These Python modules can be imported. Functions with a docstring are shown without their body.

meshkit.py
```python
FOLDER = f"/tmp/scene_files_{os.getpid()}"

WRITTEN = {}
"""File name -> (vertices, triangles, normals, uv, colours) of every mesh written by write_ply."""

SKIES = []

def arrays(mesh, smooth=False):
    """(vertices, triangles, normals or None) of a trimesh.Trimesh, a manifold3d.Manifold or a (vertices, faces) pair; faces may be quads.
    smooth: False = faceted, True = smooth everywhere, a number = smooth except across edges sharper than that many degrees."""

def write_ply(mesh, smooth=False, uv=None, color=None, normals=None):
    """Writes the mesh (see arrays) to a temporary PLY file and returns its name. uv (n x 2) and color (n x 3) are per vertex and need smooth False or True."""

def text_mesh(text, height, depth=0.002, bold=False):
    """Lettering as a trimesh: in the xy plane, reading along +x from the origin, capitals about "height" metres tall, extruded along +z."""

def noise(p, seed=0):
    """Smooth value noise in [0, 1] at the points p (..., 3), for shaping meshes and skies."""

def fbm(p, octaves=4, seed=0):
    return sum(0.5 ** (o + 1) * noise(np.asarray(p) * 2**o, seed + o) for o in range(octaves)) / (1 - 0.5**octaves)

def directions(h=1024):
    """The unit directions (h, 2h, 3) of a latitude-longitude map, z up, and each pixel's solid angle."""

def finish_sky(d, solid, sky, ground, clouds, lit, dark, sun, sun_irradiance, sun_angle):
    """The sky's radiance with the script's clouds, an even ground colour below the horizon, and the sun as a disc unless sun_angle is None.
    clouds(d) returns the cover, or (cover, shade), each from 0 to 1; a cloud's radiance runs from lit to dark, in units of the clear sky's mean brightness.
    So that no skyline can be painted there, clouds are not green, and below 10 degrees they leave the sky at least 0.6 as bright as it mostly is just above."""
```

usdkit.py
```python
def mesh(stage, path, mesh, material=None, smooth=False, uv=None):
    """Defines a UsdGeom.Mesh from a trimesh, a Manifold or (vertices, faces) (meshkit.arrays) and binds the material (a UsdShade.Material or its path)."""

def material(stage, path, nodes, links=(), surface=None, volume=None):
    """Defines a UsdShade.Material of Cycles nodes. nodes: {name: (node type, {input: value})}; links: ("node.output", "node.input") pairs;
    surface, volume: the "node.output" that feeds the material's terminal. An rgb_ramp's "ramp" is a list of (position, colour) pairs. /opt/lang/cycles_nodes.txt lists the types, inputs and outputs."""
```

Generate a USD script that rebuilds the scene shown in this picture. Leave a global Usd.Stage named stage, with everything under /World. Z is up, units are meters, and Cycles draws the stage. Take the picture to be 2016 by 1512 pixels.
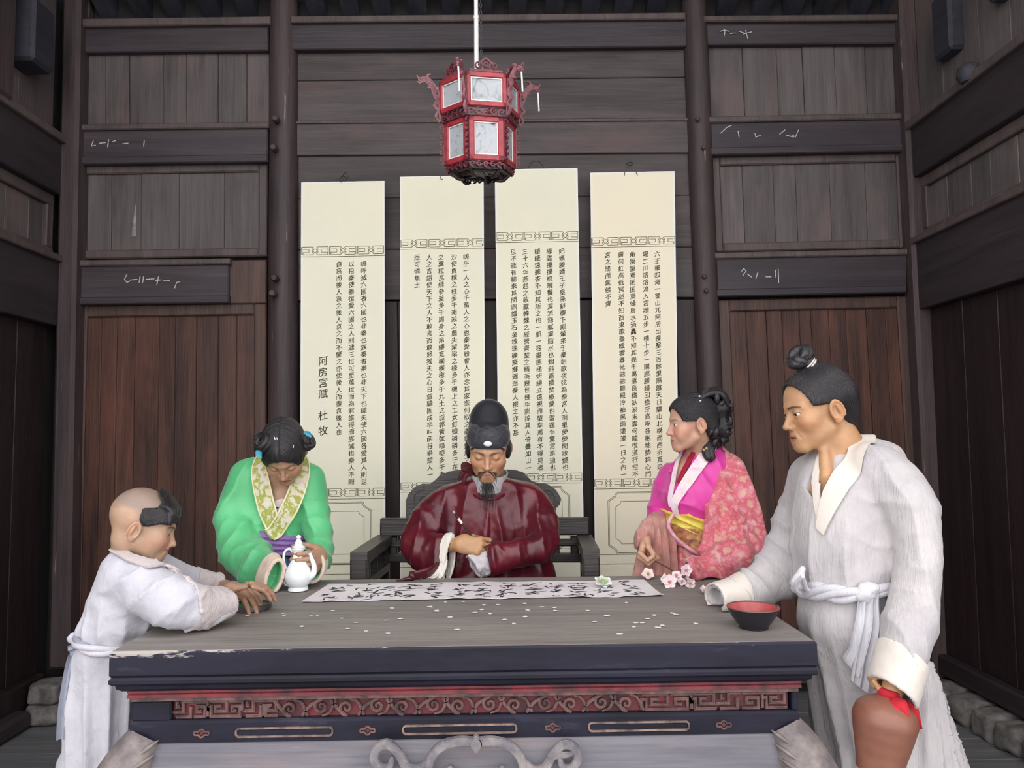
import glob, math, random
import numpy as np
import trimesh
import shapely
from shapely import affinity
from shapely.geometry import LineString, Point, Polygon, MultiPolygon
from scipy.interpolate import PchipInterpolator
from pxr import Gf, Sdf, Usd, UsdGeom, UsdLux, UsdShade, Vt
import meshkit, usdkit

stage = Usd.Stage.CreateInMemory()
UsdGeom.SetStageUpAxis(stage, UsdGeom.Tokens.z)
UsdGeom.SetStageMetersPerUnit(stage, 1.0)
UsdGeom.Xform.Define(stage, '/World')
UsdGeom.Scope.Define(stage, '/World/Looks')

# ---------------------------------------------------------------- camera, sky, exposure
IMG_W, IMG_H, FPX, EYE = 2016.0, 1512.0, 1500.0, np.array([0.0, 0.0, 1.4])
YAW, PITCH, ROLL = math.radians(-0.88), math.radians(3.87), math.radians(0.6)


def _rot(axis, a):
    c, s = math.cos(a), math.sin(a)
    return np.array({'x': [[1, 0, 0], [0, c, -s], [0, s, c]], 'y': [[c, 0, s], [0, 1, 0], [-s, 0, c]], 'z': [[c, -s, 0], [s, c, 0], [0, 0, 1]]}[axis], float)


CAM_R = _rot('z', YAW) @ _rot('x', math.pi / 2 + PITCH) @ _rot('z', -ROLL)
cam = UsdGeom.Camera.Define(stage, '/World/camera')
_m = np.eye(4); _m[:3, :3] = CAM_R; _m[:3, 3] = EYE
cam.AddTransformOp().Set(Gf.Matrix4d(*_m.T.ravel().tolist()))
cam.CreateHorizontalApertureAttr(36.0)
cam.CreateVerticalApertureAttr(27.0)
cam.CreateFocalLengthAttr(36.0 * FPX / IMG_W)
cam.CreateClippingRangeAttr(Gf.Vec2f(0.05, 200))
cam.CreateExposureAttr(-0.02)

# the hall is open towards the courtyard behind the photographer: an even, slightly cool overcast sky lights it
SKY = usdkit.material(stage, '/World/Looks/overcast_sky', {'b': ('background_shader', {'color': (1.0, 0.98, 0.99), 'strength': 1.0})}, surface='b.background')
dome = UsdLux.DomeLight.Define(stage, '/World/sky')
dome.CreateIntensityAttr(1.0)
dome.CreateColorAttr(Gf.Vec3f(1.0, 0.985, 1.0))

# ---------------------------------------------------------------- helpers
def ray(u, v):
    d = CAM_R @ np.array([(u - IMG_W / 2) / FPX, -(v - IMG_H / 2) / FPX, -1.0])
    return d


def P(u, v, y):
    """The point seen at pixel (u, v) of the 2016 x 1512 photograph that lies at the distance y into the room."""
    d = ray(u, v)
    return EYE + d * (y / d[1])


def PX(u, v, x):
    d = ray(u, v)
    return EYE + d * (x / d[0])


def PZ(u, v, z):
    d = ray(u, v)
    return EYE + d * ((z - EYE[2]) / d[2])


_used = {}


def numbered(parent, name):
    k = (parent, name)
    n = _used.get(k, 0)
    _used[k] = n + 1
    return name if n == 0 else f'{name}_{n:03d}'


def path_of(parent):
    return '/World' if parent is None else str(parent.GetPath())


def tag(o, label=None, cat=None, group=None, kind=None):
    for k, v in (('label', label), ('category', cat), ('group', group), ('kind', kind)):
        if v:
            o.SetCustomDataByKey(k, v)
    return o


def thing(name, label, cat, group=None, loc=(0, 0, 0), rz=0.0, kind=None):
    x = UsdGeom.Xform.Define(stage, '/World/' + numbered('/World', name))
    x.AddTranslateOp().Set(Gf.Vec3d(*map(float, loc)))
    if rz:
        x.AddRotateZOp().Set(math.degrees(rz))
    return tag(x.GetPrim(), label, cat, group, kind)


def obj(name, mesh, m, parent=None, smooth=False, colors=None, label=None):
    pp = path_of(parent)
    p = pp + '/' + numbered(pp, name)
    if isinstance(mesh, list):
        mesh = join(mesh)
    g = usdkit.mesh(stage, p, mesh, m, smooth=smooth)
    if colors is not None:
        UsdGeom.PrimvarsAPI(g).CreatePrimvar('tint', Sdf.ValueTypeNames.Color3fArray, 'vertex').Set(Vt.Vec3fArray.FromNumpy(np.asarray(colors, np.float32)))
    if label:
        g.GetPrim().SetCustomDataByKey('label', label)
    return g.GetPrim()


def join(ms):
    vs, fs, n = [], [], 0
    for m in ms:
        v, f, _ = meshkit.arrays(m)
        vs.append(v); fs.append(f + n); n += len(v)
    return np.vstack(vs), np.vstack(fs)


def box(lo, hi, b=0.0):
    """Axis-aligned box, its edges chamfered by b (convex hull of the inset corners)."""
    lo, hi = np.minimum(lo, hi).astype(float), np.maximum(lo, hi).astype(float)
    if not b:
        m = trimesh.creation.box(hi - lo); m.apply_translation((lo + hi) / 2); return m
    b = min(b, 0.45 * (hi - lo).min())
    pts = []
    for i in np.ndindex(2, 2, 2):
        for k in range(3):
            q = np.array([(lo[a] + (b if a != k else 0)) if i[a] == 0 else (hi[a] - (b if a != k else 0)) for a in range(3)])
            pts.append(q)
    return hull(pts)


def hull(pts):
    return trimesh.convex.convex_hull(np.asarray(pts, float))


def slab(q, t, b=0.0, axis=1):
    """A board whose front face has the four corners q (ordered round) and whose back lies t further along the axis; front edges chamfered by b."""
    q = np.asarray(q, float)
    off = np.zeros(3); off[axis] = t
    c = q.mean(0)
    if b:
        e = q - c
        size = np.array([np.linalg.norm(q[1] - q[0]) + np.linalg.norm(q[2] - q[3]), np.linalg.norm(q[2] - q[1]) + np.linalg.norm(q[3] - q[0])]) / 2
        ux = (q[1] - q[0] + q[2] - q[3]); ux /= np.linalg.norm(ux)
        uy = (q[2] - q[1] + q[3] - q[0]); uy /= np.linalg.norm(uy)
        f = q + b * (np.array([1, -1, -1, 1])[:, None] * ux + np.array([1, 1, -1, -1])[:, None] * uy)
        pts = np.vstack([f, q + off * (b / abs(t)), q + off])
    else:
        pts = np.vstack([q, q + off])
    return hull(pts)


def tube(pts, r, n=8, closed=False, caps=True, squash=None):
    """A round tube along pts; r a number or one per point."""
    p = np.asarray(pts, float)
    r = np.broadcast_to(np.asarray(r, float), (len(p),))
    t = np.gradient(p, axis=0) if not closed else (np.roll(p, -1, 0) - np.roll(p, 1, 0))
    t /= np.maximum(np.linalg.norm(t, axis=1, keepdims=True), 1e-9)
    up = np.array([0, 0, 1.0]) if abs(t[0, 2]) < 0.9 else np.array([0, 1.0, 0])
    nrm = np.cross(t[0], up); nrm /= np.linalg.norm(nrm)
    rings = []
    ang = np.arange(n) * 2 * np.pi / n
    for i in range(len(p)):
        nrm = nrm - t[i] * (nrm @ t[i]); nrm /= np.linalg.norm(nrm)
        bi = np.cross(t[i], nrm)
        rings.append(p[i] + r[i] * (np.cos(ang)[:, None] * nrm + np.sin(ang)[:, None] * bi))
    v = np.vstack(rings)
    f = []
    m = len(p)
    for i in range(m if closed else m - 1):
        a, b = i * n, ((i + 1) % m) * n
        for k in range(n):
            k2 = (k + 1) % n
            f += [[a + k, a + k2, b + k2], [a + k, b + k2, b + k]]
    if caps and not closed:
        v = np.vstack([v, p[0], p[-1]])
        for k in range(n):
            f += [[len(v) - 2, (k + 1) % n, k], [len(v) - 1, (m - 1) * n + k, (m - 1) * n + (k + 1) % n]]
    return np.asarray(v), np.asarray(f)


def lathe(profile, n=48, center=(0, 0, 0)):
    """Surface of revolution round z; profile: (r, z) from the bottom up on the outside."""
    pr = np.asarray(profile, float)
    ang = np.arange(n) * 2 * np.pi / n
    v = np.stack([pr[:, None, 0] * np.cos(ang), pr[:, None, 0] * np.sin(ang), np.broadcast_to(pr[:, None, 1], (len(pr), n))], -1).reshape(-1, 3) + np.asarray(center)
    f = []
    for i in range(len(pr) - 1):
        for k in range(n):
            k2 = (k + 1) % n
            f += [[i * n + k, i * n + k2, (i + 1) * n + k2], [i * n + k, (i + 1) * n + k2, (i + 1) * n + k]]
    return v, np.asarray(f)


def spline(pts, n=40, closed=False):
    """Catmull-Rom (pchip-free) resampling of a polyline."""
    p = np.asarray(pts, float)
    q = np.vstack([p[-1:], p, p[:2]]) if closed else np.vstack([2 * p[0] - p[1], p, 2 * p[-1] - p[-2]])
    segs = len(p) if closed else len(p) - 1
    t = np.linspace(0, segs, n, endpoint=not closed)
    i = np.minimum(t.astype(int), segs - 1); s = (t - i)[:, None]
    a, b, c, d = q[i], q[i + 1], q[i + 2], q[i + 3]
    return 0.5 * (2 * b + (c - a) * s + (2 * a - 5 * b + 4 * c - d) * s**2 + (3 * b - a - 3 * c + d) * s**3)


def polys(g):
    return [x for x in getattr(g, 'geoms', [g]) if isinstance(x, Polygon) and x.area > 1e-9]


def extrude(shape, depth, bevel=0.0):
    """Extrudes a shapely shape along +z from 0 to depth; with bevel the top is chamfered by a smaller copy."""
    ms = []
    for g in polys(shape):
        if bevel:
            ms.append(trimesh.creation.extrude_polygon(g, depth - bevel, engine='earcut'))
            for h in polys(g.buffer(-bevel)):
                m = trimesh.creation.extrude_polygon(h, depth, engine='earcut'); ms.append(m)
        else:
            ms.append(trimesh.creation.extrude_polygon(g, depth, engine='earcut'))
    return trimesh.util.concatenate(ms)


def frame(m, origin, ex, ey, ez):
    """Places a mesh: its x, y, z axes become ex, ey, ez and its origin the given point."""
    v, f, _ = meshkit.arrays(m)
    M = np.stack([ex, ey, ez], 1).astype(float)
    v = v @ M.T + np.asarray(origin, float)
    if np.linalg.det(M) < 0:
        f = f[:, ::-1]
    return v, f


XZ = (np.array([1.0, 0, 0]), np.array([0, 0, 1.0]), np.array([0, -1.0, 0]))   # drawn in x-z, thickness towards the viewer


def band(pts, w):
    """A line of width w (a number, or one per point for a tapering stroke) as a shapely shape."""
    pts = np.asarray(pts, float)
    if np.ndim(w) == 0:
        return LineString(pts).buffer(w / 2, quad_segs=3)
    return shapely.union_all([shapely.union_all([Point(*pts[i]).buffer(max(w[i], 1e-4) / 2, quad_segs=3), Point(*pts[i + 1]).buffer(max(w[i + 1], 1e-4) / 2, quad_segs=3)]).convex_hull for i in range(len(pts) - 1)])


# ---------------------------------------------------------------- materials
def mat(name, nodes, links=(), surface='p.BSDF'):
    return usdkit.material(stage, '/World/Looks/' + name, nodes, links, surface=surface)


def wood(name, dark, light, axis, rough=0.55, dust=None, dust_amt=0.35, scale=1.0, spec=0.35, vary=0.35, streak=None, streak_cut=0.68, tint=None):
    """Old wood; the grain runs along the axis. dust: colour of a patchy worn or dusty film."""
    s = {'x': (0.9, 13, 13), 'y': (13, 0.9, 13), 'z': (13, 13, 0.9)}[axis]
    s2 = {'x': (4, 110, 110), 'y': (110, 4, 110), 'z': (110, 110, 4)}[axis]
    n = {'g': ('geometry', {}), 'oi': ('object_info', {}),
         'rv': ('combine_xyz', {}), 'rm': ('math', {'math_type': 'multiply', 'value2': 37.0}), 'ad': ('vector_math', {'math_type': 'add'}),
         'm': ('mapping', {'scale': tuple(x * scale for x in s)}), 'm2': ('mapping', {'scale': tuple(x * scale for x in s2)}),
         'n1': ('noise_texture', {'scale': 1.0, 'detail': 5, 'roughness': 0.62, 'distortion': 0.5}),
         'n2': ('noise_texture', {'scale': 1.0, 'detail': 3, 'roughness': 0.6}),
         'r1': ('rgb_ramp', {'ramp': [(0.3, dark), (0.72, light)]}),
         'f2': ('map_range', {'from_min': 0.3, 'from_max': 0.75, 'to_min': 0.62, 'to_max': 1.18}),
         'mu': ('mix', {'mix_type': 'multiply', 'fac': 1.0}),
         'rr': ('map_range', {'from_min': 0, 'from_max': 1, 'to_min': 1 - vary, 'to_max': 1 + vary}),
         'mv': ('mix', {'mix_type': 'multiply', 'fac': 1.0}),
         'b': ('bump', {'strength': 0.35, 'distance': 0.004}),
         'p': ('principled_bsdf', {'roughness': rough, 'specular_ior_level': spec})}
    l = [('g.position', 'ad.vector1'), ('oi.random', 'rm.value1'), ('rm.value', 'rv.x'), ('rm.value', 'rv.y'), ('rm.value', 'rv.z'), ('rv.vector', 'ad.vector2'), ('ad.vector', 'm.vector'), ('ad.vector', 'm2.vector'),
         ('m.vector', 'n1.vector'), ('m2.vector', 'n2.vector'), ('n1.fac', 'r1.fac'), ('n2.fac', 'f2.value'),
         ('r1.color', 'mu.color1'), ('f2.result', 'mu.color2'), ('oi.random', 'rr.value'), ('mu.color', 'mv.color1'), ('rr.result', 'mv.color2'),
         ('n2.fac', 'b.height'), ('b.normal', 'p.normal')]
    out = 'mv.color'
    if tint is not None:                                                          # reddish patches where the old colour still shows
        n |= {'m5': ('mapping', {'scale': {'x': (1.2, 1, 3.2), 'y': (1, 1.2, 3.2), 'z': (3.2, 1, 1.2)}[axis]}), 'n5': ('noise_texture', {'scale': 1.1, 'detail': 4, 'roughness': 0.6}), 'f5': ('map_range', {'from_min': 0.52, 'from_max': 0.66, 'to_min': 0, 'to_max': 0.6, 'clamp': True}), 'mt': ('mix', {'color2': tint})}
        l += [('ad.vector', 'm5.vector'), ('m5.vector', 'n5.vector'), ('n5.fac', 'f5.value'), ('f5.result', 'mt.fac'), (out, 'mt.color1')]
        out = 'mt.color'
    if dust is not None:
        n |= {'n3': ('noise_texture', {'scale': 2.2, 'detail': 5, 'roughness': 0.65}), 'm3': ('mapping', {'scale': {'x': (0.5, 1, 1.6), 'y': (1, 0.5, 1.6), 'z': (1.6, 1, 0.5)}[axis]}),
              'f3': ('map_range', {'from_min': 0.35, 'from_max': 0.7, 'to_min': dust_amt * 0.35, 'to_max': dust_amt, 'clamp': True}), 'md': ('mix', {'color2': dust})}
        l += [('g.position', 'm3.vector'), ('m3.vector', 'n3.vector'), ('n3.fac', 'f3.value'), ('f3.result', 'md.fac'), (out, 'md.color1')]
        out = 'md.color'
    if streak is not None:
        n |= {'m4': ('mapping', {'scale': tuple(x * 1.6 for x in s)}), 'n4': ('noise_texture', {'scale': 1.3, 'detail': 4, 'roughness': 0.7}), 'f4': ('map_range', {'from_min': streak_cut, 'from_max': streak_cut + 0.04, 'to_min': 0, 'to_max': 0.8, 'clamp': True}), 'ms': ('mix', {'color2': streak})}
        l += [('g.position', 'm4.vector'), ('m4.vector', 'n4.vector'), ('n4.fac', 'f4.value'), ('f4.result', 'ms.fac'), (out, 'ms.color1')]
        out = 'ms.color'
    return mat(name, n, l + [(out, 'p.base_color')])


def plain(name, color, rough=0.5, noise=0.0, nscale=20.0, bump=0.0, spec=0.5, color2=None, sheen=0.0, metallic=0.0, **kw):
    n = {'p': ('principled_bsdf', {'base_color': color, 'roughness': rough, 'specular_ior_level': spec, 'metallic': metallic, **({'sheen_weight': sheen} if sheen else {}), **kw})}
    l = []
    if noise or color2 or bump:
        c2 = color2 or tuple(c * (1 - noise) for c in color)
        n |= {'g': ('geometry', {}), 'n': ('noise_texture', {'scale': nscale, 'detail': 4, 'roughness': 0.6}), 'r': ('rgb_ramp', {'ramp': [(0.35, c2), (0.65, color)]})}
        l += [('g.position', 'n.vector'), ('n.fac', 'r.fac'), ('r.color', 'p.base_color')]
        if bump:
            n['b'] = ('bump', {'strength': bump, 'distance': 0.003}); l += [('n.fac', 'b.height'), ('b.normal', 'p.normal')]
    return mat(name, n, l)


def cloth(name, color, color2=None, weave=700.0, rough=0.85, sheen=0.15, spec=0.2, blotch=6.0, bump=0.25, colors=None, crinkle=0.0, aniso=0.0, fold=(70, 70, 9), dist=0.6):
    """Woven cloth: a fine weave in the bump, a slow blotch of tone; colors: a ramp over the blotch noise for prints; crinkle: fine hanging creases."""
    ramp = colors or [(0.3, color2 or tuple(c * 0.85 for c in color)), (0.7, color)]
    n = {'g': ('geometry', {}), 'n': ('noise_texture', {'scale': blotch, 'detail': 4, 'roughness': 0.62, 'distortion': dist}), 'r': ('rgb_ramp', {'ramp': ramp}),
         'w': ('noise_texture', {'scale': weave, 'detail': 2}), 'w2': ('noise_texture', {'scale': 45.0, 'detail': 4, 'roughness': 0.6}), 'a': ('math', {'math_type': 'multiply_add', 'value2': 2.0}),
         'b': ('bump', {'strength': bump, 'distance': 0.0025}),
         'p': ('principled_bsdf', {'roughness': rough, 'sheen_weight': sheen, 'sheen_roughness': 0.4, 'specular_ior_level': spec, 'anisotropic': aniso})}
    l = [('g.position', 'n.vector'), ('g.position', 'w.vector'), ('g.position', 'w2.vector'), ('n.fac', 'r.fac'), ('r.color', 'p.base_color'), ('w2.fac', 'a.value1'), ('w.fac', 'a.value3'), ('a.value', 'b.height')]
    if crinkle:
        n |= {'m': ('mapping', {'scale': fold}), 'c': ('noise_texture', {'scale': 1.0, 'detail': 4, 'roughness': 0.6, 'distortion': 1.2}), 'b2': ('bump', {'strength': crinkle, 'distance': 0.007})}
        l += [('g.position', 'm.vector'), ('m.vector', 'c.vector'), ('c.fac', 'b2.height'), ('b.normal', 'b2.normal'), ('b2.normal', 'p.normal')]
    else:
        l += [('b.normal', 'p.normal')]
    return mat(name, n, l)

# ---------------------------------------------------------------- the hall: materials
GREY = (0.19, 0.175, 0.19)
W_UP = wood('weathered_board_wood', (0.030, 0.023, 0.023), (0.120, 0.096, 0.092), 'z', 0.6, (0.165, 0.145, 0.148), 0.5, vary=0.3, streak=(0.30, 0.28, 0.26), streak_cut=0.74, tint=(0.15, 0.085, 0.078))
W_UPX = wood('weathered_cross_board_wood', (0.024, 0.018, 0.0185), (0.095, 0.073, 0.072), 'x', 0.6, (0.14, 0.118, 0.12), 0.42, vary=0.25, streak=(0.30, 0.28, 0.27), streak_cut=0.71, tint=(0.13, 0.072, 0.07))
W_RAIL = wood('rail_wood', (0.014, 0.011, 0.013), (0.058, 0.042, 0.045), 'x', 0.5, (0.085, 0.070, 0.085), 0.4, vary=0.2, streak=(0.26, 0.22, 0.21), streak_cut=0.74)
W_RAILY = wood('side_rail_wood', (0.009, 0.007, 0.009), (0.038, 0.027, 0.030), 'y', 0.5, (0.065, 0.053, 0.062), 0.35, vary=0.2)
W_POST = wood('post_wood', (0.017, 0.012, 0.013), (0.080, 0.050, 0.046), 'z', 0.55, (0.10, 0.08, 0.088), 0.35, vary=0.15, streak=(0.26, 0.20, 0.18), streak_cut=0.66)
W_TRIM = wood('panel_frame_wood', (0.045, 0.031, 0.030), (0.115, 0.080, 0.074), 'z', 0.55, (0.15, 0.125, 0.125), 0.4, vary=0.15)
W_DOOR = wood('brown_door_wood', (0.018, 0.0070, 0.0055), (0.120, 0.049, 0.032), 'z', 0.5, (0.095, 0.054, 0.046), 0.3, vary=0.28, streak=(0.34, 0.21, 0.13), streak_cut=0.76, tint=(0.14, 0.05, 0.032))
W_DOORF = wood('door_frame_wood', (0.034, 0.017, 0.013), (0.115, 0.060, 0.044), 'z', 0.5, (0.105, 0.072, 0.066), 0.35, vary=0.12)
W_LOW = wood('dark_lower_board_wood', (0.007, 0.0042, 0.0045), (0.034, 0.018, 0.017), 'z', 0.5, (0.035, 0.024, 0.027), 0.3, vary=0.3, streak=(0.2, 0.14, 0.11), streak_cut=0.77)  # very dark brown wood of the lower boards and left sill
W_CEIL = wood('rafter_wood', (0.010, 0.010, 0.013), (0.045, 0.042, 0.052), 'y', 0.6, (0.07, 0.07, 0.095), 0.4, vary=0.35)
W_FLOOR = wood('grey_floor_wood', (0.08, 0.08, 0.085), (0.17, 0.17, 0.175), 'x', 0.5, (0.22, 0.22, 0.23), 0.4, vary=0.12)
STONE = plain('grey_stone', (0.20, 0.185, 0.175), 0.8, nscale=14, bump=0.8, color2=(0.07, 0.065, 0.06))
DARKGAP = plain('dark_backing', (0.012, 0.010, 0.010), 0.9)
CHALK = plain('white_chalk', (0.62, 0.60, 0.58), 0.9, noise=0.5, nscale=160)
IRON = plain('dark_iron', (0.05, 0.045, 0.045), 0.45, noise=0.4, nscale=80)
rng = random.Random(7)
YB = 4.18                                                                        # face of the boards of the back wall


def px4(u0, v0, u1, v1, y, du0=0.0, du1=0.0, dv0=0.0, dv1=0.0):
    """Corners TL, TR, BR, BL of a board seen between those pixels at the distance y; du0/du1 shift the lower corners, dv0/dv1 the right ones."""
    return [P(u0, v0, y), P(u1, v0 + dv0, y), P(u1 + du1, v1 + dv1, y), P(u0 + du0, v1, y)]


def hq(q):
    """TL, TR, BR, BL as the order that slab wants (x to the right first, then down)."""
    return [q[3], q[2], q[1], q[0]]


def boards(parent, q, n, vertical, m, t=0.025, gap=0.0018, name='board', jitter=0.0035):
    """Splits the quad q (TL, TR, BR, BL) into n boards with open joints, each a Mesh of its own."""
    q = np.asarray(q, float)
    w = np.array([1 + rng.uniform(-0.3, 0.3) for _ in range(n)]); c = np.concatenate([[0], np.cumsum(w) / w.sum()])
    for i in range(n):
        a, b = c[i], c[i + 1]
        if vertical:
            k = [q[0] + (q[1] - q[0]) * a, q[0] + (q[1] - q[0]) * b, q[3] + (q[2] - q[3]) * b, q[3] + (q[2] - q[3]) * a]
        else:
            k = [q[0] + (q[3] - q[0]) * a, q[1] + (q[2] - q[1]) * a, q[1] + (q[2] - q[1]) * b, q[0] + (q[3] - q[0]) * b]
        k = np.array(k); cen = k.mean(0)
        ex = (k[1] - k[0]); ex /= np.linalg.norm(ex); ey = (k[3] - k[0]); ey /= np.linalg.norm(ey)
        k = k + (gap / 2 * ((ex if vertical else ey))) * np.array([1, -1, -1, 1] if vertical else [1, 1, -1, -1])[:, None]
        k[:, 1] += rng.uniform(-jitter, jitter)
        obj(name, slab(hq(k), t, 0.0035), m, parent)


def stroke_marks(parent, y, strokes, name='chalk_mark', w=0.010, m=None):
    """Thin chalk strokes given in pixels, lying on the surface at the distance y; thickness 1 mm."""
    sh = []
    for s in strokes:
        p = np.array([P(u, v, y) for u, v in s])
        sh.append(band(p[:, [0, 2]], w * 0.5 if len(s) == 2 else w * 0.45))
    g = shapely.union_all(sh)
    obj(name, frame(extrude(g, 0.0012), (0, y, 0), *XZ), m or CHALK, parent)


def peg(parent, u, v, y, r=0.022, l=0.07):
    c = P(u, v, y)
    prof = [(0.0, 0), (r * 0.8, 0.0), (r * 0.8, l * 0.45), (r, l * 0.5), (r, l * 0.8), (r * 0.7, l), (0, l)]
    obj('peg', frame(lathe(prof, 12), c, (1, 0, 0), (0, 0, 1), (0, -1, 0)), W_POST, parent, smooth=40)


# ---------------------------------------------------------------- back wall
wb = tag(thing('wall_back', 'tall weathered timber back wall of posts, rails and board panels behind the scrolls', None, kind='structure'))
obj('backing', box((-2.7, YB + 0.035, -0.05), (2.7, YB + 0.12, 4.6)), DARKGAP, wb)
# posts
for (ut0, ut1, ub0, ub1, v0, v1, y) in ((524, 579, 516, 582, -20, 1330, YB - 0.09), (1348, 1396, 1404, 1452, -20, 1330, YB - 0.09), (122, 158, 92, 134, -60, 1320, YB - 0.12), (1769, 1802, 1842, 1880, -60, 1360, YB - 0.12)):
    a0, a1, b0, b1 = P(ut0, v0, y), P(ut1, v0, y), P(ub0, v1, y), P(ub1, v1, y)
    if u0_mid := (ut0 > 400 and ut0 < 1500):
        c0, c1 = (a0 + a1) / 2, (b0 + b1) / 2
        r0, r1 = (a1 - a0)[0] / 2, (b1 - b0)[0] / 2
        c0[1] += r0; c1[1] += r1
        zs = np.linspace(0, 1, 14)
        pts = [c1 + (c0 - c1) * s for s in zs]
        n = 28
        v, f = tube(pts, [r1 + (r0 - r1) * s for s in zs], n)
        v = v + 0.004 * (meshkit.noise(v * np.array([22, 22, 2.0]), 3)[:, None] - 0.5) * np.array([1, 1, 0])
        obj('post', (v, f), W_POST, wb, smooth=40)
    else:
        obj('post', slab([b0, b1, a1, a0], 0.14, 0.018), W_POST, wb)
for u, v in ((547, 240), (543, 296), (545, 550), (541, 580), (1372, 236), (1384, 292), (1385, 545), (1389, 573)):
    peg(wb, u, v, YB - 0.085, r=0.020 if u < 600 else 0.013, l=0.055 if u < 600 else 0.022)
# left and right bays
def rail(u0, v0, u1, v1, dv, y=YB - 0.055, mould=True, m=W_RAIL, t=0.09):
    obj('rail', slab(hq(px4(u0, v0, u1, v1, y, dv0=dv, dv1=dv)), t, 0.006), m, wb)
    if mould:
        obj('rail_moulding', slab(hq(px4(u0 - 2, v0 - 5, u1 + 2, v0 + 7, y - 0.018, dv0=dv, dv1=dv)), t, 0.006), W_TRIM, wb)
        obj('rail_moulding', slab(hq(px4(u0, v1 - 15, u1, v1, y - 0.012, dv0=dv, dv1=dv)), t, 0.006), m, wb)


def framed(u0, v0, u1, v1, dv, du0, du1, wpx, n, mb, mf, y=YB - 0.02, top=None):
    """A frame of four bars round vertical boards."""
    q = np.array(px4(u0, v0, u1, v1, y, du0, du1, dv, dv)); top = top or wpx
    def at(a, b):
        return (q[0] * (1 - a) + q[1] * a) * (1 - b) + (q[3] * (1 - a) + q[2] * a) * b
    fa, fb, fc = wpx / (u1 - u0), top / (v1 - v0), wpx / (v1 - v0)
    boards(wb, np.array([at(fa * 0.8, fb * 0.8), at(1 - fa * 0.8, fb * 0.8), at(1 - fa * 0.8, 1 - fc * 0.8), at(fa * 0.8, 1 - fc * 0.8)]) + np.array([0, 0.018, 0]), n, True, mb, jitter=0.002, gap=0.0012)
    for c in ((at(0, 0), at(fa, 0), at(fa, 1), at(0, 1)), (at(1 - fa, 0), at(1, 0), at(1, 1), at(1 - fa, 1)), (at(fa, 0), at(1 - fa, 0), at(1 - fa, fb), at(fa, fb)), (at(fa, 1 - fc), at(1 - fa, 1 - fc), at(1 - fa, 1), at(fa, 1))):
        obj('frame_bar', slab(hq(c), 0.04, 0.007), mf, wb)


rail(157, 38, 528, 103, -4, mould=False); obj('rail_moulding', slab(hq(px4(156, 36, 532, 52, YB - 0.085, dv0=-5, dv1=-5)), 0.09, 0.006), W_TRIM, wb)
boards(wb, px4(152, 103, 530, 248, YB - 0.015, dv0=-4, dv1=-4), 7, True, W_UP)
rail(153, 249, 527, 323, -5)
framed(148, 326, 526, 510, -6, -1, -1, 17, 5, W_UP, W_TRIM)
rail(147, 517, 450, 600, -4)
obj('rail', slab(hq(px4(450, 512, 524, 598, YB - 0.035, dv0=-1, dv1=-1)), 0.08, 0.005), W_DOORF, wb)
framed(147, 602, 524, 1345, -6, -18, 0, 24, 9, W_DOOR, W_DOORF)
rail(1388, 31, 1772, 88, -3, mould=False); obj('rail_moulding', slab(hq(px4(1386, 30, 1772, 42, YB - 0.085, dv0=-3, dv1=-3)), 0.09, 0.006), W_TRIM, wb)
boards(wb, px4(1390, 88, 1775, 233, YB - 0.015, 6, 8, -4, -4), 6, True, W_UP)
rail(1396, 234, 1778, 305, -8)
framed(1400, 309, 1782, 496, -9, 8, 8, 17, 6, W_UP, W_TRIM)
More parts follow.
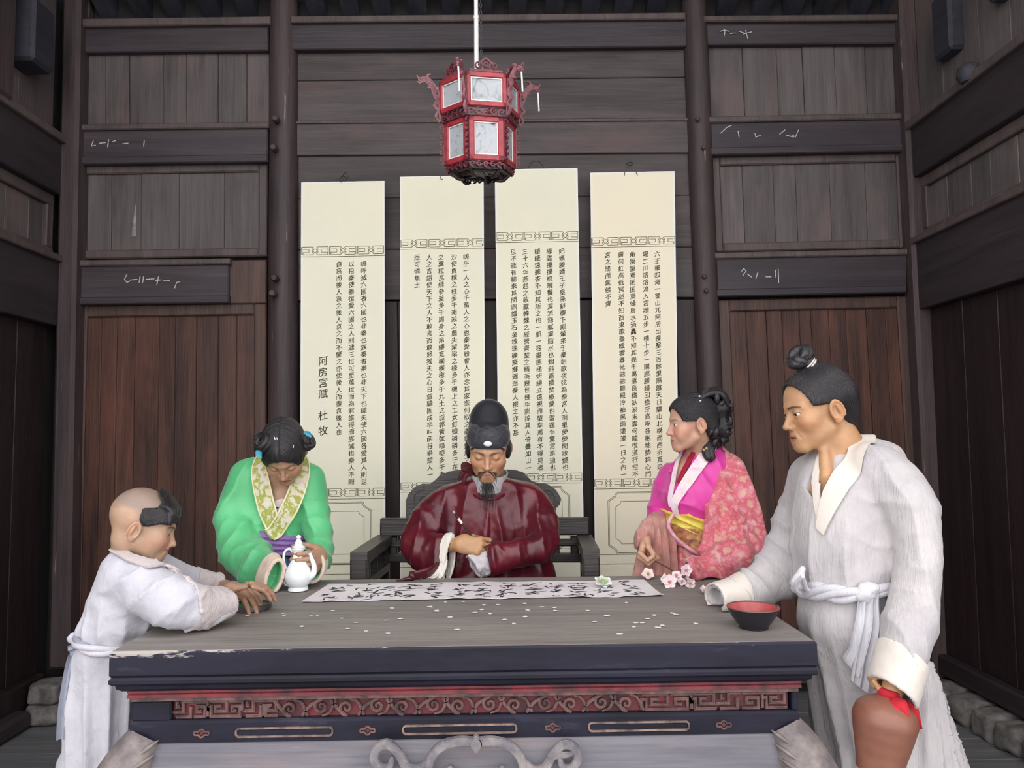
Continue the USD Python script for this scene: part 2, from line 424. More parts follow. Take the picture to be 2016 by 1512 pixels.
rail(1408, 502, 1786, 584, -8)
framed(1412, 590, 1790, 1350, -8, 34, 48, 24, 10, W_DOOR, W_DOORF)
# centre bay: horizontal boards, the top one a deep beam
obj('rail', slab(hq(px4(572, 33, 1352, 98, YB - 0.06, dv0=-7, dv1=-7)), 0.1, 0.006), W_RAIL, wb)
obj('rail_moulding', slab(hq(px4(572, 31, 1350, 44, YB - 0.085, dv0=-7, dv1=-7)), 0.1, 0.005), W_TRIM, wb)
boards(wb, px4(570, 98, 1352, 240, YB - 0.012, 0, 8, -7, -7), 2, False, W_UPX, jitter=0.004)
obj('rail', slab(hq(px4(570, 238, 1360, 306, YB - 0.024, dv0=-6, dv1=-6)), 0.05, 0.004), W_UPX, wb)
obj('rail_moulding', slab(hq(px4(570, 238, 1360, 243, YB - 0.034, dv0=-6, dv1=-6)), 0.05, 0.002), W_TRIM, wb)
boards(wb, px4(570, 307, 1362, 592, YB - 0.008, 0, 30, -7, -7), 3, False, W_UPX, jitter=0.003)
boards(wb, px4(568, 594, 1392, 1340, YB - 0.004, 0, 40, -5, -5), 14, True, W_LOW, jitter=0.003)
# chalk numerals and tally strokes that carpenters left on the rails
stroke_marks(wb, YB - 0.056, [[(184, 276), (180, 288), (188, 286)], [(196, 282), (208, 281)], [(214, 275), (212, 289)], [(222, 279), (228, 277)], [(242, 283), (252, 282)], [(284, 277), (283, 288)]])
stroke_marks(wb, YB - 0.056, [[(250, 540), (245, 550), (250, 556), (256, 553)], [(258, 551), (270, 550)], [(276, 544), (274, 556)], [(283, 544), (281, 556)], [(288, 550), (303, 549)], [(312, 545), (309, 560)], [(306, 552), (317, 551)], [(322, 553), (334, 552)], [(344, 567), (348, 556), (354, 555)]])
stroke_marks(wb, YB - 0.061, [[(1418, 62), (1426, 59), (1434, 62)], [(1427, 60), (1426, 70)], [(1438, 66), (1447, 65)], [(1456, 62), (1464, 65)], [(1468, 60), (1472, 76)], [(1464, 67), (1479, 63)]])
stroke_marks(wb, YB - 0.056, [[(1419, 262), (1432, 250), (1440, 247)], [(1453, 258), (1455, 270)], [(1486, 262), (1488, 270), (1498, 266)], [(1535, 264), (1545, 256)], [(1548, 266), (1562, 270)], [(1572, 256), (1566, 270), (1560, 266)]])
stroke_marks(wb, YB - 0.056, [[(1460, 534), (1464, 529), (1469, 533), (1462, 543)], [(1472, 540), (1480, 546)], [(1492, 536), (1488, 548)], [(1508, 545), (1518, 545)], [(1527, 532), (1526, 546)], [(1532, 530), (1533, 556)]])
dp = np.array([P(u, v, YB - 0.004)[[0, 2]] for u, v in ((267, 404), (266, 430), (264, 462))])
obj('whitewash_drip', frame(extrude(band(spline(dp, 16), np.linspace(0.004, 0.026, 16)), 0.0015), (0, YB - 0.004, 0), *XZ), plain('grey_whitewash', (0.30, 0.29, 0.27), 0.9, noise=0.4, nscale=60), wb)

# ---------------------------------------------------------------- side walls (built once, mirrored with their own heights)
def side_wall(side):
    s = -1 if side == 'left' else 1
    x = -2.42 if s < 0 else 2.335
    w = thing('wall_' + side, f'dark timber {side} side wall of rails and board panels reaching towards the viewer', None, kind='structure')
    y0, y1 = 0.9, YB - 0.1
    # heights of the rails, from the back corner
    H = dict(a=(3.02, 2.72), b=(2.37, 2.01), sill=0.20) if s < 0 else dict(a=(3.08, 2.79), b=(2.44, 2.06), sill=0.23)
    def slabx(ya, yb, za, zb, dx, m, name, t=0.06, b=0.005):
        xx = x - s * dx                                                           # dx: how far it stands proud into the room
        obj(name, box((xx, ya, za), (xx + s * t, yb, zb), b), m, w)
    def upright(za, zb, n, dx, m, name='board'):
        ys = np.linspace(y0, y1, n + 1) + np.array([0] + [rng.uniform(-0.04, 0.04) for _ in range(n - 1)] + [0])
        for i in range(n):
            slabx(ys[i] + 0.001, ys[i + 1] - 0.001, za, zb, dx + rng.uniform(-0.002, 0.002), m, name, 0.025, 0.003)
    obj('backing', box((x + s * 0.03, y0, -0.05), (x + s * 0.1, y1 + 0.2, 4.9)), DARKGAP, w)
    upright(H['a'][0], 4.8, 12, 0.0, W_UP)
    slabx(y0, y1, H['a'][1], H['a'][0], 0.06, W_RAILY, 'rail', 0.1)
    slabx(y0, y1, H['a'][0] - 0.02, H['a'][0] + 0.025, 0.085, W_TRIM, 'rail_moulding', 0.1)
    upright(H['b'][0] + 0.06, H['a'][1] - 0.06, 16, -0.005, W_UP)
    slabx(y0, y1, H['a'][1] - 0.06, H['a'][1], 0.02, W_TRIM, 'frame_bar', 0.04)
    slabx(y0, y1, H['b'][0], H['b'][0] + 0.06, 0.02, W_TRIM, 'frame_bar', 0.04)
    for yy in (y1 - 0.065, 2.75, 1.6):
        slabx(yy, yy + 0.06, H['b'][0] + 0.06, H['a'][1] - 0.06, 0.02, W_TRIM, 'frame_bar', 0.04)
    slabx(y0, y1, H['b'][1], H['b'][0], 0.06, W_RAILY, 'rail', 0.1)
    slabx(y0, y1, H['b'][0] - 0.02, H['b'][0] + 0.015, 0.085, W_TRIM, 'rail_moulding', 0.1)
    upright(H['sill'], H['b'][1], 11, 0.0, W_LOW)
    slabx(y0, y1, 0.0 if s < 0 else 0.13, H['sill'], 0.05, W_LOW if s < 0 else W_RAILY, 'sill', 0.09, 0.01)
    if s < 0:
        slabx(3.44, 3.60, H['a'][0], 4.8, 0.10, W_POST, 'post', 0.16, 0.02)
        slabx(3.66, 3.84, 3.27, 3.60, 0.14, W_CEIL, 'beam_end', 0.2, 0.015)
    else:
        slabx(3.65, 3.81, 3.31, 3.64, 0.07, W_CEIL, 'beam_end', 0.2, 0.015)
        slabx(3.22, 3.36, 3.36, 3.68, 0.07, W_CEIL, 'beam_end', 0.2, 0.015)
        obj('knob', lathe([(0.0, 0), (0.035, 0.0), (0.055, 0.03), (0.05, 0.07), (0.02, 0.09), (0, 0.09)], 16, (x - 0.07, 3.52, 3.07)), W_CEIL, w, smooth=50)
    return w, x, H


wl, XL, HL = side_wall('left')
wr, XR, HR = side_wall('right')
# rubble footing along the right wall, stones of their own
ft = thing('baseboard_right', 'low footing of rough grey stones under the right side wall', None, kind='structure')
y = 4.05
k = 0
while y > 2.6:
    l = rng.uniform(0.10, 0.24)
    m = trimesh.creation.icosphere(2, 1.0)
    v = np.array(m.vertices); v = np.sign(v) * np.abs(v) ** 0.55
    v *= np.array([0.10, l / 2 * 0.97, 0.062]); v += 0.016 * (meshkit.noise(v * 22 + k * 9.1, k)[:, None] - 0.5) * 2
    v += np.array([XR - 0.075 + rng.uniform(-0.015, 0.015), y - l / 2, 0.058])
    obj('stone', (v, np.array(m.faces)), STONE, ft, smooth=50)
    y -= l; k += 1
fl_ = thing('baseboard_left', 'worn stone and timber sill under the left side wall', None, kind='structure')
m = box((XL - 0.02, 1.2, 0.0), (XL + 0.12, 3.86, 0.09), 0.02); obj('kerb', m, W_RAILY, fl_)
bs = thing('post_base', 'blocky weathered stone base under the left corner post', 'stone base')
c = P(105, 1318, 3.96)
v = np.array(trimesh.creation.icosphere(3, 1.0).vertices); fcs = np.array(trimesh.creation.icosphere(3, 1.0).faces)
v = np.sign(v) * np.abs(v) ** 0.4
for z, h, r in ((0.05, 0.05, 0.088), (0.15, 0.052, 0.078)):
    vv = v * np.array([r, r, h]); vv += 0.012 * (meshkit.noise(vv * 25, 5)[:, None] - 0.5)
    obj('stone_block', (vv + np.array([-2.27, 3.945, z]), fcs), STONE, bs, smooth=40)
# ---------------------------------------------------------------- floor: grey boards running across the hall
fl = thing('floor', 'grey wooden floor boards running across the hall', None, kind='structure')
obj('subfloor', box((-2.9, -1.0, -0.12), (2.9, 4.4, -0.045)), DARKGAP, fl)
y = 4.3
while y > 1.0:
    wd = rng.uniform(0.17, 0.24)
    obj('floor_board', box((-2.55, y - wd + 0.003, -0.04), (2.45, y, rng.uniform(-0.0015, 0.0015)), 0.003), W_FLOOR, fl)
    y -= wd
obj('floor_board', box((-2.9, -0.9, -0.04), (2.9, y, 0.0), 0.003), W_FLOOR, fl)
gr = thing('ground', 'unseen pale stone paving behind the viewer, bouncing light into the hall', None, kind='structure')
obj('paving', box((-7, -9, -0.2), (7, -0.92, -0.05)), plain('unseen_bounce_stone', (0.34, 0.33, 0.31), 0.8, noise=0.2, nscale=3), gr)  # out of view; pale surface that bounces sky light into the hall
# ---------------------------------------------------------------- ceiling: boards on rafters that climb from the back wall towards the courtyard
ce = thing('ceiling', 'dark sloping board ceiling on close-set rafters above the back wall', None, kind='structure')
SL = 0.42
def zc(y):
    return 3.80 + (4.2 - y) * SL
for i in range(12):
    x0 = -2.7 + i * 0.45
    q = np.array([[x0, 4.35, zc(4.35) + 0.09], [x0 + 0.446, 4.35, zc(4.35) + 0.09], [x0 + 0.446, 1.3, zc(1.3) + 0.09], [x0, 1.3, zc(1.3) + 0.09]])
    obj('ceiling_board', slab(q, 0.025, axis=2), W_CEIL, ce)
xx = -2.45
while xx < 2.4:
    w = 0.10
    q = np.array([[xx, 4.3, zc(4.3)], [xx + w, 4.3, zc(4.3)], [xx + w, 1.3, zc(1.3)], [xx, 1.3, zc(1.3)]])
    obj('rafter', slab(q, 0.085, axis=2), W_CEIL, ce)
    xx += w + rng.uniform(0.08, 0.11)

# ---------------------------------------------------------------- the writing table
W_TOP = wood('table_top_wood', (0.12, 0.106, 0.095), (0.25, 0.226, 0.205), 'x', 0.6, (0.33, 0.30, 0.285), 0.4, vary=0.08, spec=0.3)
T_NAVY = mat('worn_blue_black_paint', {
    'g': ('geometry', {}), 'm': ('mapping', {'scale': (1.0, 1, 5)}), 'n': ('noise_texture', {'scale': 3.0, 'detail': 6, 'roughness': 0.65}),
    'r': ('rgb_ramp', {'ramp': [(0.3, (0.004, 0.004, 0.008)), (0.62, (0.013, 0.0125, 0.026)), (0.74, (0.042, 0.038, 0.054))]}),
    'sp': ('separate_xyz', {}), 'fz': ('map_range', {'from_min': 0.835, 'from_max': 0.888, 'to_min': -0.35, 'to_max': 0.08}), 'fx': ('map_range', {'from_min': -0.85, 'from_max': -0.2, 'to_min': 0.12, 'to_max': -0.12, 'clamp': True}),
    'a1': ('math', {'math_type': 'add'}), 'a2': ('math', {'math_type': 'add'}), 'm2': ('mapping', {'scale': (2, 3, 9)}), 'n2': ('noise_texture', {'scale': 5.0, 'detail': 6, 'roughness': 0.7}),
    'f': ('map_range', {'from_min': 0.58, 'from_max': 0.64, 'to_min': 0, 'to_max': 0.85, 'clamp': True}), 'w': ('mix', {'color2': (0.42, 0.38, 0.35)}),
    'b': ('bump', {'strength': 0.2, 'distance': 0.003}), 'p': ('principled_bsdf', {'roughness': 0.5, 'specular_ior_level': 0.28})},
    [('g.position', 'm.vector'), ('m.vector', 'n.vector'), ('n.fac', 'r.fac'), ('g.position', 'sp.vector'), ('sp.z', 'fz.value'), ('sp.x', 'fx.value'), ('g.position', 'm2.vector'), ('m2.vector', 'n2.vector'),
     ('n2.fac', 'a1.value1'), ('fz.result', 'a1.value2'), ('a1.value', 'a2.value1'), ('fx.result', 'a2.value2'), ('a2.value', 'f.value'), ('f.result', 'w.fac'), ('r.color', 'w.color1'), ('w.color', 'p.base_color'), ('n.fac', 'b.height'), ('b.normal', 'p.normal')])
T_RED = plain('faded_red_lacquer', (0.20, 0.028, 0.036), 0.5, nscale=22, color2=(0.06, 0.018, 0.022), bump=0.2)
T_CARVE = plain('brown_carved_lacquer', (0.17, 0.085, 0.075), 0.5, nscale=30, color2=(0.05, 0.027, 0.028), bump=0.25)
T_CARVEBACK = plain('dark_red_ground', (0.17, 0.022, 0.03), 0.65, nscale=16, color2=(0.045, 0.015, 0.018))
T_GOLD = plain('worn_gilt_edge', (0.30, 0.20, 0.16), 0.5, nscale=26, color2=(0.07, 0.05, 0.05))
T_APRON = wood('grey_blue_worn_paint', (0.055, 0.055, 0.085), (0.16, 0.152, 0.172), 'x', 0.48, (0.19, 0.175, 0.185), 0.35, vary=0.05, streak=(0.30, 0.25, 0.235), streak_cut=0.64, tint=(0.20, 0.145, 0.14))
T_APRONC = plain('worn_apron_carving', (0.27, 0.24, 0.23), 0.55, nscale=22, color2=(0.10, 0.095, 0.12), bump=0.3)
T_LEG = plain('worn_brown_leg_paint', (0.24, 0.20, 0.185), 0.6, nscale=18, color2=(0.10, 0.085, 0.09), bump=0.4)

tb = thing('writing_table', 'large old carved writing table with grey board top and blue-black front', 'table')
TX0, TX1, TY0, TY1, TZ = -0.953, 0.772, 1.90, 2.80, 0.888
ys = [TY0 + 0.004, 2.03, 2.27, 2.52, TY1]
for i in range(4):
    obj('top_board', box((TX0 + 0.006, ys[i] + 0.0012, TZ - 0.03), (TX1 - 0.006, ys[i + 1] - 0.0012, TZ - (0.0006 if i % 2 else 0.0))), W_TOP, tb)
# the moulded edge: one swept profile round the four sides
prof = [(0.0, TZ - 0.004), (0.004, TZ - 0.0005), (0.02, TZ - 0.0005), (0.02, TZ - 0.09), (-0.0, TZ - 0.09)]
def ring(profile, name, m, inset=0.0, parent=tb):
    """Mitred moulding round the table: profile points are (how far inside the outline, z)."""
    pr = np.array(profile)
    vs, fs = [], []
    for d, z in pr:
        d = d + inset
        vs += [[TX0 + d, TY0 + d, z], [TX1 - d, TY0 + d, z], [TX1 - d, TY1 - d, z], [TX0 + d, TY1 - d, z]]
    n = len(pr)
    for i in range(n):
        j = (i + 1) % n
        for k in range(4):
            k2 = (k + 1) % 4
            fs += [[4 * i + k, 4 * i + k2, 4 * j + k2], [4 * i + k, 4 * j + k2, 4 * j + k]]
    mm = trimesh.Trimesh(vs, fs, process=False)
    if mm.volume < 0:
        mm.invert()
    return obj(name, mm, m, parent)
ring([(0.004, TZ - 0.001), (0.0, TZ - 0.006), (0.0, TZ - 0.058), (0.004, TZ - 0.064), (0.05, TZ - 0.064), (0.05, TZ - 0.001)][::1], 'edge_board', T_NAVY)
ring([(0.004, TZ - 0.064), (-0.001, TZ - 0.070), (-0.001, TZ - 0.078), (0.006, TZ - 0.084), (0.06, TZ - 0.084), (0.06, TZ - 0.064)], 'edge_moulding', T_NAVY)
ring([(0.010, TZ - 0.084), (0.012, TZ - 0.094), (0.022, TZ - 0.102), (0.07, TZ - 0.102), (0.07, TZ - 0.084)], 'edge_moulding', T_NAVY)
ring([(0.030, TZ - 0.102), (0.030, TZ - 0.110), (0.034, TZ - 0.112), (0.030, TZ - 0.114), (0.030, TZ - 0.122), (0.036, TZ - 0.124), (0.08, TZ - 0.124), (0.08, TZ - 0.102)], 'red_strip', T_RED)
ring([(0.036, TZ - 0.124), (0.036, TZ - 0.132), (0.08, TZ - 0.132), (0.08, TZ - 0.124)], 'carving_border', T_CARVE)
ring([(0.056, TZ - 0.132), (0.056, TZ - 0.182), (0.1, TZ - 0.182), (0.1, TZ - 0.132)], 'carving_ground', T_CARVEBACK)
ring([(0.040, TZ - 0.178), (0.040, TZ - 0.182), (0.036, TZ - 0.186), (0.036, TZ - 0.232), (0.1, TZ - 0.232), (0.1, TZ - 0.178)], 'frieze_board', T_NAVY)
# solid navy blocks at the ends of the carved strip
CZ0, CZ1, CY = TZ - 0.180, TZ - 0.132, TY0 + 0.058
for xa, xb in ((TX0 + 0.037, TX0 + 0.135), (TX1 - 0.052, TX1 - 0.037)):
    obj('corner_block', box((xa, TY0 + 0.037, CZ0), (xb, TY0 + 0.09, CZ1), 0.004), T_NAVY, tb)

def at_front(shape, depth, y, z0=0.0):
    return frame(extrude(shape, depth, 0.0022), (0, y, z0), *XZ)

def key_fret(x0, x1, seed):
    """Square meander in the strip between CZ0 and CZ1."""
    r = random.Random(seed); zs = np.linspace(CZ0 + 0.006, CZ1 - 0.005, 4)
    out, x = [], x0
    while x < x1 - 0.02:
        w = r.choice((0.052, 0.062, 0.072)); w = min(w, x1 - x)
        k = r.randint(0, 2)
        if k == 0:
            out.append([(x, zs[3]), (x + w * 0.9, zs[3]), (x + w * 0.9, zs[1]), (x + w * 0.35, zs[1]), (x + w * 0.35, zs[2]), (x + w * 0.62, zs[2])])
            out.append([(x, zs[0]), (x, zs[2]), (x + w * 0.16, zs[2]), (x + w * 0.16, zs[0]), (x + w, zs[0])])
        elif k == 1:
            out.append([(x, zs[0]), (x + w * 0.8, zs[0]), (x + w * 0.8, zs[2]), (x + w * 0.25, zs[2]), (x + w * 0.25, zs[1]), (x + w * 0.55, zs[1])])
            out.append([(x, zs[3]), (x + w, zs[3]), (x + w, zs[1])])
        else:
            out.append([(x, zs[1]), (x + w * 0.5, zs[1]), (x + w * 0.5, zs[3]), (x + w, zs[3])])
            out.append([(x + w * 0.2, zs[3]), (x + w * 0.2, zs[2]), (x + w * 0.32, zs[2])]); out.append([(x + w * 0.15, zs[0]), (x + w * 0.85, zs[0]), (x + w * 0.85, zs[2])])
        x += w
    return [LineString(o).buffer(0.0036, cap_style=2, join_style=2) for o in out]

def curl(cx, cz, r, turns, start, hand=1, n=44, tail=None):
    """A spiral; hand = -1 mirrors it."""
    t = np.linspace(0, 1, n); a = start + hand * turns * 2 * np.pi * t; rr = r * (1 - 0.82 * t)
    p = np.stack([cx + rr * np.cos(a), cz + rr * np.sin(a)], 1)
    return np.vstack([spline(np.vstack([tail, p[:1]]), 14)[:-1], p]) if tail is not None else p

xa, xb, xc, xd = TX0 + 0.135, -0.56, 0.345, TX1 - 0.05
for s in (1, 2, 3):
    w_ = (xb - xa) / 3
    obj('fretwork', at_front(shapely.union_all(key_fret(xa + (s - 1) * w_, xa + s * w_, s)), 0.013, CY), T_CARVE, tb)
    w_ = (xd - xc) / 3
    obj('fretwork', at_front(shapely.union_all(key_fret(xc + (s - 1) * w_, xc + s * w_, s + 5)), 0.013, CY), T_CARVE, tb)
n_c = 13
zc_ = (CZ0 + CZ1) / 2
for i in range(n_c):
    w_ = (xc - xb) / n_c; cx = xb + (i + 0.5) * w_; h = 1 if i % 2 else -1
    sh = [band(curl(cx + 0.004 * h, zc_ + 0.002 * h, 0.0185, 1.25, math.pi * (0.5 if h > 0 else 1.5), h, tail=np.array([[cx - w_ * 0.6, zc_ - h * 0.017], [cx - w_ * 0.35, zc_ + h * 0.004]])), np.linspace(0.0085, 0.005, 57)),
          band(spline([[cx + w_ * 0.1, zc_ - h * 0.019], [cx + w_ * 0.35, zc_ - h * 0.012], [cx + w_ * 0.55, zc_ + h * 0.016]], 12), np.linspace(0.004, 0.008, 12))]
    obj('scroll_carving', at_front(shapely.union_all(sh), 0.014, CY), T_CARVE, tb)
# sunk slots with raised lips in the frieze
FY, FZ = TY0 + 0.0365, TZ - 0.209
def rounded(x0, x1, z0, z1, r):
    return Polygon([(x0, z0), (x1, z0), (x1, z1), (x0, z1)]).buffer(-r).buffer(r, quad_segs=4)
for u0, u1 in ((464, 657), (792, 1018), (1157, 1357)):
    x0, x1 = P(u0, 1408, FY)[0], P(u1, 1408, FY)[0]
    dz = -0.0105 * ((u0 + u1) / 2 - 985) * 0.00127 * -1
    g = rounded(x0, x1, FZ - 0.012 + dz * 0, FZ + 0.012, 0.010)
    lip = obj('frieze_slot', at_front(g.difference(g.buffer(-0.0044)), 0.007, FY), T_GOLD, tb)
    obj('slot_ground', at_front(g.buffer(-0.0040), 0.0015, FY), T_NAVY, lip)
for u in (398, 724, 1088, 1424):
    x = P(u, 1408, FY)[0]
    g = shapely.union_all([rounded(x - 0.02, x + 0.02, FZ - 0.006, FZ + 0.006, 0.005), Point(x, FZ + 0.003).buffer(0.0085), Point(x, FZ - 0.003).buffer(0.0085)])
    lip = obj('frieze_medallion', at_front(g.difference(g.buffer(-0.004)), 0.006, FY), T_CARVE, tb)
    obj('medallion_ground', at_front(g.buffer(-0.0038), 0.0015, FY), T_CARVEBACK, lip)
# bulging apron below
pr = []
for t in np.linspace(0, 1, 14):
    a = t * math.pi * 0.62
    pr.append((0.040 - 0.048 * math.sin(a) ** 1.0 + 0.0, TZ - 0.232 - 0.185 * t))
ring([(0.09, TZ - 0.232)] [:0] + pr + [(0.10, pr[-1][1]), (0.10, TZ - 0.232)], 'apron', T_APRON)
AY = TY0 - 0.012
def sym(pts):
    return np.array(pts, float)
cxm = P(937, 1480, AY)[0]
def ap(u, v):
    q = P(u, v, AY - 0.004); return (q[0], q[2])
def apl(pts, w, n=40):
    return band(spline([ap(u, v) for u, v in pts], n), np.linspace(w[0], w[1], n) if len(w) == 2 else np.interp(np.linspace(0, 1, n), np.linspace(0, 1, len(w)), w))
half = [([(937, 1462), (905, 1460), (872, 1468), (850, 1490), (845, 1520), (860, 1545), (885, 1546), (896, 1526), (886, 1512)], (0.02, 0.022, 0.018, 0.012)),
        ([(860, 1474), (842, 1500), (822, 1516), (800, 1512), (787, 1488), (764, 1466), (742, 1474), (736, 1496), (748, 1512), (766, 1510), (772, 1494)], (0.010, 0.02, 0.022, 0.02, 0.012))]
for sgn in (1, -1):
    for hi_, (pts, w) in enumerate(half):
        pp = [(937 + sgn * (u - 937), v) for u, v in pts]
        obj('apron_scroll', at_front(apl(pp, w), 0.0165 - 0.003 * hi_ - 0.0007 * (sgn < 0), AY + 0.006), T_APRONC, tb)
obj('apron_scroll', at_front(apl([(1078, 1500), (1096, 1488), (1116, 1486), (1134, 1480)], (0.010, 0.016, 0.008)), 0.014, AY + 0.006), T_APRONC, tb)
obj('apron_scroll', at_front(apl([(937, 1452), (937, 1464), (937, 1476)], (0.012, 0.03, 0.016)), 0.018, AY + 0.006), T_APRONC, tb)
# cabriole legs; curled ribs on their shoulders
for sx in (0, 1):
    for sy in (0, 1):
        ox, oy = (-1 if sx == 0 else 1), (-1 if sy == 0 else 1)
        x0, y0 = (TX0 + 0.055 if sx == 0 else TX1 - 0.055), (TY0 + 0.055 if sy == 0 else TY1 - 0.055)
        zs = np.array([TZ - 0.225, 0.60, 0.54, 0.46, 0.36, 0.25, 0.14, 0.06, 0.0]); out = np.array([-0.012, 0.022, 0.045, 0.050, 0.035, 0.005, -0.005, 0.012, 0.015]); r = np.array([0.045, 0.066, 0.074, 0.070, 0.056, 0.045, 0.040, 0.048, 0.05])
        tt = np.linspace(0, 1, 40); ti = np.linspace(0, 1, len(zs))
        z_, o_, r_ = (PchipInterpolator(ti, a)(tt) for a in (zs, out, r))
        lv, lf = tube(np.stack([x0 + ox * o_ * 0.8, y0 + oy * o_ * (0.8 if sy == 0 else -0.3), z_], 1), r_, 20)
        lg = obj('leg', (lv, lf), T_LEG, tb, smooth=50)
        for k in range(7 if sy == 0 else 0):
            z = 0.645 - 0.028 * k
            o = np.interp(z, z_[::-1], o_[::-1]); rr = np.interp(z, z_[::-1], r_[::-1])
            a = np.linspace(-0.35, 1.25, 14) + (0 if oy < 0 else 0)
            pts = np.stack([x0 + ox * o * 0.8 + (-ox) * (rr + 0.001) * np.sin(a * 0.9 + 0.1) * 1.0, y0 + oy * o * 0.8 + oy * (rr + 0.001) * np.cos(a * 0.9 + 0.1), z + 0.03 * np.sin(a * 1.1) - 0.012], 1)
            obj('carved_rib', tube(pts, 0.0055 * np.sin(np.linspace(0.35, 2.8, 14)), 6), T_LEG, lg, smooth=60)
for ya, yb in ((TY1 - 0.06, TY1 - 0.04),):
    pass

# ---------------------------------------------------------------- on the table
PAPER = plain('rice_paper', (0.74, 0.71, 0.72), 0.85, nscale=5, color2=(0.66, 0.60, 0.63))
INK = plain('black_ink', (0.02, 0.02, 0.024), 0.55)
sh = thing('calligraphy_sheet', 'long white sheet of cursive brush writing in front of the seated man', 'paper')
q = [PZ(593, 1187, TZ), PZ(1307, 1175, TZ), PZ(1268, 1143, TZ), PZ(648, 1151, TZ)]
q = np.array(q)
def sheet_pt(s, t, dz=0.0):
    b = q[0] * (1 - s) * (1 - t) + q[1] * s * (1 - t) + q[2] * s * t + q[3] * (1 - s) * t
    w = 0.0035 * meshkit.noise(np.stack([b[..., 0] * 16, b[..., 1] * 9, b[..., 2] * 0], -1), 4) + 0.004 * np.clip(1 - t * 9, 0, 1)[..., 0] * meshkit.noise(np.stack([b[..., 0] * 28, b[..., 1] * 0, b[..., 2] * 0], -1), 8)
    b = b.copy(); b[..., 2] += 0.0012 + w + dz
    return b
def grid_sheet(nx, ny, fn, th):
    s, t = np.meshgrid(np.linspace(0, 1, nx), np.linspace(0, 1, ny))
    top = fn(s[..., None], t[..., None], 0.0).reshape(-1, 3); bot = fn(s[..., None], t[..., None], -th).reshape(-1, 3)
    f = []
    for j in range(ny - 1):
        for i in range(nx - 1):
            a = j * nx + i
            f += [[a, a + 1, a + nx + 1], [a, a + nx + 1, a + nx]]
    f = np.array(f); n = nx * ny
    edge = [j for j in range(nx)] + [j * nx + nx - 1 for j in range(1, ny)] + [(ny - 1) * nx + i for i in range(nx - 2, -1, -1)] + [j * nx for j in range(ny - 2, 0, -1)]
    e = np.array(edge); e2 = np.roll(e, -1)
    side = np.vstack([np.stack([e, e + n, e2], 1), np.stack([e2, e + n, e2 + n], 1)])
    return np.vstack([top, bot]), np.vstack([f, f[:, ::-1] + n, side])
obj('paper', grid_sheet(120, 24, sheet_pt, 0.0008), PAPER, sh, smooth=40)
r = random.Random(21)
def ink_glyph(cx, cy, w, h):
    """A cursive, invented brush gesture in sheet coordinates (metres): strokes of varying pressure."""
    out = []
    for _ in range(r.randint(3, 6)):
        p0 = np.array([cx + r.uniform(-.5, .5) * w, cy + r.uniform(-.5, .5) * h]); a = r.choice((0.0, 0.15, -0.9, -1.4, -2.4, 0.1)) + r.uniform(-.25, .25); l = r.uniform(.3, .8) * w
        p2 = p0 + l * np.array([math.cos(a), math.sin(a) * h / w]); pm = (p0 + p2) / 2 + np.array([r.uniform(-.2, .2) * w, r.uniform(-.2, .2) * h])
        n = 9; wd = np.interp(np.linspace(0, 1, n), [0, .25, .7, 1], [0.004, 0.0075, 0.0045, 0.0012]) * r.uniform(0.7, 1.25)
        out.append(band(spline([p0, pm, p2], n), wd))
    return out
LS, LT = np.linalg.norm(q[1] - q[0]), np.linalg.norm(q[3] - q[0])
gs = []
for i in range(13):
    cx = 0.06 + i * (LS - 0.10) / 12.6
    n = r.choice((3, 4, 4, 5))
    for k in range(n):
        gs += ink_glyph(cx + r.uniform(-.008, .008), LT * (0.1 + 0.82 * (k + 0.5) / n), r.uniform(0.04, 0.062), LT * 0.72 / n)
gs = shapely.union_all(gs).intersection(Polygon([(0.01, 0.012), (LS - 0.01, 0.012), (LS - 0.01, LT - 0.01), (0.01, LT - 0.01)]))
for g_ in polys(gs.segmentize(0.012)):
    iv, if_, _ = meshkit.arrays(extrude(g_, 0.0004))
    sp_ = sheet_pt((iv[:, :1] / LS), (iv[:, 1:2] / LT)); sp_[:, 2] += 0.0006 + iv[:, 2]
    obj('brush_stroke', (sp_, if_), INK, sh)

# scattered petals
PETAL = plain('white_petal', (0.80, 0.76, 0.77), 0.7, noise=0.15, nscale=200)
spots = [(487, 1213), (560, 1212), (557, 1208), (613, 1212), (625, 1212), (594, 1234), (673, 1218), (685, 1238), (721, 1243), (764, 1248), (772, 1198), (788, 1219), (846, 1195), (859, 1203), (886, 1216), (850, 1196), (861, 1204), (877, 1186), (886, 1215), (912, 1185), (934, 1207), (949, 1201), (953, 1192), (965, 1209), (981, 1191), (993, 1221), (900, 1240), (1033, 1189), (1039, 1202), (1066, 1196), (1034, 1215), (1092, 1197), (1093, 1203), (1170, 1225), (1195, 1213), (1233, 1187), (1248, 1235), (1252, 1227), (1265, 1227), (1275, 1219), (1288, 1212), (1220, 1249), (1295, 1236), (1304, 1232), (1324, 1208), (1332, 1211), (1370, 1228), (1157, 1203), (760, 1222), (702, 1226), (655, 1203), (1012, 1228)]
pet = None
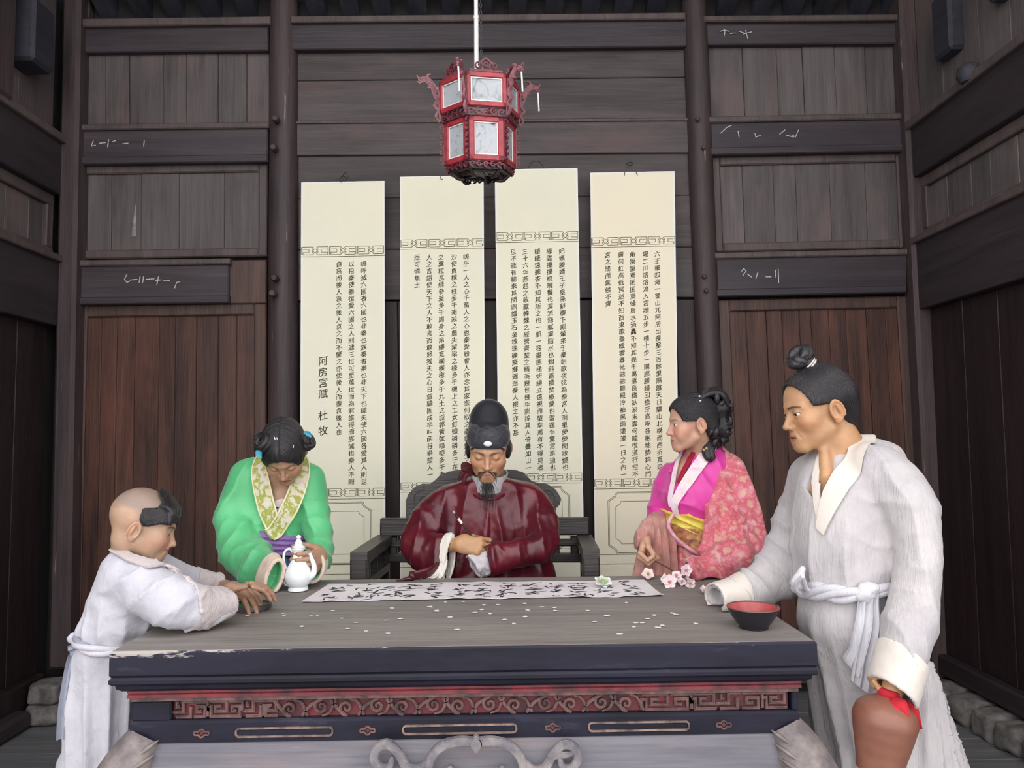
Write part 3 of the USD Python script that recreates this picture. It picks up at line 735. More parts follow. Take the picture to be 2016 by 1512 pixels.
for i, (u, v) in enumerate(spots):
    c = PZ(u, v, TZ)
    if pet is None:
        t = np.linspace(-1, 1, 7); s_ = np.linspace(-1, 1, 7); vv = []
        pm = trimesh.creation.icosphere(2, 1.0); vv = np.array(pm.vertices)
        vv = vv * np.array([0.0062, 0.0085, 0.0007]); vv[:, 2] += 9 * vv[:, 0] ** 2 * 2.2 + 12 * vv[:, 1] ** 2 + 0.0008
        vv[:, 0] *= 1 + 30 * vv[:, 1]
        pet = thing('petal', 'small loose white petal lying among others on the grey tabletop', 'petal', 'scattered petals on the tabletop', loc=c)
        obj('blade', (vv, np.array(pm.faces)), PETAL, pet, smooth=True)
        UsdGeom.Xformable(pet).AddRotateZOp().Set(20.0)
        sc = UsdGeom.Xformable(pet).AddScaleOp(); sc.Set(Gf.Vec3f(1, 1, 1))
    else:
        x = UsdGeom.Xform.Define(stage, '/World/' + numbered('/World', 'petal')); x.GetPrim().GetReferences().AddInternalReference(pet.GetPath()); x.GetPrim().SetInstanceable(True)
        k_ = r.uniform(0.7, 1.15)
        x.GetPrim().GetAttribute('xformOp:translate').Set(Gf.Vec3d(*map(float, c))); x.GetPrim().GetAttribute('xformOp:rotateZ').Set(r.uniform(0, 360)) if x.GetPrim().GetAttribute('xformOp:rotateZ') else None
        x.GetPrim().GetAttribute('xformOp:scale').Set(Gf.Vec3f(k_, k_, k_))

# white porcelain ewer
PORC = plain('white_porcelain', (0.80, 0.84, 0.86), 0.12, spec=0.6)
c = PZ(587, 1163, TZ)
ew = thing('porcelain_ewer', 'glossy white porcelain ewer with lid, loop handle and spout beside the green robe', 'ewer', loc=c)
S = c[1] / FPX
pe = [(0.0, 0.001), (18, 0.5), (19.5, 2), (18.5, 6), (17, 8), (22, 14), (25.5, 23), (26, 31), (23, 41), (17, 52), (12, 61), (10, 70), (10.5, 77), (13.5, 79), (13.5, 81), (9.5, 82)]
t = np.array(pe); tt = np.concatenate([[0], np.cumsum(np.linalg.norm(np.diff(t, axis=0), axis=1))])
obj('body', lathe(np.array(pe) * S, 56), PORC, ew, smooth=50)
ld = obj('lid', lathe(np.array([(9.5, 81.5), (12.5, 82.5), (12.5, 84.5), (8.5, 86), (7, 92), (5, 96), (3.4, 98.5), (3.6, 100), (5, 101.5), (4.6, 104), (2.5, 106), (0.001, 107)]) * S, 40), PORC, ew, smooth=50)
hp = spline([(-10, 0, 72), (-17, 0, 80), (-26, 0, 75), (-28.5, 0, 60), (-24, 0, 44), (-21, 0, 38)], 36)
obj('handle', tube(np.array(hp) * S * np.array([1, 1, 1]), np.linspace(2.6, 2.2, 36) * S, 10), PORC, ew, smooth=60)
hq2 = spline([(-21, 0, 30), (-25.5, 0, 24), (-26, 0, 14), (-18, 0, 9)], 20)
obj('handle', tube(np.array(hq2) * S, 1.9 * S, 8), PORC, ew, smooth=60)
spt = spline([(22, -2, 26), (30, -3, 33), (31, -3, 48), (26, -3, 62), (23, -3, 72)], 30)
obj('spout', tube(np.array(spt) * S, np.linspace(7, 2.8, 30) * S, 12), PORC, ew, smooth=60)
obj('spout_stay', tube(np.array(spline([(9, -1, 71), (16, -2, 73), (23, -3, 68)], 14)) * S, 1.9 * S, 8), PORC, ew, smooth=60)
# bowl
BOUT = plain('black_lacquer', (0.016, 0.014, 0.020), 0.25, spec=0.5)
BIN = plain('red_lacquer', (0.42, 0.075, 0.075), 0.45, noise=0.25, nscale=40)
c = PZ(1484, 1236, TZ)
bw = thing('lacquer_bowl', 'shallow black lacquer bowl with red inside on the right end of the table', 'bowl', loc=c)
S = c[1] / FPX
obj('body', lathe(np.array([(0.001, 0), (26, 0), (28, 1), (28, 5), (34, 12), (43, 25), (48.5, 36), (50, 39.5), (49, 40.5)]) * S, 64), BOUT, bw, smooth=50)
obj('inside', lathe(np.array([(49.2, 40.4), (46.5, 38), (41, 25), (31, 13), (15, 8), (0.001, 7)]) * S, 64), BIN, bw, smooth=50)
obj('rim', tube([(49 * S * math.cos(a), 49 * S * math.sin(a), 40.3 * S) for a in np.linspace(0, 2 * math.pi, 64, endpoint=False)], 1.3 * S, 8, closed=True), plain('worn_brown_rim', (0.13, 0.07, 0.06), 0.4), bw, smooth=60)
# inkstone under the boy's hands
c = PZ(494, 1199, TZ)
ik = thing('inkstone', 'round dark grey inkstone under the hands of the boy', 'inkstone', loc=c)
S = c[1] / FPX
obj('body', lathe(np.array([(0.001, 0), (36, 0), (38, 2), (38, 9), (36.5, 11), (33, 11), (31, 8), (0.001, 7.5)]) * S, 48), plain('dark_slate', (0.055, 0.055, 0.06), 0.45, noise=0.3, nscale=60), ik, smooth=40)

# ---------------------------------------------------------------- hanging scrolls
SCROLL = plain('cream_scroll_paper', (0.84, 0.81, 0.63), 0.8, nscale=1.6, color2=(0.80, 0.78, 0.63))
SCROLL2 = plain('warm_cream_scroll_paper', (0.88, 0.80, 0.61), 0.8, nscale=1.6, color2=(0.85, 0.79, 0.62))
EDGE = plain('white_scroll_edge', (0.86, 0.85, 0.80), 0.8)
LINE = plain('printed_olive_line', (0.13, 0.11, 0.055), 0.8)
GLYPH = plain('printed_brush_ink', (0.045, 0.042, 0.022), 0.8)
try:
    from PIL import ImageFont
    FONT = ImageFont.truetype(glob.glob('/opt/blender-*/*/datafiles/fonts/Noto Sans CJK*')[0], 44)
except Exception:
    FONT = None
_gl = {}


def glyph(ch):
    """The outline of one character in a unit square, slimmed a little and rising to the right as brush writing does."""
    if ch not in _gl:
        m = FONT.getmask(ch, mode='L'); w, h = m.size
        ox, oy = FONT.getbbox(ch)[:2]
        a = np.pad(np.array(m).reshape(h, w) > 120, ((0, 0), (1, 1))).astype(np.int8)
        d = np.diff(a, axis=1)
        r0, s0 = np.nonzero(d == 1); e0 = np.nonzero(d == -1)[1]
        g = shapely.union_all(shapely.box(s0 + ox, -r0 - oy - 1, e0 + ox, -r0 - oy)).buffer(0.5).buffer(-0.25).simplify(0.55)
        g = affinity.affine_transform(g, [1 / 44, 0, 0.10 / 44, 1 / 44, -0.5, 0.60])
        _gl[ch] = g
    return _gl[ch]


YS = YB - 0.115
TEXTS = {
    1: ['嗚呼滅六國者六國也非秦也族秦者秦也非天下也嗟夫使六國各愛其人則足', '以拒秦使秦復愛六國之人則遞三世可至萬世而為君誰得而族滅也秦人不暇', '自哀而後人哀之後人哀之而不鑒之亦使後人而復哀後人也'],
    2: ['嗟乎一人之心千萬人之心也秦愛紛奢人亦念其家奈何取之盡錙銖用之如泥', '沙使負棟之柱多于南畝之農夫架梁之椽多于機上之工女釘頭磷磷多于在庾', '之粟粒瓦縫參差多于周身之帛縷直欄橫檻多于九土之城郭管弦嘔啞多于市', '人之言語使天下之人不敢言而敢怒獨夫之心日益驕固戍卒叫函谷舉楚人一', '炬可憐焦土'],
    3: ['妃嬪媵嬙王子皇孫辭樓下殿輦來于秦朝歌夜弦為秦宮人明星熒熒開妝鏡也', '綠雲擾擾梳曉鬟也渭流漲膩棄脂水也烟斜霧橫焚椒蘭也雷霆乍驚宮車過也', '轆轆遠聽杳不知其所之也一肌一容盡態極妍縵立遠視而望幸焉有不得見者', '三十六年燕趙之收藏韓魏之經營齊楚之精英幾世幾年剽掠其人倚疊如山一', '旦不能有輸來其間鼎鐺玉石金塊珠礫棄擲邐迤秦人視之亦不甚'],
    4: ['六王畢四海一蜀山兀阿房出覆壓三百餘里隔離天日驪山北構而西折直走咸', '陽二川溶溶流入宮牆五步一樓十步一閣廊腰縵回檐牙高啄各抱地勢鈎心鬥', '角盤盤焉囷囷焉蜂房水渦矗不知其幾千萬落長橋臥波未雲何龍復道行空不', '霽何虹高低冥迷不知西東歌臺暖響春光融融舞殿冷袖風雨淒淒一日之內一', '宮之間而氣候不齊'],
}
# corners TL, TR, BR, BL; columns at the top line; first character's v; pitch; upper band (v0, v1, line); lower band; slant of the columns px per px
SC = {
    1: dict(c=[(593, 359), (757, 356), (759, 1152), (590, 1154)], col=(716, 691.7, 667.3), v=523, pitch=13.85, ub=(489, 505, 509), lb=(967, 982, 987), lab='far left cream hanging scroll carrying the title column, beside the left timber post', m=SCROLL),
    2: dict(c=[(787, 348), (952, 345), (957, 1150), (788, 1152)], col=(917.6, 893.7, 868.5, 845, 821), v=509, pitch=13.83, ub=(475, 490, 494), lb=(955, 969, 973), lab='cream hanging scroll of five columns behind the black-hatted man, left of the lantern axis', m=SCROLL),
    3: dict(c=[(974, 334), (1137, 331), (1151, 1148), (984, 1150)], col=(1106, 1081.4, 1057.8, 1034, 1010.5), v=498, pitch=13.77, ub=(461, 477, 481), lb=(938, 953, 957), lab='highest hung cream scroll, right of the lantern, with a loose wire loop on top', m=SCROLL),
    4: dict(c=[(1162, 340), (1328, 337), (1339, 1146), (1172, 1148)], col=(1293.6, 1270.3, 1245, 1222, 1196), v=504, pitch=13.98, ub=(471, 486, 490), lb=(948, 963, 967), lab='far right cream hanging scroll behind the woman in pink', m=SCROLL2),
}


def scroll(k):
    d = SC[k]; c = np.array(d['c'], float)
    t = thing('hanging_scroll', d['lab'], 'scroll')
    W3 = [P(u, v, YS) for u, v in c]
    vt = (c[0, 1] + c[1, 1]) / 2; vb = (c[3, 1] + c[2, 1]) / 2

    def at(s, v):
        """Point on the sheet: s across 0..1, v the photograph's row at the sheet's middle."""
        b = (v - vt) / (vb - vt); b = np.asarray(b, float)
        s = np.asarray(s, float)
        w = [(1 - s) * (1 - b), s * (1 - b), s * b, (1 - s) * b]
        p = sum(np.multiply.outer(wi, np.array(q)) for wi, q in zip(w, W3))
        return p
    ex = W3[1] - W3[0]; wid = np.linalg.norm(ex)
    def s_of(u, v):
        b = (v - vt) / (vb - vt); l = c[0, 0] * (1 - b) + c[3, 0] * b; rr = c[1, 0] * (1 - b) + c[2, 0] * b
        return (u - l) / (rr - l)
    obj('sheet', slab([W3[3], W3[2], W3[1], W3[0]], 0.003), d['m'], t)
    e = 0.022
    for s0, s1 in ((0, e), (1 - e, 1)):
        obj('edge_strip', slab([at(s0, vb), at(s1, vb), at(s1, vt), at(s0, vt)] + np.array([0, -0.0008, 0]), 0.0006), EDGE, t)
    obj('edge_strip', slab([at(e, vt + 3), at(1 - e, vt + 3), at(1 - e, vt), at(e, vt)] + np.array([0, -0.0008, 0]), 0.0006), EDGE, t)
    # lines and characters are drawn in x, z of the sheet's plane and stand 0.6 mm proud
    def flat(shapes, m, name):
        g = extrude(shapely.union_all(shapes), 0.0006)
        v, f = frame(g, (0, YS - 0.0005, 0), *XZ)
        obj(name, (v, f), m, t)
    def ln(pts, w=0.0026):
        return LineString([tuple(at(s, v)[[0, 2]]) for s, v in pts]).buffer(w / 2, cap_style=2, join_style=2)
    for nm, (v0, v1, vl) in (('upper', d['ub']), ('lower', d['lb'])):
        L = [ln([(0, vl), (1, vl)])]
        vm = (v0 + v1) / 2; h = v1 - v0
        for i in range(3):
            a, u = i / 3 + 0.005, 1 / 3
            for sg in (1, -1):
                def X(x):
                    return a + (x if sg > 0 else 0.985 - x) * u
                L.append(ln([(X(0.03), v1), (X(0.03), v0), (X(0.40), v0), (X(0.44), v0 + h * 0.12), (X(0.38), vm - h * .18), (X(0.42), vm), (X(0.38), vm + h * .18), (X(0.44), v1 - h * .12), (X(0.40), v1), (X(0.06), v1), (X(0.06), vm + h * .2), (X(0.27), vm + h * .2), (X(0.27), vm - h * .2), (X(0.06), vm - h * .2)]))
            L.append(ln([(a + 0.0 * u, v0), (a, v1)]))
            cx = a + 0.4925 * u
            L.append(Point(*at(cx, vm)[[0, 2]]).buffer(0.0115).difference(Point(*at(cx, vm)[[0, 2]]).buffer(0.0088)))
        flat(L, LINE, 'ornament_band')
    # notched double frame at the foot, and two closing lines
    L = []
    for a, b, x0, nt in ((d['lb'][2] + 6, d['lb'][2] + 125, 0.16, 17), (d['lb'][2] + 8, d['lb'][2] + 123, 0.175, 16), (d['lb'][2] + 24, d['lb'][2] + 106, 0.25, 11)):
        k_ = nt / 166.0; vn = nt
        hs = [(x0 + k_, a), (1 - x0 - k_, a), (1 - x0 - k_ * .8, a + vn * .45), (1 - x0, a + vn), (1 - x0, b - vn), (1 - x0 - k_ * .8, b - vn * .45), (1 - x0 - k_, b), (x0 + k_, b), (x0 + k_ * .8, b - vn * .45), (x0, b - vn), (x0, a + vn), (x0 + k_ * .8, a + vn * .45), (x0 + k_, a)]
        L.append(ln(hs, 0.0023))
    L += [ln([(0, d['lb'][2] + 126), (1, d['lb'][2] + 126)]), ln([(0, d['lb'][2] + 144), (1, d['lb'][2] + 144)])]
    flat(L, LINE, 'foot_frame')
    if FONT is not None:
        for ci, (u, txt) in enumerate(zip(d['col'], TEXTS[k])):
            G = []
            s = s_of(u, d['v'])
            for i, ch in enumerate(txt):
                v = d['v'] + i * d['pitch']
                p = at(s, v)
                G.append(affinity.affine_transform(glyph(ch), [0.0330, 0, 0.003, 0.0330, p[0], p[2]]))
            flat(G, GLYPH, 'text_column')
        if k == 1:
            G = []
            for ch, v in zip('阿房宮賦杜牧', (714, 736, 757, 779, 821, 851)):
                p = at(s_of(636, v), v); G.append(affinity.affine_transform(glyph(ch), [0.052, 0, 0.004, 0.052, p[0], p[2]]))
            flat(G, GLYPH, 'title_column')
    return t


sc1, sc2, sc3, sc4 = (scroll(k) for k in (1, 2, 3, 4))
def wire(parent, pts, y, r=0.0018, name='hanging_wire'):
    obj(name, tube(spline([P(u, v, y) for u, v in pts], 24), r, 6), IRON, parent, smooth=60)
wire(sc1, [(672, 359), (668, 353), (674, 347), (682, 350), (681, 357)], YS - 0.004); wire(sc1, [(677, 357), (673, 351), (680, 340), (686, 352)], YS - 0.004)
wire(sc2, [(868, 343), (868, 352), (872, 353)], YS - 0.005)
wire(sc3, [(1040, 331), (1046, 321), (1054, 317), (1064, 320), (1071, 331)], YS - 0.002)
wire(sc4, [(1229, 346), (1230, 338)], YS - 0.005); wire(sc4, [(1255, 345), (1252, 337)], YS - 0.005); wire(sc4, [(1233, 322), (1240, 326), (1246, 322), (1240, 319), (1233, 323)], YB - 0.03)

# ---------------------------------------------------------------- palace lantern
L_RED = plain('red_lantern_lacquer', (0.42, 0.045, 0.06), 0.4, nscale=30, color2=(0.27, 0.025, 0.035))
L_DARK = plain('dusty_red_carving', (0.22, 0.05, 0.065), 0.5, nscale=45, color2=(0.10, 0.025, 0.035))
L_PINK = plain('dusty_pink_carving', (0.34, 0.15, 0.17), 0.55, nscale=45, color2=(0.22, 0.08, 0.10))
L_BROWN = plain('dark_brown_bottom_carving', (0.05, 0.032, 0.03), 0.5, nscale=50, color2=(0.02, 0.013, 0.013))
RIBBON = plain('white_ribbon', (0.8, 0.78, 0.76), 0.8)
PANE = mat('painted_lantern_glass', {'g': ('geometry', {}), 'n': ('noise_texture', {'scale': 16.0, 'detail': 5, 'roughness': 0.65, 'distortion': 1.5}), 'r': ('rgb_ramp', {'ramp': [(0.30, (0.10, 0.11, 0.12)), (0.38, (0.38, 0.42, 0.42)), (0.46, (0.56, 0.60, 0.63)), (0.60, (0.60, 0.64, 0.68)), (0.70, (0.60, 0.50, 0.48))]}),
    'p': ('principled_bsdf', {'roughness': 0.2, 'specular_ior_level': 0.5}), 't': ('translucent_bsdf', {}), 'mx': ('mix_closure', {'fac': 0.3})},
    [('g.position', 'n.vector'), ('n.fac', 'r.fac'), ('r.color', 'p.base_color'), ('r.color', 't.color'), ('p.BSDF', 'mx.closure1'), ('t.BSDF', 'mx.closure2')], surface='mx.closure')
LY = 3.0
LS_ = LY / FPX
lc = P(945, 256, LY)
la = thing('palace_lantern', 'six-sided red carved palace lantern with painted white panes and dragon-head corners', 'lantern', loc=lc)
UsdGeom.Xformable(la).AddRotateXOp().Set(6.0)                                   # it hangs a little askew
A0 = math.radians(-17.7)
def corner(k, R, z):
    """Corner k of the hexagon (0 faces the viewer)."""
    a = A0 + k * math.pi / 3
    return np.array([R * math.sin(a), -R * math.cos(a), z])
def hexbar(k, R, z0, z1, w, m, name='frame_bar'):
    pass
def tier(R, z0, z1, bar, panes_w, name):
    for k in range(6):
        a, b = corner(k, R, 0), corner(k + 1, R, 0)
        e = (b - a) / np.linalg.norm(b - a); nrm = np.array([e[1], -e[0], 0]); nrm = nrm if nrm @ (a + b) > 0 else -nrm
        Lw = np.linalg.norm(b - a)
        fr = frame(trimesh.util.concatenate([box((0, 0, -0.010), (Lw, bar, 0.008), 0.003), box((0, z1 - z0 - bar, -0.010), (Lw, z1 - z0, 0.008), 0.003), box((0, 0, -0.010), (panes_w, z1 - z0, 0.008), 0.003), box((Lw - panes_w, 0, -0.010), (Lw, z1 - z0, 0.008), 0.003)]), a + np.array([0, 0, z0]), e, (0, 0, 1), nrm)
        f = obj(name, fr, L_RED, la)
        obj('pane', frame(box((panes_w * 0.7, bar * 0.7, -0.004), (Lw - panes_w * 0.7, z1 - z0 - bar * 0.7, -0.001)), a + np.array([0, 0, z0]), e, (0, 0, 1), nrm), PANE, f)
        # white beading round the pane
        bd = shapely.box(panes_w, bar, Lw - panes_w, z1 - z0 - bar); bd = bd.difference(bd.buffer(-0.004, join_style=2))
        obj('bead', frame(extrude(bd, 0.003), a + np.array([0, 0, z0]) , e, (0, 0, 1), nrm), RIBBON, f)
R1, R2 = 0.158, 0.140
zt1, zt0 = 0.180, 0.050
tier(R1, zt0, zt1, 0.020, 0.017, 'upper_panel_frame')
tier(R2, -0.152, 0.018, 0.022, 0.024, 'lower_panel_frame')
def lace(R, z0, z1, m, name, n=5, hang=False, seed=3):
    """A pierced carved band on each side of the hexagon."""
    rr_ = random.Random(seed)
    for k in range(6):
        a, b = corner(k, R, 0), corner(k + 1, R, 0)
        e = (b - a) / np.linalg.norm(b - a); nrm = np.array([e[1], -e[0], 0]); nrm = nrm if nrm @ (a + b) > 0 else -nrm
        Lw = np.linalg.norm(b - a); h = z1 - z0
        sh = [shapely.box(0, h * 0.86, Lw, h)] if hang else [shapely.box(0, 0, Lw, h * 0.14), shapely.box(0, h * 0.86, Lw, h)]
        for i in range(n):
            cx = Lw * (i + 0.5) / n; hd = 1 if i % 2 else -1
            sh.append(band(curl(cx, h * 0.45, min(h * 0.42, Lw / n * 0.52), 1.1, math.pi * 0.5 * hd, hd, 22), np.linspace(0.007, 0.004, 22)))
            sh.append(band(np.array([[cx - Lw / n / 2, h * 0.5], [cx, h * (0.1 if i % 2 else 0.7)], [cx + Lw / n / 2, h * 0.5]]), 0.005))
        obj(name, frame(extrude(shapely.union_all(sh), 0.008, 0.002), a + np.array([0, 0, z0]), e, (0, 0, 1), nrm), m, la)
lace(R1 - 0.008, 0.016, 0.052, L_DARK, 'carved_band', 5)
lace(R2 - 0.004, -0.176, -0.150, L_DARK, 'carved_band', 5, True)
lace(R2 - 0.050, -0.196, -0.170, L_BROWN, 'bottom_fringe', 4, True)
for k in range(6):   # crest on every upper side
    a, b = corner(k, R1 - 0.006, 0), corner(k + 1, R1 - 0.006, 0); e = (b - a) / np.linalg.norm(b - a); nrm = np.array([e[1], -e[0], 0]); nrm = nrm if nrm @ (a + b) > 0 else -nrm
    Lw = np.linalg.norm(b - a)
    sh = [shapely.box(0.01, 0, Lw - 0.01, 0.012)]
    for hd, cx in ((1, Lw * 0.30), (-1, Lw * 0.70)):
        sh.append(band(curl(cx, 0.024, 0.020, 1.3, math.pi * 1.5, hd, 26), np.linspace(0.008, 0.004, 26)))
    sh.append(band(spline([[Lw * .32, .030], [Lw * .5, .052], [Lw * .68, .030]], 12), 0.008)); sh.append(Point(Lw * .5, 0.03).buffer(0.010).difference(Point(Lw * .5, .03).buffer(0.004)))
    obj('crest', frame(extrude(shapely.union_all(sh), 0.008, 0.002), a + np.array([0, 0, zt1]), e, (0, 0, 1), nrm), L_DARK, la)
# dragon-head brackets on the corners with white ribbons, fretted wings below
def dragon():
    s = [band(spline([[0.004, -0.125], [0.020, -0.10], [0.008, -0.075], [0.026, -0.055], [0.012, -0.03], [0.024, 0.0], [0.03, 0.03]], 40), np.interp(np.linspace(0, 1, 40), [0, .5, 1], [0.008, 0.012, 0.024])),
         band(spline([[0.0, -0.12], [0.004, -0.02], [0.010, 0.03]], 16), 0.008),
         band(spline([[0.026, 0.025], [0.045, 0.052], [0.066, 0.064], [0.092, 0.060]], 24), np.interp(np.linspace(0, 1, 24), [0, .6, 1], [0.026, 0.028, 0.016])),
         band(spline([[0.080, 0.052], [0.092, 0.046], [0.100, 0.049]], 8), 0.007), band(spline([[0.088, 0.066], [0.098, 0.068], [0.104, 0.076]], 8), 0.007),
         band(spline([[0.060, 0.072], [0.052, 0.086], [0.040, 0.088]], 10), np.linspace(0.011, 0.004, 10)), band(spline([[0.05, 0.05], [0.045, 0.034], [0.055, 0.026]], 8), np.linspace(0.012, 0.005, 8))]
    g = shapely.union_all(s)
    return g.difference(Point(0.074, 0.068).buffer(0.0028)).difference(Point(0.017, 0.0).buffer(0.005))
DG = extrude(affinity.scale(dragon(), 0.86, 0.86, origin=(0, 0)), 0.011, 0.002)
def wing():
    s = [shapely.box(0.0, -0.16, 0.008, 0.0)]
    for i in range(5):
        s.append(band(curl(0.014, -0.016 - 0.031 * i, 0.0145, 1.0, math.pi * (0.5 if i % 2 else 1.5), 1 if i % 2 else -1, 18), np.linspace(0.0075, 0.004, 18)))
    return shapely.union_all(s)
WG = extrude(wing(), 0.009, 0.002)
for k in range(6):
    a = corner(k, 1.0, 0); ex_ = a / np.linalg.norm(a); ey_ = np.cross(ex_, (0, 0, 1))
    d_ = obj('dragon_head', frame(DG, corner(k, R1 + 0.004, 0.13) - ey_ * 0.0055, ex_, (0, 0, 1), ey_ * -1 if False else np.cross(ex_, (0, 0, 1))), L_PINK if k in (5, 0, 1) else L_DARK, la)
    if k in (0, 1, 2):
        tip = corner(k, R1 + 0.085, 0.165 if k else 0.175)
        obj('ribbon', tube(spline([tip, tip + np.array([0.002, 0, -0.03]), tip + np.array([0.004, 0, -0.075 if k else -0.10])], 10), 0.0035, 6), RIBBON, d_)
    obj('carved_wing', frame(WG, corner(k, R2 + 0.004, 0.012) - ey_ * 0.0045, ex_, (0, 0, 1), np.cross(ex_, (0, 0, 1))), L_DARK, la)
hx = np.array([corner(k, R2 - 0.012, 0)[:2] for k in range(6)])
plate = Polygon(hx).difference(Polygon(hx * 0.8)).union(shapely.union_all([LineString([hx[k] * 0.85, hx[(k + 3) % 6] * 0.85]).buffer(0.008) for k in range(3)]))
obj('bottom_frame', frame(extrude(plate, 0.012), (0, 0, -0.180), (1, 0, 0), (0, 1, 0), (0, 0, 1)), L_BROWN, la)
obj('bottom_pane', frame(extrude(Polygon(hx * 0.84), 0.003), (0, 0, -0.168), (1, 0, 0), (0, 1, 0), (0, 0, 1)), PANE, la)
for k in range(6):
    c0, c1 = corner(k, R2 - 0.02, -0.172), corner(k, R2 - 0.075, -0.200)
    obj('bottom_bracket', tube(spline([c0, (c0 + c1) / 2 + np.array([0, 0, -0.012]), c1], 10), np.linspace(0.009, 0.006, 10), 8), L_BROWN, la, smooth=60)
# top plate, spokes and boss that carry it
for k in range(6):
    obj('top_spoke', tube([corner(k, R1 - 0.01, zt1 - 0.01), np.array([0, 0, zt1 + 0.005])], 0.006, 6), L_DARK, la)
obj('finial_boss', lathe([(0.001, zt1 - 0.005), (0.022, zt1 - 0.003), (0.026, zt1 + 0.010), (0.016, zt1 + 0.02), (0.020, zt1 + 0.03), (0.010, zt1 + 0.04), (0.001, zt1 + 0.041)], 20), plain('aged_brass', (0.45, 0.40, 0.28), 0.35, metallic=0.8), la, smooth=50)
top = lc + np.array([-0.012, 0, zt1 + 0.03])
rodm = plain('white_painted_rod', (0.78, 0.77, 0.74), 0.45, noise=0.1, nscale=40)
rd = thing('lantern_rod', 'white painted rod that the red lantern hangs from', 'rod')
zr = zc(LY) + 0.09
obj('shaft', tube([top + np.array([0, 0, -0.03]), [top[0], LY, top[2] + 0.26]], 0.0095, 14), rodm, rd, smooth=60)
obj('shaft', tube([[top[0], LY, top[2] + 0.26], [top[0], LY, zr]], 0.0085, 14), rodm, rd, smooth=60)
obj('coupling', lathe([(0.0086, 0), (0.0112, 0.001), (0.0112, 0.014), (0.0086, 0.015)], 16, (top[0], LY, top[2] + 0.253)), rodm, rd, smooth=40)
ch_ = thing('lantern_chain', 'thin dark iron chain hanging down beside the white lantern rod', 'chain')
z = top[2] - 0.02; i = 0
while z < zr:
    a = np.linspace(0, 2 * math.pi, 10, endpoint=False)
    px_ = np.stack([0.0042 * np.cos(a), 0 * a, 0.0105 * np.sin(a)], 1)
    if i % 2:
        px_ = px_[:, [1, 0, 2]]
    obj('link', tube(px_ + np.array([top[0] + 0.019, LY - 0.004, z]), 0.0014, 5, closed=True), IRON, ch_)
    z += 0.0165; i += 1

# ---------------------------------------------------------------- armchair
W_CHAIR = wood('dark_rosewood', (0.014, 0.011, 0.011), (0.055, 0.043, 0.042), 'x', 0.38, (0.12, 0.11, 0.11), 0.25, vary=0.1, spec=0.45)
chr_ = thing('armchair', 'heavy dark rosewood armchair with a carved cloud back under the seated man', 'chair')
CB = 3.36                                                                        # y of the back posts
def cb(u, v, y=CB):
    return P(u, v, y)
def bar_px(name, u0, v0, u1, v1, y, t=0.05, b=0.006, parent=chr_):
    return obj(name, slab(hq(px4(u0, v0, u1, v1, y)), t, b), W_CHAIR, parent)
bl, br = cb(748, 1022), cb(1160, 1020)
bar_px('back_rail', 748, 1022, 830, 1056, CB - 0.03, 0.06); bar_px('back_rail', 1078, 1020, 1160, 1054, CB - 0.03, 0.06)
bar_px('back_rail', 826, 1024, 1082, 1050, CB - 0.02, 0.05)
bar_px('lower_back_rail', 752, 1090, 1158, 1108, CB - 0.02, 0.045)
bar_px('lower_back_rail', 752, 1066, 830, 1078, CB - 0.02, 0.03); bar_px('lower_back_rail', 1080, 1062, 1156, 1076, CB - 0.02, 0.03)
for u0, u1 in ((748, 768), (1140, 1160)):
    a = cb(u0, 1024); b = cb(u1, 1024)
    obj('back_post', box((a[0] + 0.003, CB - 0.024, 0.0), (b[0] - 0.003, CB + 0.02, a[2] - 0.006), 0.006), W_CHAIR, chr_)
for u0, u1 in ((766, 782), (800, 812), (1090, 1102), (1124, 1140)):
    bar_px('back_spindle', u0, 1056, u1, 1106, CB - 0.015, 0.03)
# carved cloud crest
crest = [(800, 1040), (800, 985), (805, 972), (818, 958), (832, 952), (846, 953), (856, 946), (866, 936), (884, 928), (905, 925), (960, 924), (1014, 925), (1030, 930), (1040, 940), (1048, 948), (1062, 951), (1078, 953), (1094, 964), (1104, 980), (1102, 992), (1094, 1000), (1096, 1040)]
pl = Polygon([tuple(P(u, v, CB)[[0, 2]]) for u, v in crest]).buffer(0.01).buffer(-0.01)
cp = obj('crest_panel', frame(extrude(pl, 0.04, 0.010), (0, CB + 0.01, 0), *XZ), W_CHAIR, chr_)
for sg, c0 in ((1, (832, 985)), (-1, (1076, 985))):
    p = P(c0[0], c0[1], CB - 0.03)
    obj('crest_carving', frame(extrude(band(curl(p[0], p[2], 0.05, 1.4, math.pi * 0.5, sg, 40), np.linspace(0.014, 0.006, 40)), 0.008, 0.002), (0, CB - 0.03, 0), *XZ), W_CHAIR, cp)
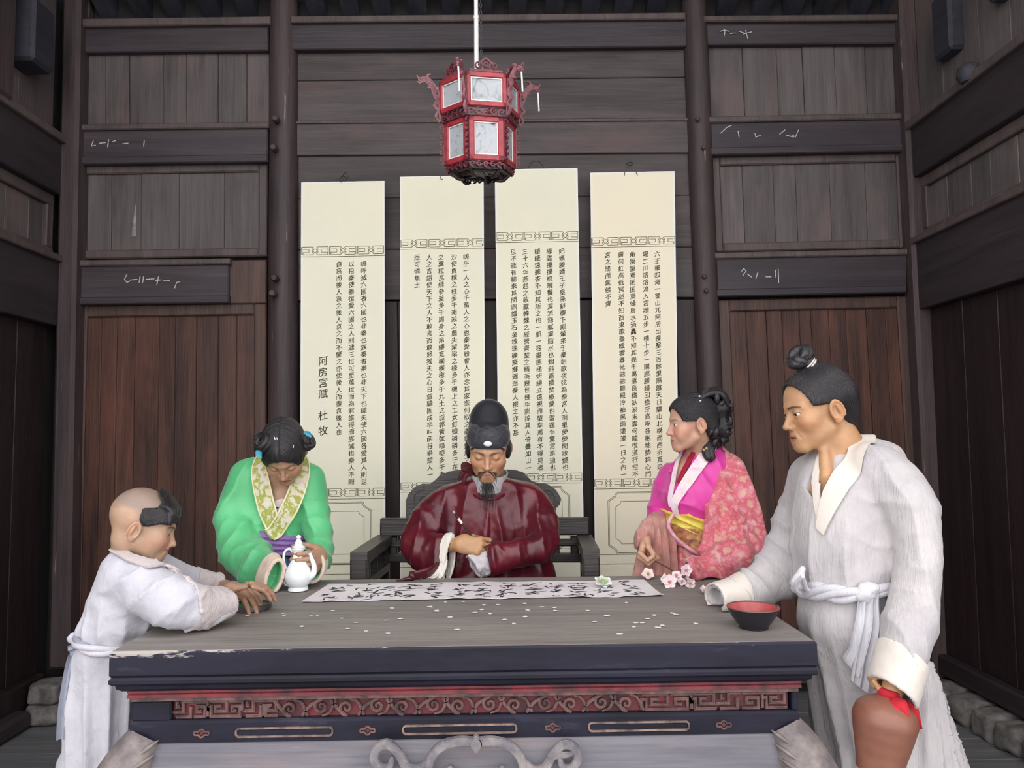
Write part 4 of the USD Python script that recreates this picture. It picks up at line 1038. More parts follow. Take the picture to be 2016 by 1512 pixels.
# arms run forward
for sg, ub, uf, vb_, vf in ((-1, 758, 706, 1062, 1098), (1, 1150, 1164, 1062, 1092)):
    yb_, yf = CB - 0.02, 2.90
    a, b = P(ub, vb_, yb_), P(uf, vf, yf)
    w = 0.032
    obj('arm', hull([a + np.array([dx, 0, dz]) for dx in (-w, w) for dz in (-0.02, 0.02)] + [b + np.array([dx, 0, dz]) for dx in (-w, w) for dz in (-0.028, 0.02)]), W_CHAIR, chr_)
    obj('arm_post', box((b[0] - w, yf - 0.005, 0.0), (b[0] + w, yf + 0.05, b[2] - 0.005), 0.006), W_CHAIR, chr_)
    zm = b[2] - 0.11
    obj('arm_rail', hull([a * np.array([1, 1, 0]) + np.array([dx, 0, zm + dz]) for dx in (-0.018, 0.018) for dz in (-0.016, 0.016)] + [b * np.array([1, 1, 0]) + np.array([dx, 0, zm + dz]) for dx in (-0.018, 0.018) for dz in (-0.016, 0.016)]), W_CHAIR, chr_)
    for f_ in (0.22, 0.45, 0.72):
        p = a + (b - a) * f_
        obj('arm_spindle', box((p[0] - 0.014, p[1] - 0.014, zm), (p[0] + 0.014, p[1] + 0.014, p[2]), 0.004), W_CHAIR, chr_)
SEAT = 0.50
obj('seat', box((P(752, 1100, CB)[0], 3.0, SEAT - 0.05), (P(1150, 1100, CB)[0], CB + 0.02, SEAT), 0.01), W_CHAIR, chr_)
for yy in (2.91, CB - 0.03):
    pass
obj('footrest', box((P(752, 1100, CB)[0] + 0.02, 3.02, 0.10), (P(1150, 1100, CB)[0] - 0.02, 3.06, 0.14), 0.006), W_CHAIR, chr_)

# ---------------------------------------------------------------- sculpting: signed distance shapes meshed by surface nets
def A(*x):
    return np.array(x, float)


def smin(a, b, k):
    if k <= 0:
        return np.minimum(a, b)
    h = np.maximum(k - np.abs(a - b), 0) / k
    return np.minimum(a, b) - h * h * k * 0.25


def smax(a, b, k):
    return -smin(-a, -b, k)


def ell(p, c, r):
    q = p - np.asarray(c); r = np.asarray(r, float)
    k0 = np.sqrt(((q / r) ** 2).sum(-1)); k1 = np.sqrt(((q / (r * r)) ** 2).sum(-1))
    return k0 * (k0 - 1) / np.maximum(k1, 1e-9)


def cap(p, a, b, ra, rb=None):
    a, b = np.asarray(a, float), np.asarray(b, float); rb = ra if rb is None else rb
    ab = b - a; t = np.clip(((p - a) @ ab) / max(ab @ ab, 1e-12), 0, 1)
    return np.linalg.norm(p - a - t[..., None] * ab, axis=-1) - (ra + (rb - ra) * t)


def chain(p, pts, rs, k=0.0):
    d = None
    for i in range(len(pts) - 1):
        e = cap(p, pts[i], pts[i + 1], rs[i], rs[i + 1])
        d = e if d is None else smin(d, e, k)
    return d


def sleeve(p, nodes, n=18, grow=0.0):
    """A flattened tube. nodes: (centre, half width along u, half thickness, u); Catmull-Rom between them."""
    c = spline([q[0] for q in nodes], n); ti = np.linspace(0, 1, len(nodes)); tt = np.linspace(0, 1, n)
    ru = PchipInterpolator(ti, [q[1] for q in nodes])(tt) + grow; rw = PchipInterpolator(ti, [q[2] for q in nodes])(tt) + grow
    u = np.stack([np.interp(tt, ti, [np.asarray(q[3], float)[k] for q in nodes]) for k in range(3)], 1)
    d = None
    for i in range(n - 1):
        ab = c[i + 1] - c[i]; L2 = max(ab @ ab, 1e-12)
        t = np.clip(((p - c[i]) @ ab) / L2, 0, 1)
        o = p - c[i] - t[..., None] * ab
        uu = u[i] + t[..., None] * (u[i + 1] - u[i]); ax = ab / math.sqrt(L2)
        uu = uu - (uu @ ax)[..., None] * ax; uu /= np.maximum(np.linalg.norm(uu, axis=-1, keepdims=True), 1e-9)
        ou = (o * uu).sum(-1); ow2 = np.maximum((o * o).sum(-1) - ou * ou, 0)
        a, b = ru[i] + (ru[i + 1] - ru[i]) * t, rw[i] + (rw[i + 1] - rw[i]) * t
        e = (np.sqrt((ou / a) ** 2 + ow2 / (b * b)) - 1) * np.minimum(a, b)
        d = e if d is None else np.minimum(d, e)
    return d


def rows(R):
    """Rows (z, cx, cy, ax, ay[, n]) of a standing shape -> a function of z."""
    R = np.array([list(r) + [2.2] * (6 - len(r)) for r in R], float); R = R[np.argsort(R[:, 0])]
    zz = np.linspace(R[0, 0], R[-1, 0], 300)
    return zz, PchipInterpolator(R[:, 0], R[:, 1:])(zz)


def loft(p, T, grow=0.0, yaw=0.0, capk=0.03):
    zz, V = T; z = p[..., 2]
    cx, cy, ax, ay, n = (np.interp(z, zz, V[:, k]) for k in range(5))
    dx, dy = p[..., 0] - cx, p[..., 1] - cy
    if yaw:
        c, s = math.cos(yaw), math.sin(yaw); dx, dy = c * dx + s * dy, -s * dx + c * dy
    ax, ay = np.maximum(ax + grow, 0.004), np.maximum(ay + grow, 0.004)
    d = ((np.abs(dx / ax) ** n + np.abs(dy / ay) ** n) ** (1 / n) - 1) * np.minimum(ax, ay)
    return smax(d, np.maximum(z - zz[-1] - grow, zz[0] - z - grow), capk)


def nets(f, lo, hi, h, B=6):
    """Meshes f(points) = 0 within the box by surface nets; only blocks near the surface are evaluated finely."""
    lo, hi = np.asarray(lo, float), np.asarray(hi, float)
    nb = np.ceil((hi - lo) / (h * B)).astype(int) + 1
    ij = np.stack(np.meshgrid(*[np.arange(k) for k in nb], indexing='ij'), -1).reshape(-1, 3)
    cen = lo + (ij + 0.5) * h * B - h * 0.5
    dc = f(cen)
    near = np.abs(dc) < h * B * 0.87 * 1.12 + h
    vol = np.repeat(np.repeat(np.repeat(np.where(dc < 0, -1.0, 1.0).reshape(nb), B, 0), B, 1), B, 2).astype(np.float32)
    off = np.stack(np.meshgrid(*[np.arange(B)] * 3, indexing='ij'), -1).reshape(-1, 3)
    sel = ij[near]
    idx = (sel[:, None, :] * B + off[None]).reshape(-1, 3)
    vals = np.empty(len(idx), np.float32)
    for s in range(0, len(idx), 400000):
        vals[s:s + 400000] = f(lo + idx[s:s + 400000] * h)
    vol[idx[:, 0], idx[:, 1], idx[:, 2]] = vals
    for ax in range(3):                                                           # closed at the border
        for e in (0, -1):
            sl = [slice(None)] * 3; sl[ax] = e; vol[tuple(sl)] = np.abs(vol[tuple(sl)]) + 1e-4
    neg = vol < 0
    cnt = np.zeros(tuple(np.array(vol.shape) - 1), np.int8)
    for i in np.ndindex(2, 2, 2):
        cnt += neg[i[0]:vol.shape[0] - 1 + i[0], i[1]:vol.shape[1] - 1 + i[1], i[2]:vol.shape[2] - 1 + i[2]]
    cells = np.argwhere((cnt > 0) & (cnt < 8))
    num = np.full(cnt.shape, -1, np.int32); num[tuple(cells.T)] = np.arange(len(cells))
    acc = np.zeros((len(cells), 3)); w = np.zeros(len(cells))
    corner_ = list(np.ndindex(2, 2, 2))
    for a in corner_:
        for ax in range(3):
            if a[ax]:
                continue
            b = list(a); b[ax] = 1
            va = vol[cells[:, 0] + a[0], cells[:, 1] + a[1], cells[:, 2] + a[2]]; vb = vol[cells[:, 0] + b[0], cells[:, 1] + b[1], cells[:, 2] + b[2]]
            m = (va < 0) != (vb < 0)
            t = np.where(m, va / np.where(m, va - vb, 1), 0)
            q = np.zeros((len(cells), 3)); q += a; q[:, ax] += t
            acc[m] += q[m]; w[m] += 1
    V = lo + (cells + acc / w[:, None]) * h
    F = []
    for ax in range(3):
        sl0, sl1 = [slice(None)] * 3, [slice(None)] * 3
        sl0[ax], sl1[ax] = slice(None, -1), slice(1, None)
        n0, n1 = neg[tuple(sl0)], neg[tuple(sl1)]
        e = np.argwhere(n0 != n1); u, v = (ax + 1) % 3, (ax + 2) % 3
        e = e[(e[:, u] > 0) & (e[:, v] > 0) & (e[:, u] < vol.shape[u] - 1) & (e[:, v] < vol.shape[v] - 1)]
        flip = n1[tuple(e.T)]
        du, dv = np.eye(3, dtype=int)[u], np.eye(3, dtype=int)[v]
        q = np.stack([num[tuple((e - du - dv).T)], num[tuple((e - dv).T)], num[tuple(e.T)], num[tuple((e - du).T)]], 1)
        q = np.where(flip[:, None], q[:, ::-1], q)
        F += [q[:, [0, 1, 2]], q[:, [0, 2, 3]]]
    F = np.vstack(F); F = F[(F >= 0).all(1)]
    return V, F


def relax(V, F, n=2, lam=0.5):
    """A little Taubin smoothing that keeps the volume."""
    import scipy.sparse as sp
    e = np.vstack([F[:, [0, 1]], F[:, [1, 2]], F[:, [2, 0]]]); e = np.vstack([e, e[:, ::-1]])
    M = sp.csr_matrix((np.ones(len(e)), (e[:, 0], e[:, 1])), shape=(len(V), len(V))); M.data[:] = 1
    d = np.maximum(np.asarray(M.sum(1)).ravel(), 1)[:, None]
    for _ in range(n):
        V = V + lam * (M @ V / d - V)
        V = V - (lam + 0.03) * (M @ V / d - V)
    return V


def normals(V, F):
    n = np.zeros_like(V); fn = np.cross(V[F[:, 1]] - V[F[:, 0]], V[F[:, 2]] - V[F[:, 0]])
    for k in range(3):
        np.add.at(n, F[:, k], fn)
    return n / np.maximum(np.linalg.norm(n, axis=1, keepdims=True), 1e-12)


def sculpt(f, lo, hi, h, disp=None, smooth=4):
    V, F = nets(f, lo, hi, h)
    if smooth:
        V = relax(V, F, smooth)
    if disp is not None:
        N = normals(V, F); V = V + N * disp(V, N)[:, None]
    return V, F


def nz(V, s, seed=0):
    """Signed smooth noise at V scaled by s (a number or one per axis)."""
    return meshkit.fbm(V * np.asarray(s, float), 3, seed) * 2 - 1


def ridged(V, s, seed=0):
    """Soft sharp-crested folds, mean about zero."""
    return 0.55 - np.abs(meshkit.fbm(V * np.asarray(s, float), 2, seed) * 2 - 1) * 2.2


def creases(V, A_, B_, sp, amp, width, seed=0):
    """Cloth folds that run across the line A-B: amplitude fades away from it. sp: folds per metre along it."""
    A_, B_ = np.asarray(A_, float), np.asarray(B_, float); ab = B_ - A_; L = np.linalg.norm(ab); ax = ab / L
    s = (V - A_) @ ax; r = np.linalg.norm(V - A_ - s[:, None] * ax, axis=1)
    w = np.exp(-(np.maximum(np.maximum(-s, s - L), 0) / 0.06) ** 2) * np.exp(-(r / width) ** 2)
    ph = s * sp * 2 * np.pi + 3.0 * nz(V, 9, seed)
    return amp * w * (0.55 + 0.45 * nz(V, 6, seed + 3)) * crest(ph)


def crest(t):
    """A periodic fold with narrow crests and broad hollows, mean about zero."""
    return 1.9 * (1 - np.abs(np.sin(t * 0.5))) ** 1.6 - 0.55


def turn(yaw, pitch, roll=0.0):
    """Head attitude. Local axes: x to the viewer's right when the face looks at the viewer (-y), z up. yaw turns the face to the viewer's right, pitch bows it."""
    return _rot('z', yaw) @ _rot('x', pitch) @ _rot('y', roll)


# ---------------------------------------------------------------- skin, hair
def skin_mat(name, sub=0.12, rough=0.45):
    n = {'a': ('attribute', {'attribute': 'tint'}), 'g': ('geometry', {}), 'n': ('noise_texture', {'scale': 260.0, 'detail': 3}), 'n2': ('noise_texture', {'scale': 26.0, 'detail': 4}), 'r': ('map_range', {'from_min': 0.3, 'from_max': 0.7, 'to_min': 0.88, 'to_max': 1.08}), 'm': ('mix', {'mix_type': 'multiply', 'fac': 1.0}), 'b': ('bump', {'strength': 0.12, 'distance': 0.001}),
         'p': ('principled_bsdf', {'roughness': rough, 'specular_ior_level': 0.4, 'subsurface_weight': sub, 'subsurface_scale': 0.006, 'subsurface_radius': (1.0, 0.4, 0.2)})}
    return mat(name, n, [('a.color', 'm.color1'), ('g.position', 'n.vector'), ('g.position', 'n2.vector'), ('n2.fac', 'r.value'), ('r.result', 'm.color2'), ('m.color', 'p.base_color'), ('n.fac', 'b.height'), ('b.normal', 'p.normal')])


SKIN = skin_mat('wax_skin')
EYEM = skin_mat('glassy_eye', 0.0, 0.08)
HAIR = mat('black_hair', {'tc': ('attribute', {'attribute': 'tint'}), 'n': ('noise_texture', {'scale': 1.0, 'detail': 4, 'roughness': 0.7}), 'm': ('mapping', {'scale': (1.6, 90, 1)}), 'r': ('rgb_ramp', {'ramp': [(0.3, (0.006, 0.005, 0.006)), (0.7, (0.03, 0.026, 0.03))]}), 'b': ('bump', {'strength': 0.8, 'distance': 0.004}),
    'p': ('principled_bsdf', {'roughness': 0.36, 'specular_ior_level': 0.55})}, [('tc.vector', 'm.vector'), ('m.vector', 'n.vector'), ('n.fac', 'r.fac'), ('r.color', 'p.base_color'), ('n.fac', 'b.height'), ('b.normal', 'p.normal')])


class Head:
    """A head in its own axes (metres; x right as seen from the front, -y the face, z up, origin between the ears at eye height), placed by R, t, scale s."""

    def __init__(self, R, t, s=1.0, skin=(0.42, 0.24, 0.15), male=True, old=0.0, child=False, lids=0.5, thin=1.0, smile=0.0, mouth=0.0, hair_only=False):
        self.R, self.t, self.s = R, np.asarray(t, float), s
        self.skin, self.male, self.old, self.child, self.lids, self.thin, self.smile, self.mouth = np.array(skin), male, old, child, lids, thin, smile, mouth

    def local(self, p):
        return ((p - self.t) @ self.R) / self.s

    def world(self, q):
        return (np.asarray(q, float) * self.s) @ self.R.T + self.t

    def cranium(self, q, g=0.0):
        d = ell(q, (0, 0.018, 0.040), (0.076 + g, 0.096 + g, 0.088 + g))
        return smin(d, ell(q, (0, -0.030, 0.028), (0.066 + g, 0.060 + g, 0.070 + g)), 0.03)

    def f(self, q):
        m, old, w = self.male, self.old, self.thin
        x = np.abs(q[..., 0]); qs = np.stack([x, q[..., 1], q[..., 2]], -1)
        ch = self.child
        jz = 0.0 if not ch else 0.012
        d = self.cranium(q)
        d = smin(d, ell(q, (0, -0.028, -0.040 + jz), (0.061 * w, 0.060, 0.064)), 0.03)
        d = smin(d, cap(qs, (0.053 * w, 0.004, -0.055 + jz), (0.016, -0.064, -0.100 + jz), 0.015 if m else 0.012, 0.014), 0.03)
        d = smin(d, ell(q, (0, -0.072, -0.098 + jz), (0.020, 0.018, 0.017)), 0.022)
        d = smin(d, ell(qs, (0.043, -0.056, -0.024 + jz * .5), (0.021, 0.021, 0.018)), 0.03 if not ch else 0.035)        # cheekbones
        if ch or not m:
            d = smin(d, ell(qs, (0.035, -0.058, -0.048 + jz), (0.024, 0.022, 0.024)), 0.025)
        d = smin(d, cap(qs, (0.008, -0.086, 0.020), (0.046, -0.066, 0.018), 0.0085 + 0.002 * m, 0.007), 0.014)    # brows
        d = smax(d, -ell(qs, (0.032, -0.098, -0.001), (0.019, 0.017, 0.012)), 0.014)               # sockets
        # nose
        n = cap(q, (0, -0.084, 0.008), (0, -0.104, -0.033), 0.0075, 0.0092)
        n = smin(n, ell(q, (0, -0.1045, -0.036), (0.0105, 0.0105, 0.009)), 0.006)
        n = smin(n, ell(qs, (0.0115, -0.0945, -0.0385), (0.0065, 0.0095, 0.0065)), 0.006)
        d = smin(d, n, 0.011)
        d = smax(d, -ell(qs, (0.0055, -0.0985, -0.0455), (0.0028, 0.0045, 0.003)), 0.002)
        # mouth
        zm = -0.0690 + jz * 0.7
        d = smin(d, ell(q, (0, -0.074, zm), (0.030, 0.022, 0.022)), 0.018)
        cu = self.smile * 0.006
        lz = zm + cu * (qs[..., 0] / 0.024) ** 2
        ql = np.stack([x, q[..., 1] - 9.0 * x * x * 1.2, q[..., 2] - (lz - zm)], -1)
        d = smin(d, cap(ql, (0, -0.0935, zm + 0.0052), (0.019, -0.0885, zm + 0.0030), 0.0042, 0.0022), 0.004)
        d = smin(d, cap(ql, (0, -0.0925, zm - 0.0062), (0.016, -0.0885, zm - 0.0038), 0.0050, 0.0026), 0.004)
        if self.mouth:
            d = smax(d, -ell(ql, (0, -0.098, zm - 0.0005), (0.017, 0.014, 0.0035 * self.mouth)), 0.002)
        else:
            d = smax(d, -cap(ql, (0, -0.1005, zm - 0.0002), (0.023, -0.0925, zm), 0.0022, 0.0015), 0.002)
        if old or self.smile:
            o = max(old, self.smile * 0.8)
            d = smax(d, -cap(qs, (0.0175, -0.098, -0.038), (0.033, -0.083, -0.070), 0.0022 * o, 0.0016 * o), 0.006)
        # eyes: lids bulge round the eyeball, an almond slit between them
        e = np.linalg.norm(qs - A(0.032, -0.0745, 0.0), axis=-1)
        sl = (qs[..., 0] - 0.032) / 0.0155
        zmid = -0.0012 + 0.0022 * sl; open_ = 0.0052 * self.lids * np.sqrt(np.maximum(1 - sl * sl, 0))
        slit = np.maximum(np.abs(q[..., 2] - zmid + (0.004 * (1 - self.lids))) - open_, -(q[..., 1] + 0.0) * 0 + np.maximum(np.abs(sl) - 1, 0) * 0.0155)
        lid = e - 0.0150
        d = smin(d, lid, 0.006)
        if self.lids > 0.15:
            d = smax(d, -np.maximum(slit, e - 0.03 + 0 * e), 0.0012) if False else np.where(e < 0.0185, np.maximum(d, -np.maximum(slit, 0.0108 - e)), d)
        # ears
        for sx in (-1, 1):
            c = A(sx * 0.0775, 0.016, -0.008)
            l = q - c; a = 0.22
            ly = l[..., 1] * math.cos(a) + l[..., 2] * math.sin(a); lz_ = -l[..., 1] * math.sin(a) + l[..., 2] * math.cos(a); lx = l[..., 0] * sx - 0.35 * (ly + 0.012)
            le = np.stack([lx, ly, lz_], -1)
            fl = ell(le, (0, 0.0, 0.0), (0.0065, 0.0175, 0.031)); fl = smin(fl, ell(le, (0, -0.006, -0.026), (0.0055, 0.009, 0.011)), 0.006)
            rr = np.sqrt((le[..., 1] / 0.0165) ** 2 + (le[..., 2] / 0.0295) ** 2)
            helix = np.sqrt(((rr - 1) * 0.0185) ** 2 + (le[..., 0] - 0.004) ** 2) - 0.0036
            fl = smax(fl, -ell(le, (0.0085, -0.003, 0.001), (0.0105, 0.0105, 0.019)), 0.002)
            fl = smin(fl, np.where((le[..., 2] > -0.02), helix, 1.0), 0.003)
            fl = smin(fl, ell(le, (0.004, 0.004, 0.004), (0.004, 0.004, 0.014)), 0.004)
            d = smin(d, fl, 0.005)
        return d

    def paint(self, q, stubble=0.0, brow=(0.02, 0.015, 0.013), brow_w=1.0, lip=(0.36, 0.13, 0.10), shaved=None, blush=0.0, tache=0.0, beard=0.0):
        x = np.abs(q[:, 0]); c = np.tile(self.skin, (len(q), 1)); jz = 0.012 if self.child else 0.0
        def mixin(col, w):
            nonlocal c
            c = c * (1 - w[:, None]) + np.array(col) * w[:, None]
        def soft(d, e):
            return np.clip(0.5 - d / e, 0, 1)
        zm = -0.0690 + jz * 0.7
        # warmer cheeks, nose and ears; cooler jaw on men
        mixin(self.skin * A(1.12, 0.86, 0.80), 0.5 * soft(np.sqrt(((x - 0.042) / 0.025) ** 2 + ((q[:, 2] + 0.03) / 0.02) ** 2) - 1, 1.2) * (q[:, 1] < -0.03))
        mixin(self.skin * A(1.06, 0.8, 0.74), 0.6 * soft(x - 0.086, -0.012) * (np.abs(q[:, 1]) < 0.05))
        if blush:
            mixin((0.55, 0.2, 0.17), blush * soft(np.sqrt(((x - 0.04) / 0.03) ** 2 + ((q[:, 2] + 0.03) / 0.022) ** 2) - 1, 1.0) * (q[:, 1] < -0.02))
        if stubble:
            w = soft(q[:, 2] - (-0.048 + 0.25 * np.maximum(x - 0.03, 0)), 0.02) * soft(q[:, 1] - 0.0, 0.03) * soft(-q[:, 2] - 0.125, 0.02)
            mixin(self.skin * 0.55, stubble * w)
        lips = (q[:, 1] < -0.082) * soft(np.abs(q[:, 2] - zm + 0.0004 - self.smile * 0.006 * (x / 0.024) ** 2) - 0.0098 * np.sqrt(np.maximum(1 - (x / 0.0235) ** 2, 0)), 0.003)
        mixin(lip, 0.85 * lips)
        mixin(np.array(lip) * 0.25, 0.9 * soft(np.abs(q[:, 2] - zm - self.smile * 0.006 * (x / 0.024) ** 2) - 0.0011, 0.0016) * (x < 0.023) * (q[:, 1] < -0.076))
        t = np.clip((x - 0.012) / 0.038, 0, 1)
        zb = 0.0175 + 0.0065 * np.sin(t * 2.2) - 0.004 * t
        mixin(brow, 0.9 * soft(np.abs(q[:, 2] - zb) - 0.0042 * brow_w * (1 - 0.55 * t), 0.003) * (x > 0.011) * (x < 0.052) * (q[:, 1] < -0.03))
        sl = (x - 0.032) / 0.0165                                                 # lash line
        off = 0.004 * (1 - self.lids)
        zl = -0.0012 + 0.0022 * sl - off + 0.0054 * self.lids * np.sqrt(np.maximum(1 - sl * sl, 0))
        mixin((0.02, 0.014, 0.012), 0.85 * soft(np.abs(q[:, 2] - zl) - 0.0011, 0.0016) * (np.abs(sl) < 1.05) * (q[:, 1] < -0.062))
        if tache:
            w = soft(np.abs(q[:, 2] - (zm + 0.0155 - 0.5 * np.maximum(x - 0.008, 0))) - 0.0042, 0.004) * (x < 0.036) * (x > 0.0015) * (q[:, 1] < -0.06)
            mixin((0.015, 0.011, 0.010), tache * w)
        if beard:
            w = soft(np.sqrt((x / 0.018) ** 2 + ((q[:, 2] - (zm - 0.030)) / 0.018) ** 2) - 1, 0.5) * (q[:, 1] < -0.05)
            w = np.maximum(w, soft(np.abs(x - 0.033) - 0.004, 0.006) * (q[:, 2] < zm + 0.004) * (q[:, 2] > zm - 0.04) * (q[:, 1] < -0.04))
            mixin((0.02, 0.014, 0.012), beard * w)
        if shaved is not None:
            mixin(shaved[0], shaved[1](q))
        return c

    def build(self, parent_extra=None, h=0.0019, box_=None, neck=None, **paint):
        """Mesh of head, neck and upper chest: extra(p) is the world distance of what joins below."""
        def F(p):
            d = self.f(self.local(p)) * self.s
            return d if parent_extra is None else smin(d, parent_extra(p), 0.022)
        lo, hi = box_
        V, Fc = nets(F, lo, hi, h)
        V = relax(V, Fc, 1)
        return V, Fc, self.paint(self.local(V), **paint)

    def eyes(self, parent, look=(0, 0), iris=(0.03, 0.018, 0.012)):
        for sx in (-1, 1):
            m = trimesh.creation.icosphere(4, 0.0132); v = np.array(m.vertices)
            g = A(look[0], -1, look[1]); g /= np.linalg.norm(g)
            a = (v / 0.0132) @ g
            col = np.where(a[:, None] > 0.965, (0.004, 0.004, 0.004), np.where(a[:, None] > 0.86, iris, (0.60, 0.57, 0.53)))
            obj('eye', (self.world(v + A(sx * 0.032, -0.0745, 0)), np.array(m.faces)), EYEM, parent, smooth=True, colors=col)


def hair_tint(q, to):
    """Strand coordinates for the hair shader: along / across the combing direction, which runs towards the point `to` in head axes."""
    d = q - np.asarray(to, float); r = np.linalg.norm(d, axis=1)
    ax = np.asarray(to, float) - A(0, 0.018, 0.03); ax /= np.linalg.norm(ax)
    e1 = np.cross(ax, A(1, 0, 0.01)); e1 /= np.linalg.norm(e1); e2 = np.cross(ax, e1)
    ang = np.arctan2(d @ e2, d @ e1)
    return np.stack([r * 10, ang * 0.5 + 0.02 * np.sin(r * 90), 0 * r], 1)


# ---------------------------------------------------------------- hands
def hand_bones(curl=(0.5, 0.5, 0.5, 0.5), spread=0.08, thumb=(0.5, 0.3, 0.3), s=1.0, first=None):
    """Capsules of a right hand in its own axes: the fingers point +y, the palm faces -z, the thumb lies on -x. curl: bend per joint of index .. little finger (or triples)."""
    B = []
    bases = [(-0.027, 0.046), (-0.009, 0.050), (0.010, 0.047), (0.027, 0.040)]
    L = [(0.040, 0.024, 0.020), (0.044, 0.028, 0.021), (0.041, 0.026, 0.021), (0.032, 0.020, 0.018)]
    R = [(0.0090, 0.0082, 0.0074, 0.0062), (0.0092, 0.0084, 0.0075, 0.0063), (0.0088, 0.0080, 0.0072, 0.0060), (0.0078, 0.0070, 0.0063, 0.0054)]
    tips = []
    for i in range(4):
        p = A(bases[i][0], bases[i][1], 0.004 - 0.002 * abs(i - 1)); a0 = spread * (i - 1.4)
        c = curl[i] if np.ndim(curl[i]) else (curl[i], curl[i] * 1.15, curl[i] * 0.8)
        b = 0.0; pts = [p]
        for k in range(3):
            b += c[k]
            d = A(math.sin(a0) * math.cos(b), math.cos(a0) * math.cos(b), -math.sin(b))
            p = p + d * L[i][k]; pts.append(p)
        B.append((np.array(pts) * s, np.array(R[i]) * s)); tips.append(p * s)
    t0 = A(-0.024, -0.018, -0.008); a, b, c = thumb                               # a: out to the side, b: towards the palm, c: bend
    d1 = A(-math.sin(a), math.cos(a) * math.cos(b), -math.sin(b)); d2 = A(-math.sin(a - c * .7), math.cos(a - c * .7) * math.cos(b + c * .5), -math.sin(b + c * .5)); d3 = A(-math.sin(a - c * 1.5), math.cos(a - c * 1.5) * math.cos(b + c), -math.sin(b + c))
    p1 = t0 + d1 / np.linalg.norm(d1) * 0.040; p2 = p1 + d2 / np.linalg.norm(d2) * 0.030; p3 = p2 + d3 / np.linalg.norm(d3) * 0.024
    B.append((np.array([t0, p1, p2, p3]) * s, np.array([0.0135, 0.0105, 0.0092, 0.0072]) * s))
    return B, tips


def hand_f(q, B, s=1.0):
    d = chain(q, np.array([(-0.019, 0.038, 0), (-0.016, -0.022, -0.001)]) * s, np.array([0.0125, 0.0135]) * s)
    for x0, x1, y in ((-0.006, -0.006, 0.043), (0.009, 0.005, 0.040), (0.023, 0.015, 0.033)):
        d = smin(d, chain(q, np.array([(x0, y, 0), (x1, -0.024, -0.001)]) * s, np.array([0.0122, 0.0135]) * s), 0.012 * s)
    d = smin(d, ell(q, A(0, -0.01, -0.004) * s, A(0.034, 0.034, 0.016) * s), 0.012 * s)
    f = None
    for i, (pts, r) in enumerate(B[:4]):
        e = chain(q, pts, r, 0.002 * s)
        for j in (1, 2):
            e = smin(e, np.linalg.norm(q - pts[j], axis=-1) - r[j] * 1.06, 0.003 * s)
        f = e if f is None else smin(f, e, 0.0012 * s)
    d = smin(d, f, 0.007 * s)
    return smin(d, chain(q, *B[4], 0.004 * s), 0.008 * s)


def hand(R, t, B, s=1.0, mirror=False, wrist=None, skin=(0.42, 0.24, 0.15), h=0.0018):
    """World mesh of a hand with the wrist and forearm that run to the world point wrist."""
    R = np.asarray(R, float); t = np.asarray(t, float)
    def loc(p):
        q = (p - t) @ R
        return q * A(-1, 1, 1) if mirror else q
    def fn(p):
        d = hand_f(loc(p), B, s)
        if wrist is not None:
            w0 = t + R @ A(0, -0.030 * s, -0.001)
            d = smin(d, cap(p, w0, w0 + (wrist - w0) * 0.35, 0.0205 * s, 0.024 * s), 0.02 * s)
            d = smin(d, cap(p, w0 + (wrist - w0) * 0.35, wrist, 0.024 * s, 0.034 * s), 0.01)
        return d
    pts = np.vstack([b[0] for b in B] + [A(-.04, -.05, 0)[None] * s, A(.04, .05, 0)[None] * s]); pts = pts * (A(-1, 1, 1) if mirror else 1) @ R.T + t
    if wrist is not None:
        pts = np.vstack([pts, wrist])
    V, F = nets(fn, pts.min(0) - 0.045, pts.max(0) + 0.045, h)
    V = relax(V, F, 1)
    q = loc(V); c = np.tile(np.array(skin, float), (len(V), 1))
    for i, (p, r) in enumerate(B):
        for j in (1, 2):                                                          # redder knuckles
            w = np.clip(1 - np.linalg.norm(q - p[j], axis=1) / (r[j] * 1.9), 0, 1)[:, None]; c = c * (1 - 0.35 * w) + np.array(skin) * A(1.05, 0.78, 0.7) * 0.35 * w
        tip = p[3]; ax = (p[3] - p[2]) / np.linalg.norm(p[3] - p[2])
        w = ((np.linalg.norm(q - tip - ax * r[3] * 0.25, axis=1) < r[3] * 1.05) & ((q - tip) @ (np.array([0, 0, 1.0]) - ax * ax[2]) > r[3] * 0.45))[:, None]
        c = np.where(w, np.array(skin) * A(1.12, 1.05, 1.0) + 0.05, c)
    return V, F, c


def axes(finger, palm):
    """Hand axes from the direction of the fingers and the direction the palm faces."""
    y = np.asarray(finger, float); y /= np.linalg.norm(y); z = -np.asarray(palm, float); z -= y * (z @ y); z /= np.linalg.norm(z)
    return np.stack([np.cross(y, z), y, z], 1)


def body_mesh(parts, parent, label=None):
    """Joins the parts (V, F, colours) of one body into its single mesh."""
    V, F, C, n = [], [], [], 0
    for v, f, c in parts:
        V.append(v); F.append(f + n); C.append(c); n += len(v)
    return obj('body', (np.vstack(V), np.vstack(F)), SKIN, parent, smooth=True, colors=np.vstack(C), label=label)


def limbs(fn, lo, hi, col, h=0.012):
    V, F = nets(fn, lo, hi, h)
    return relax(V, F, 2), F, np.tile(np.array(col, float), (len(V), 1))


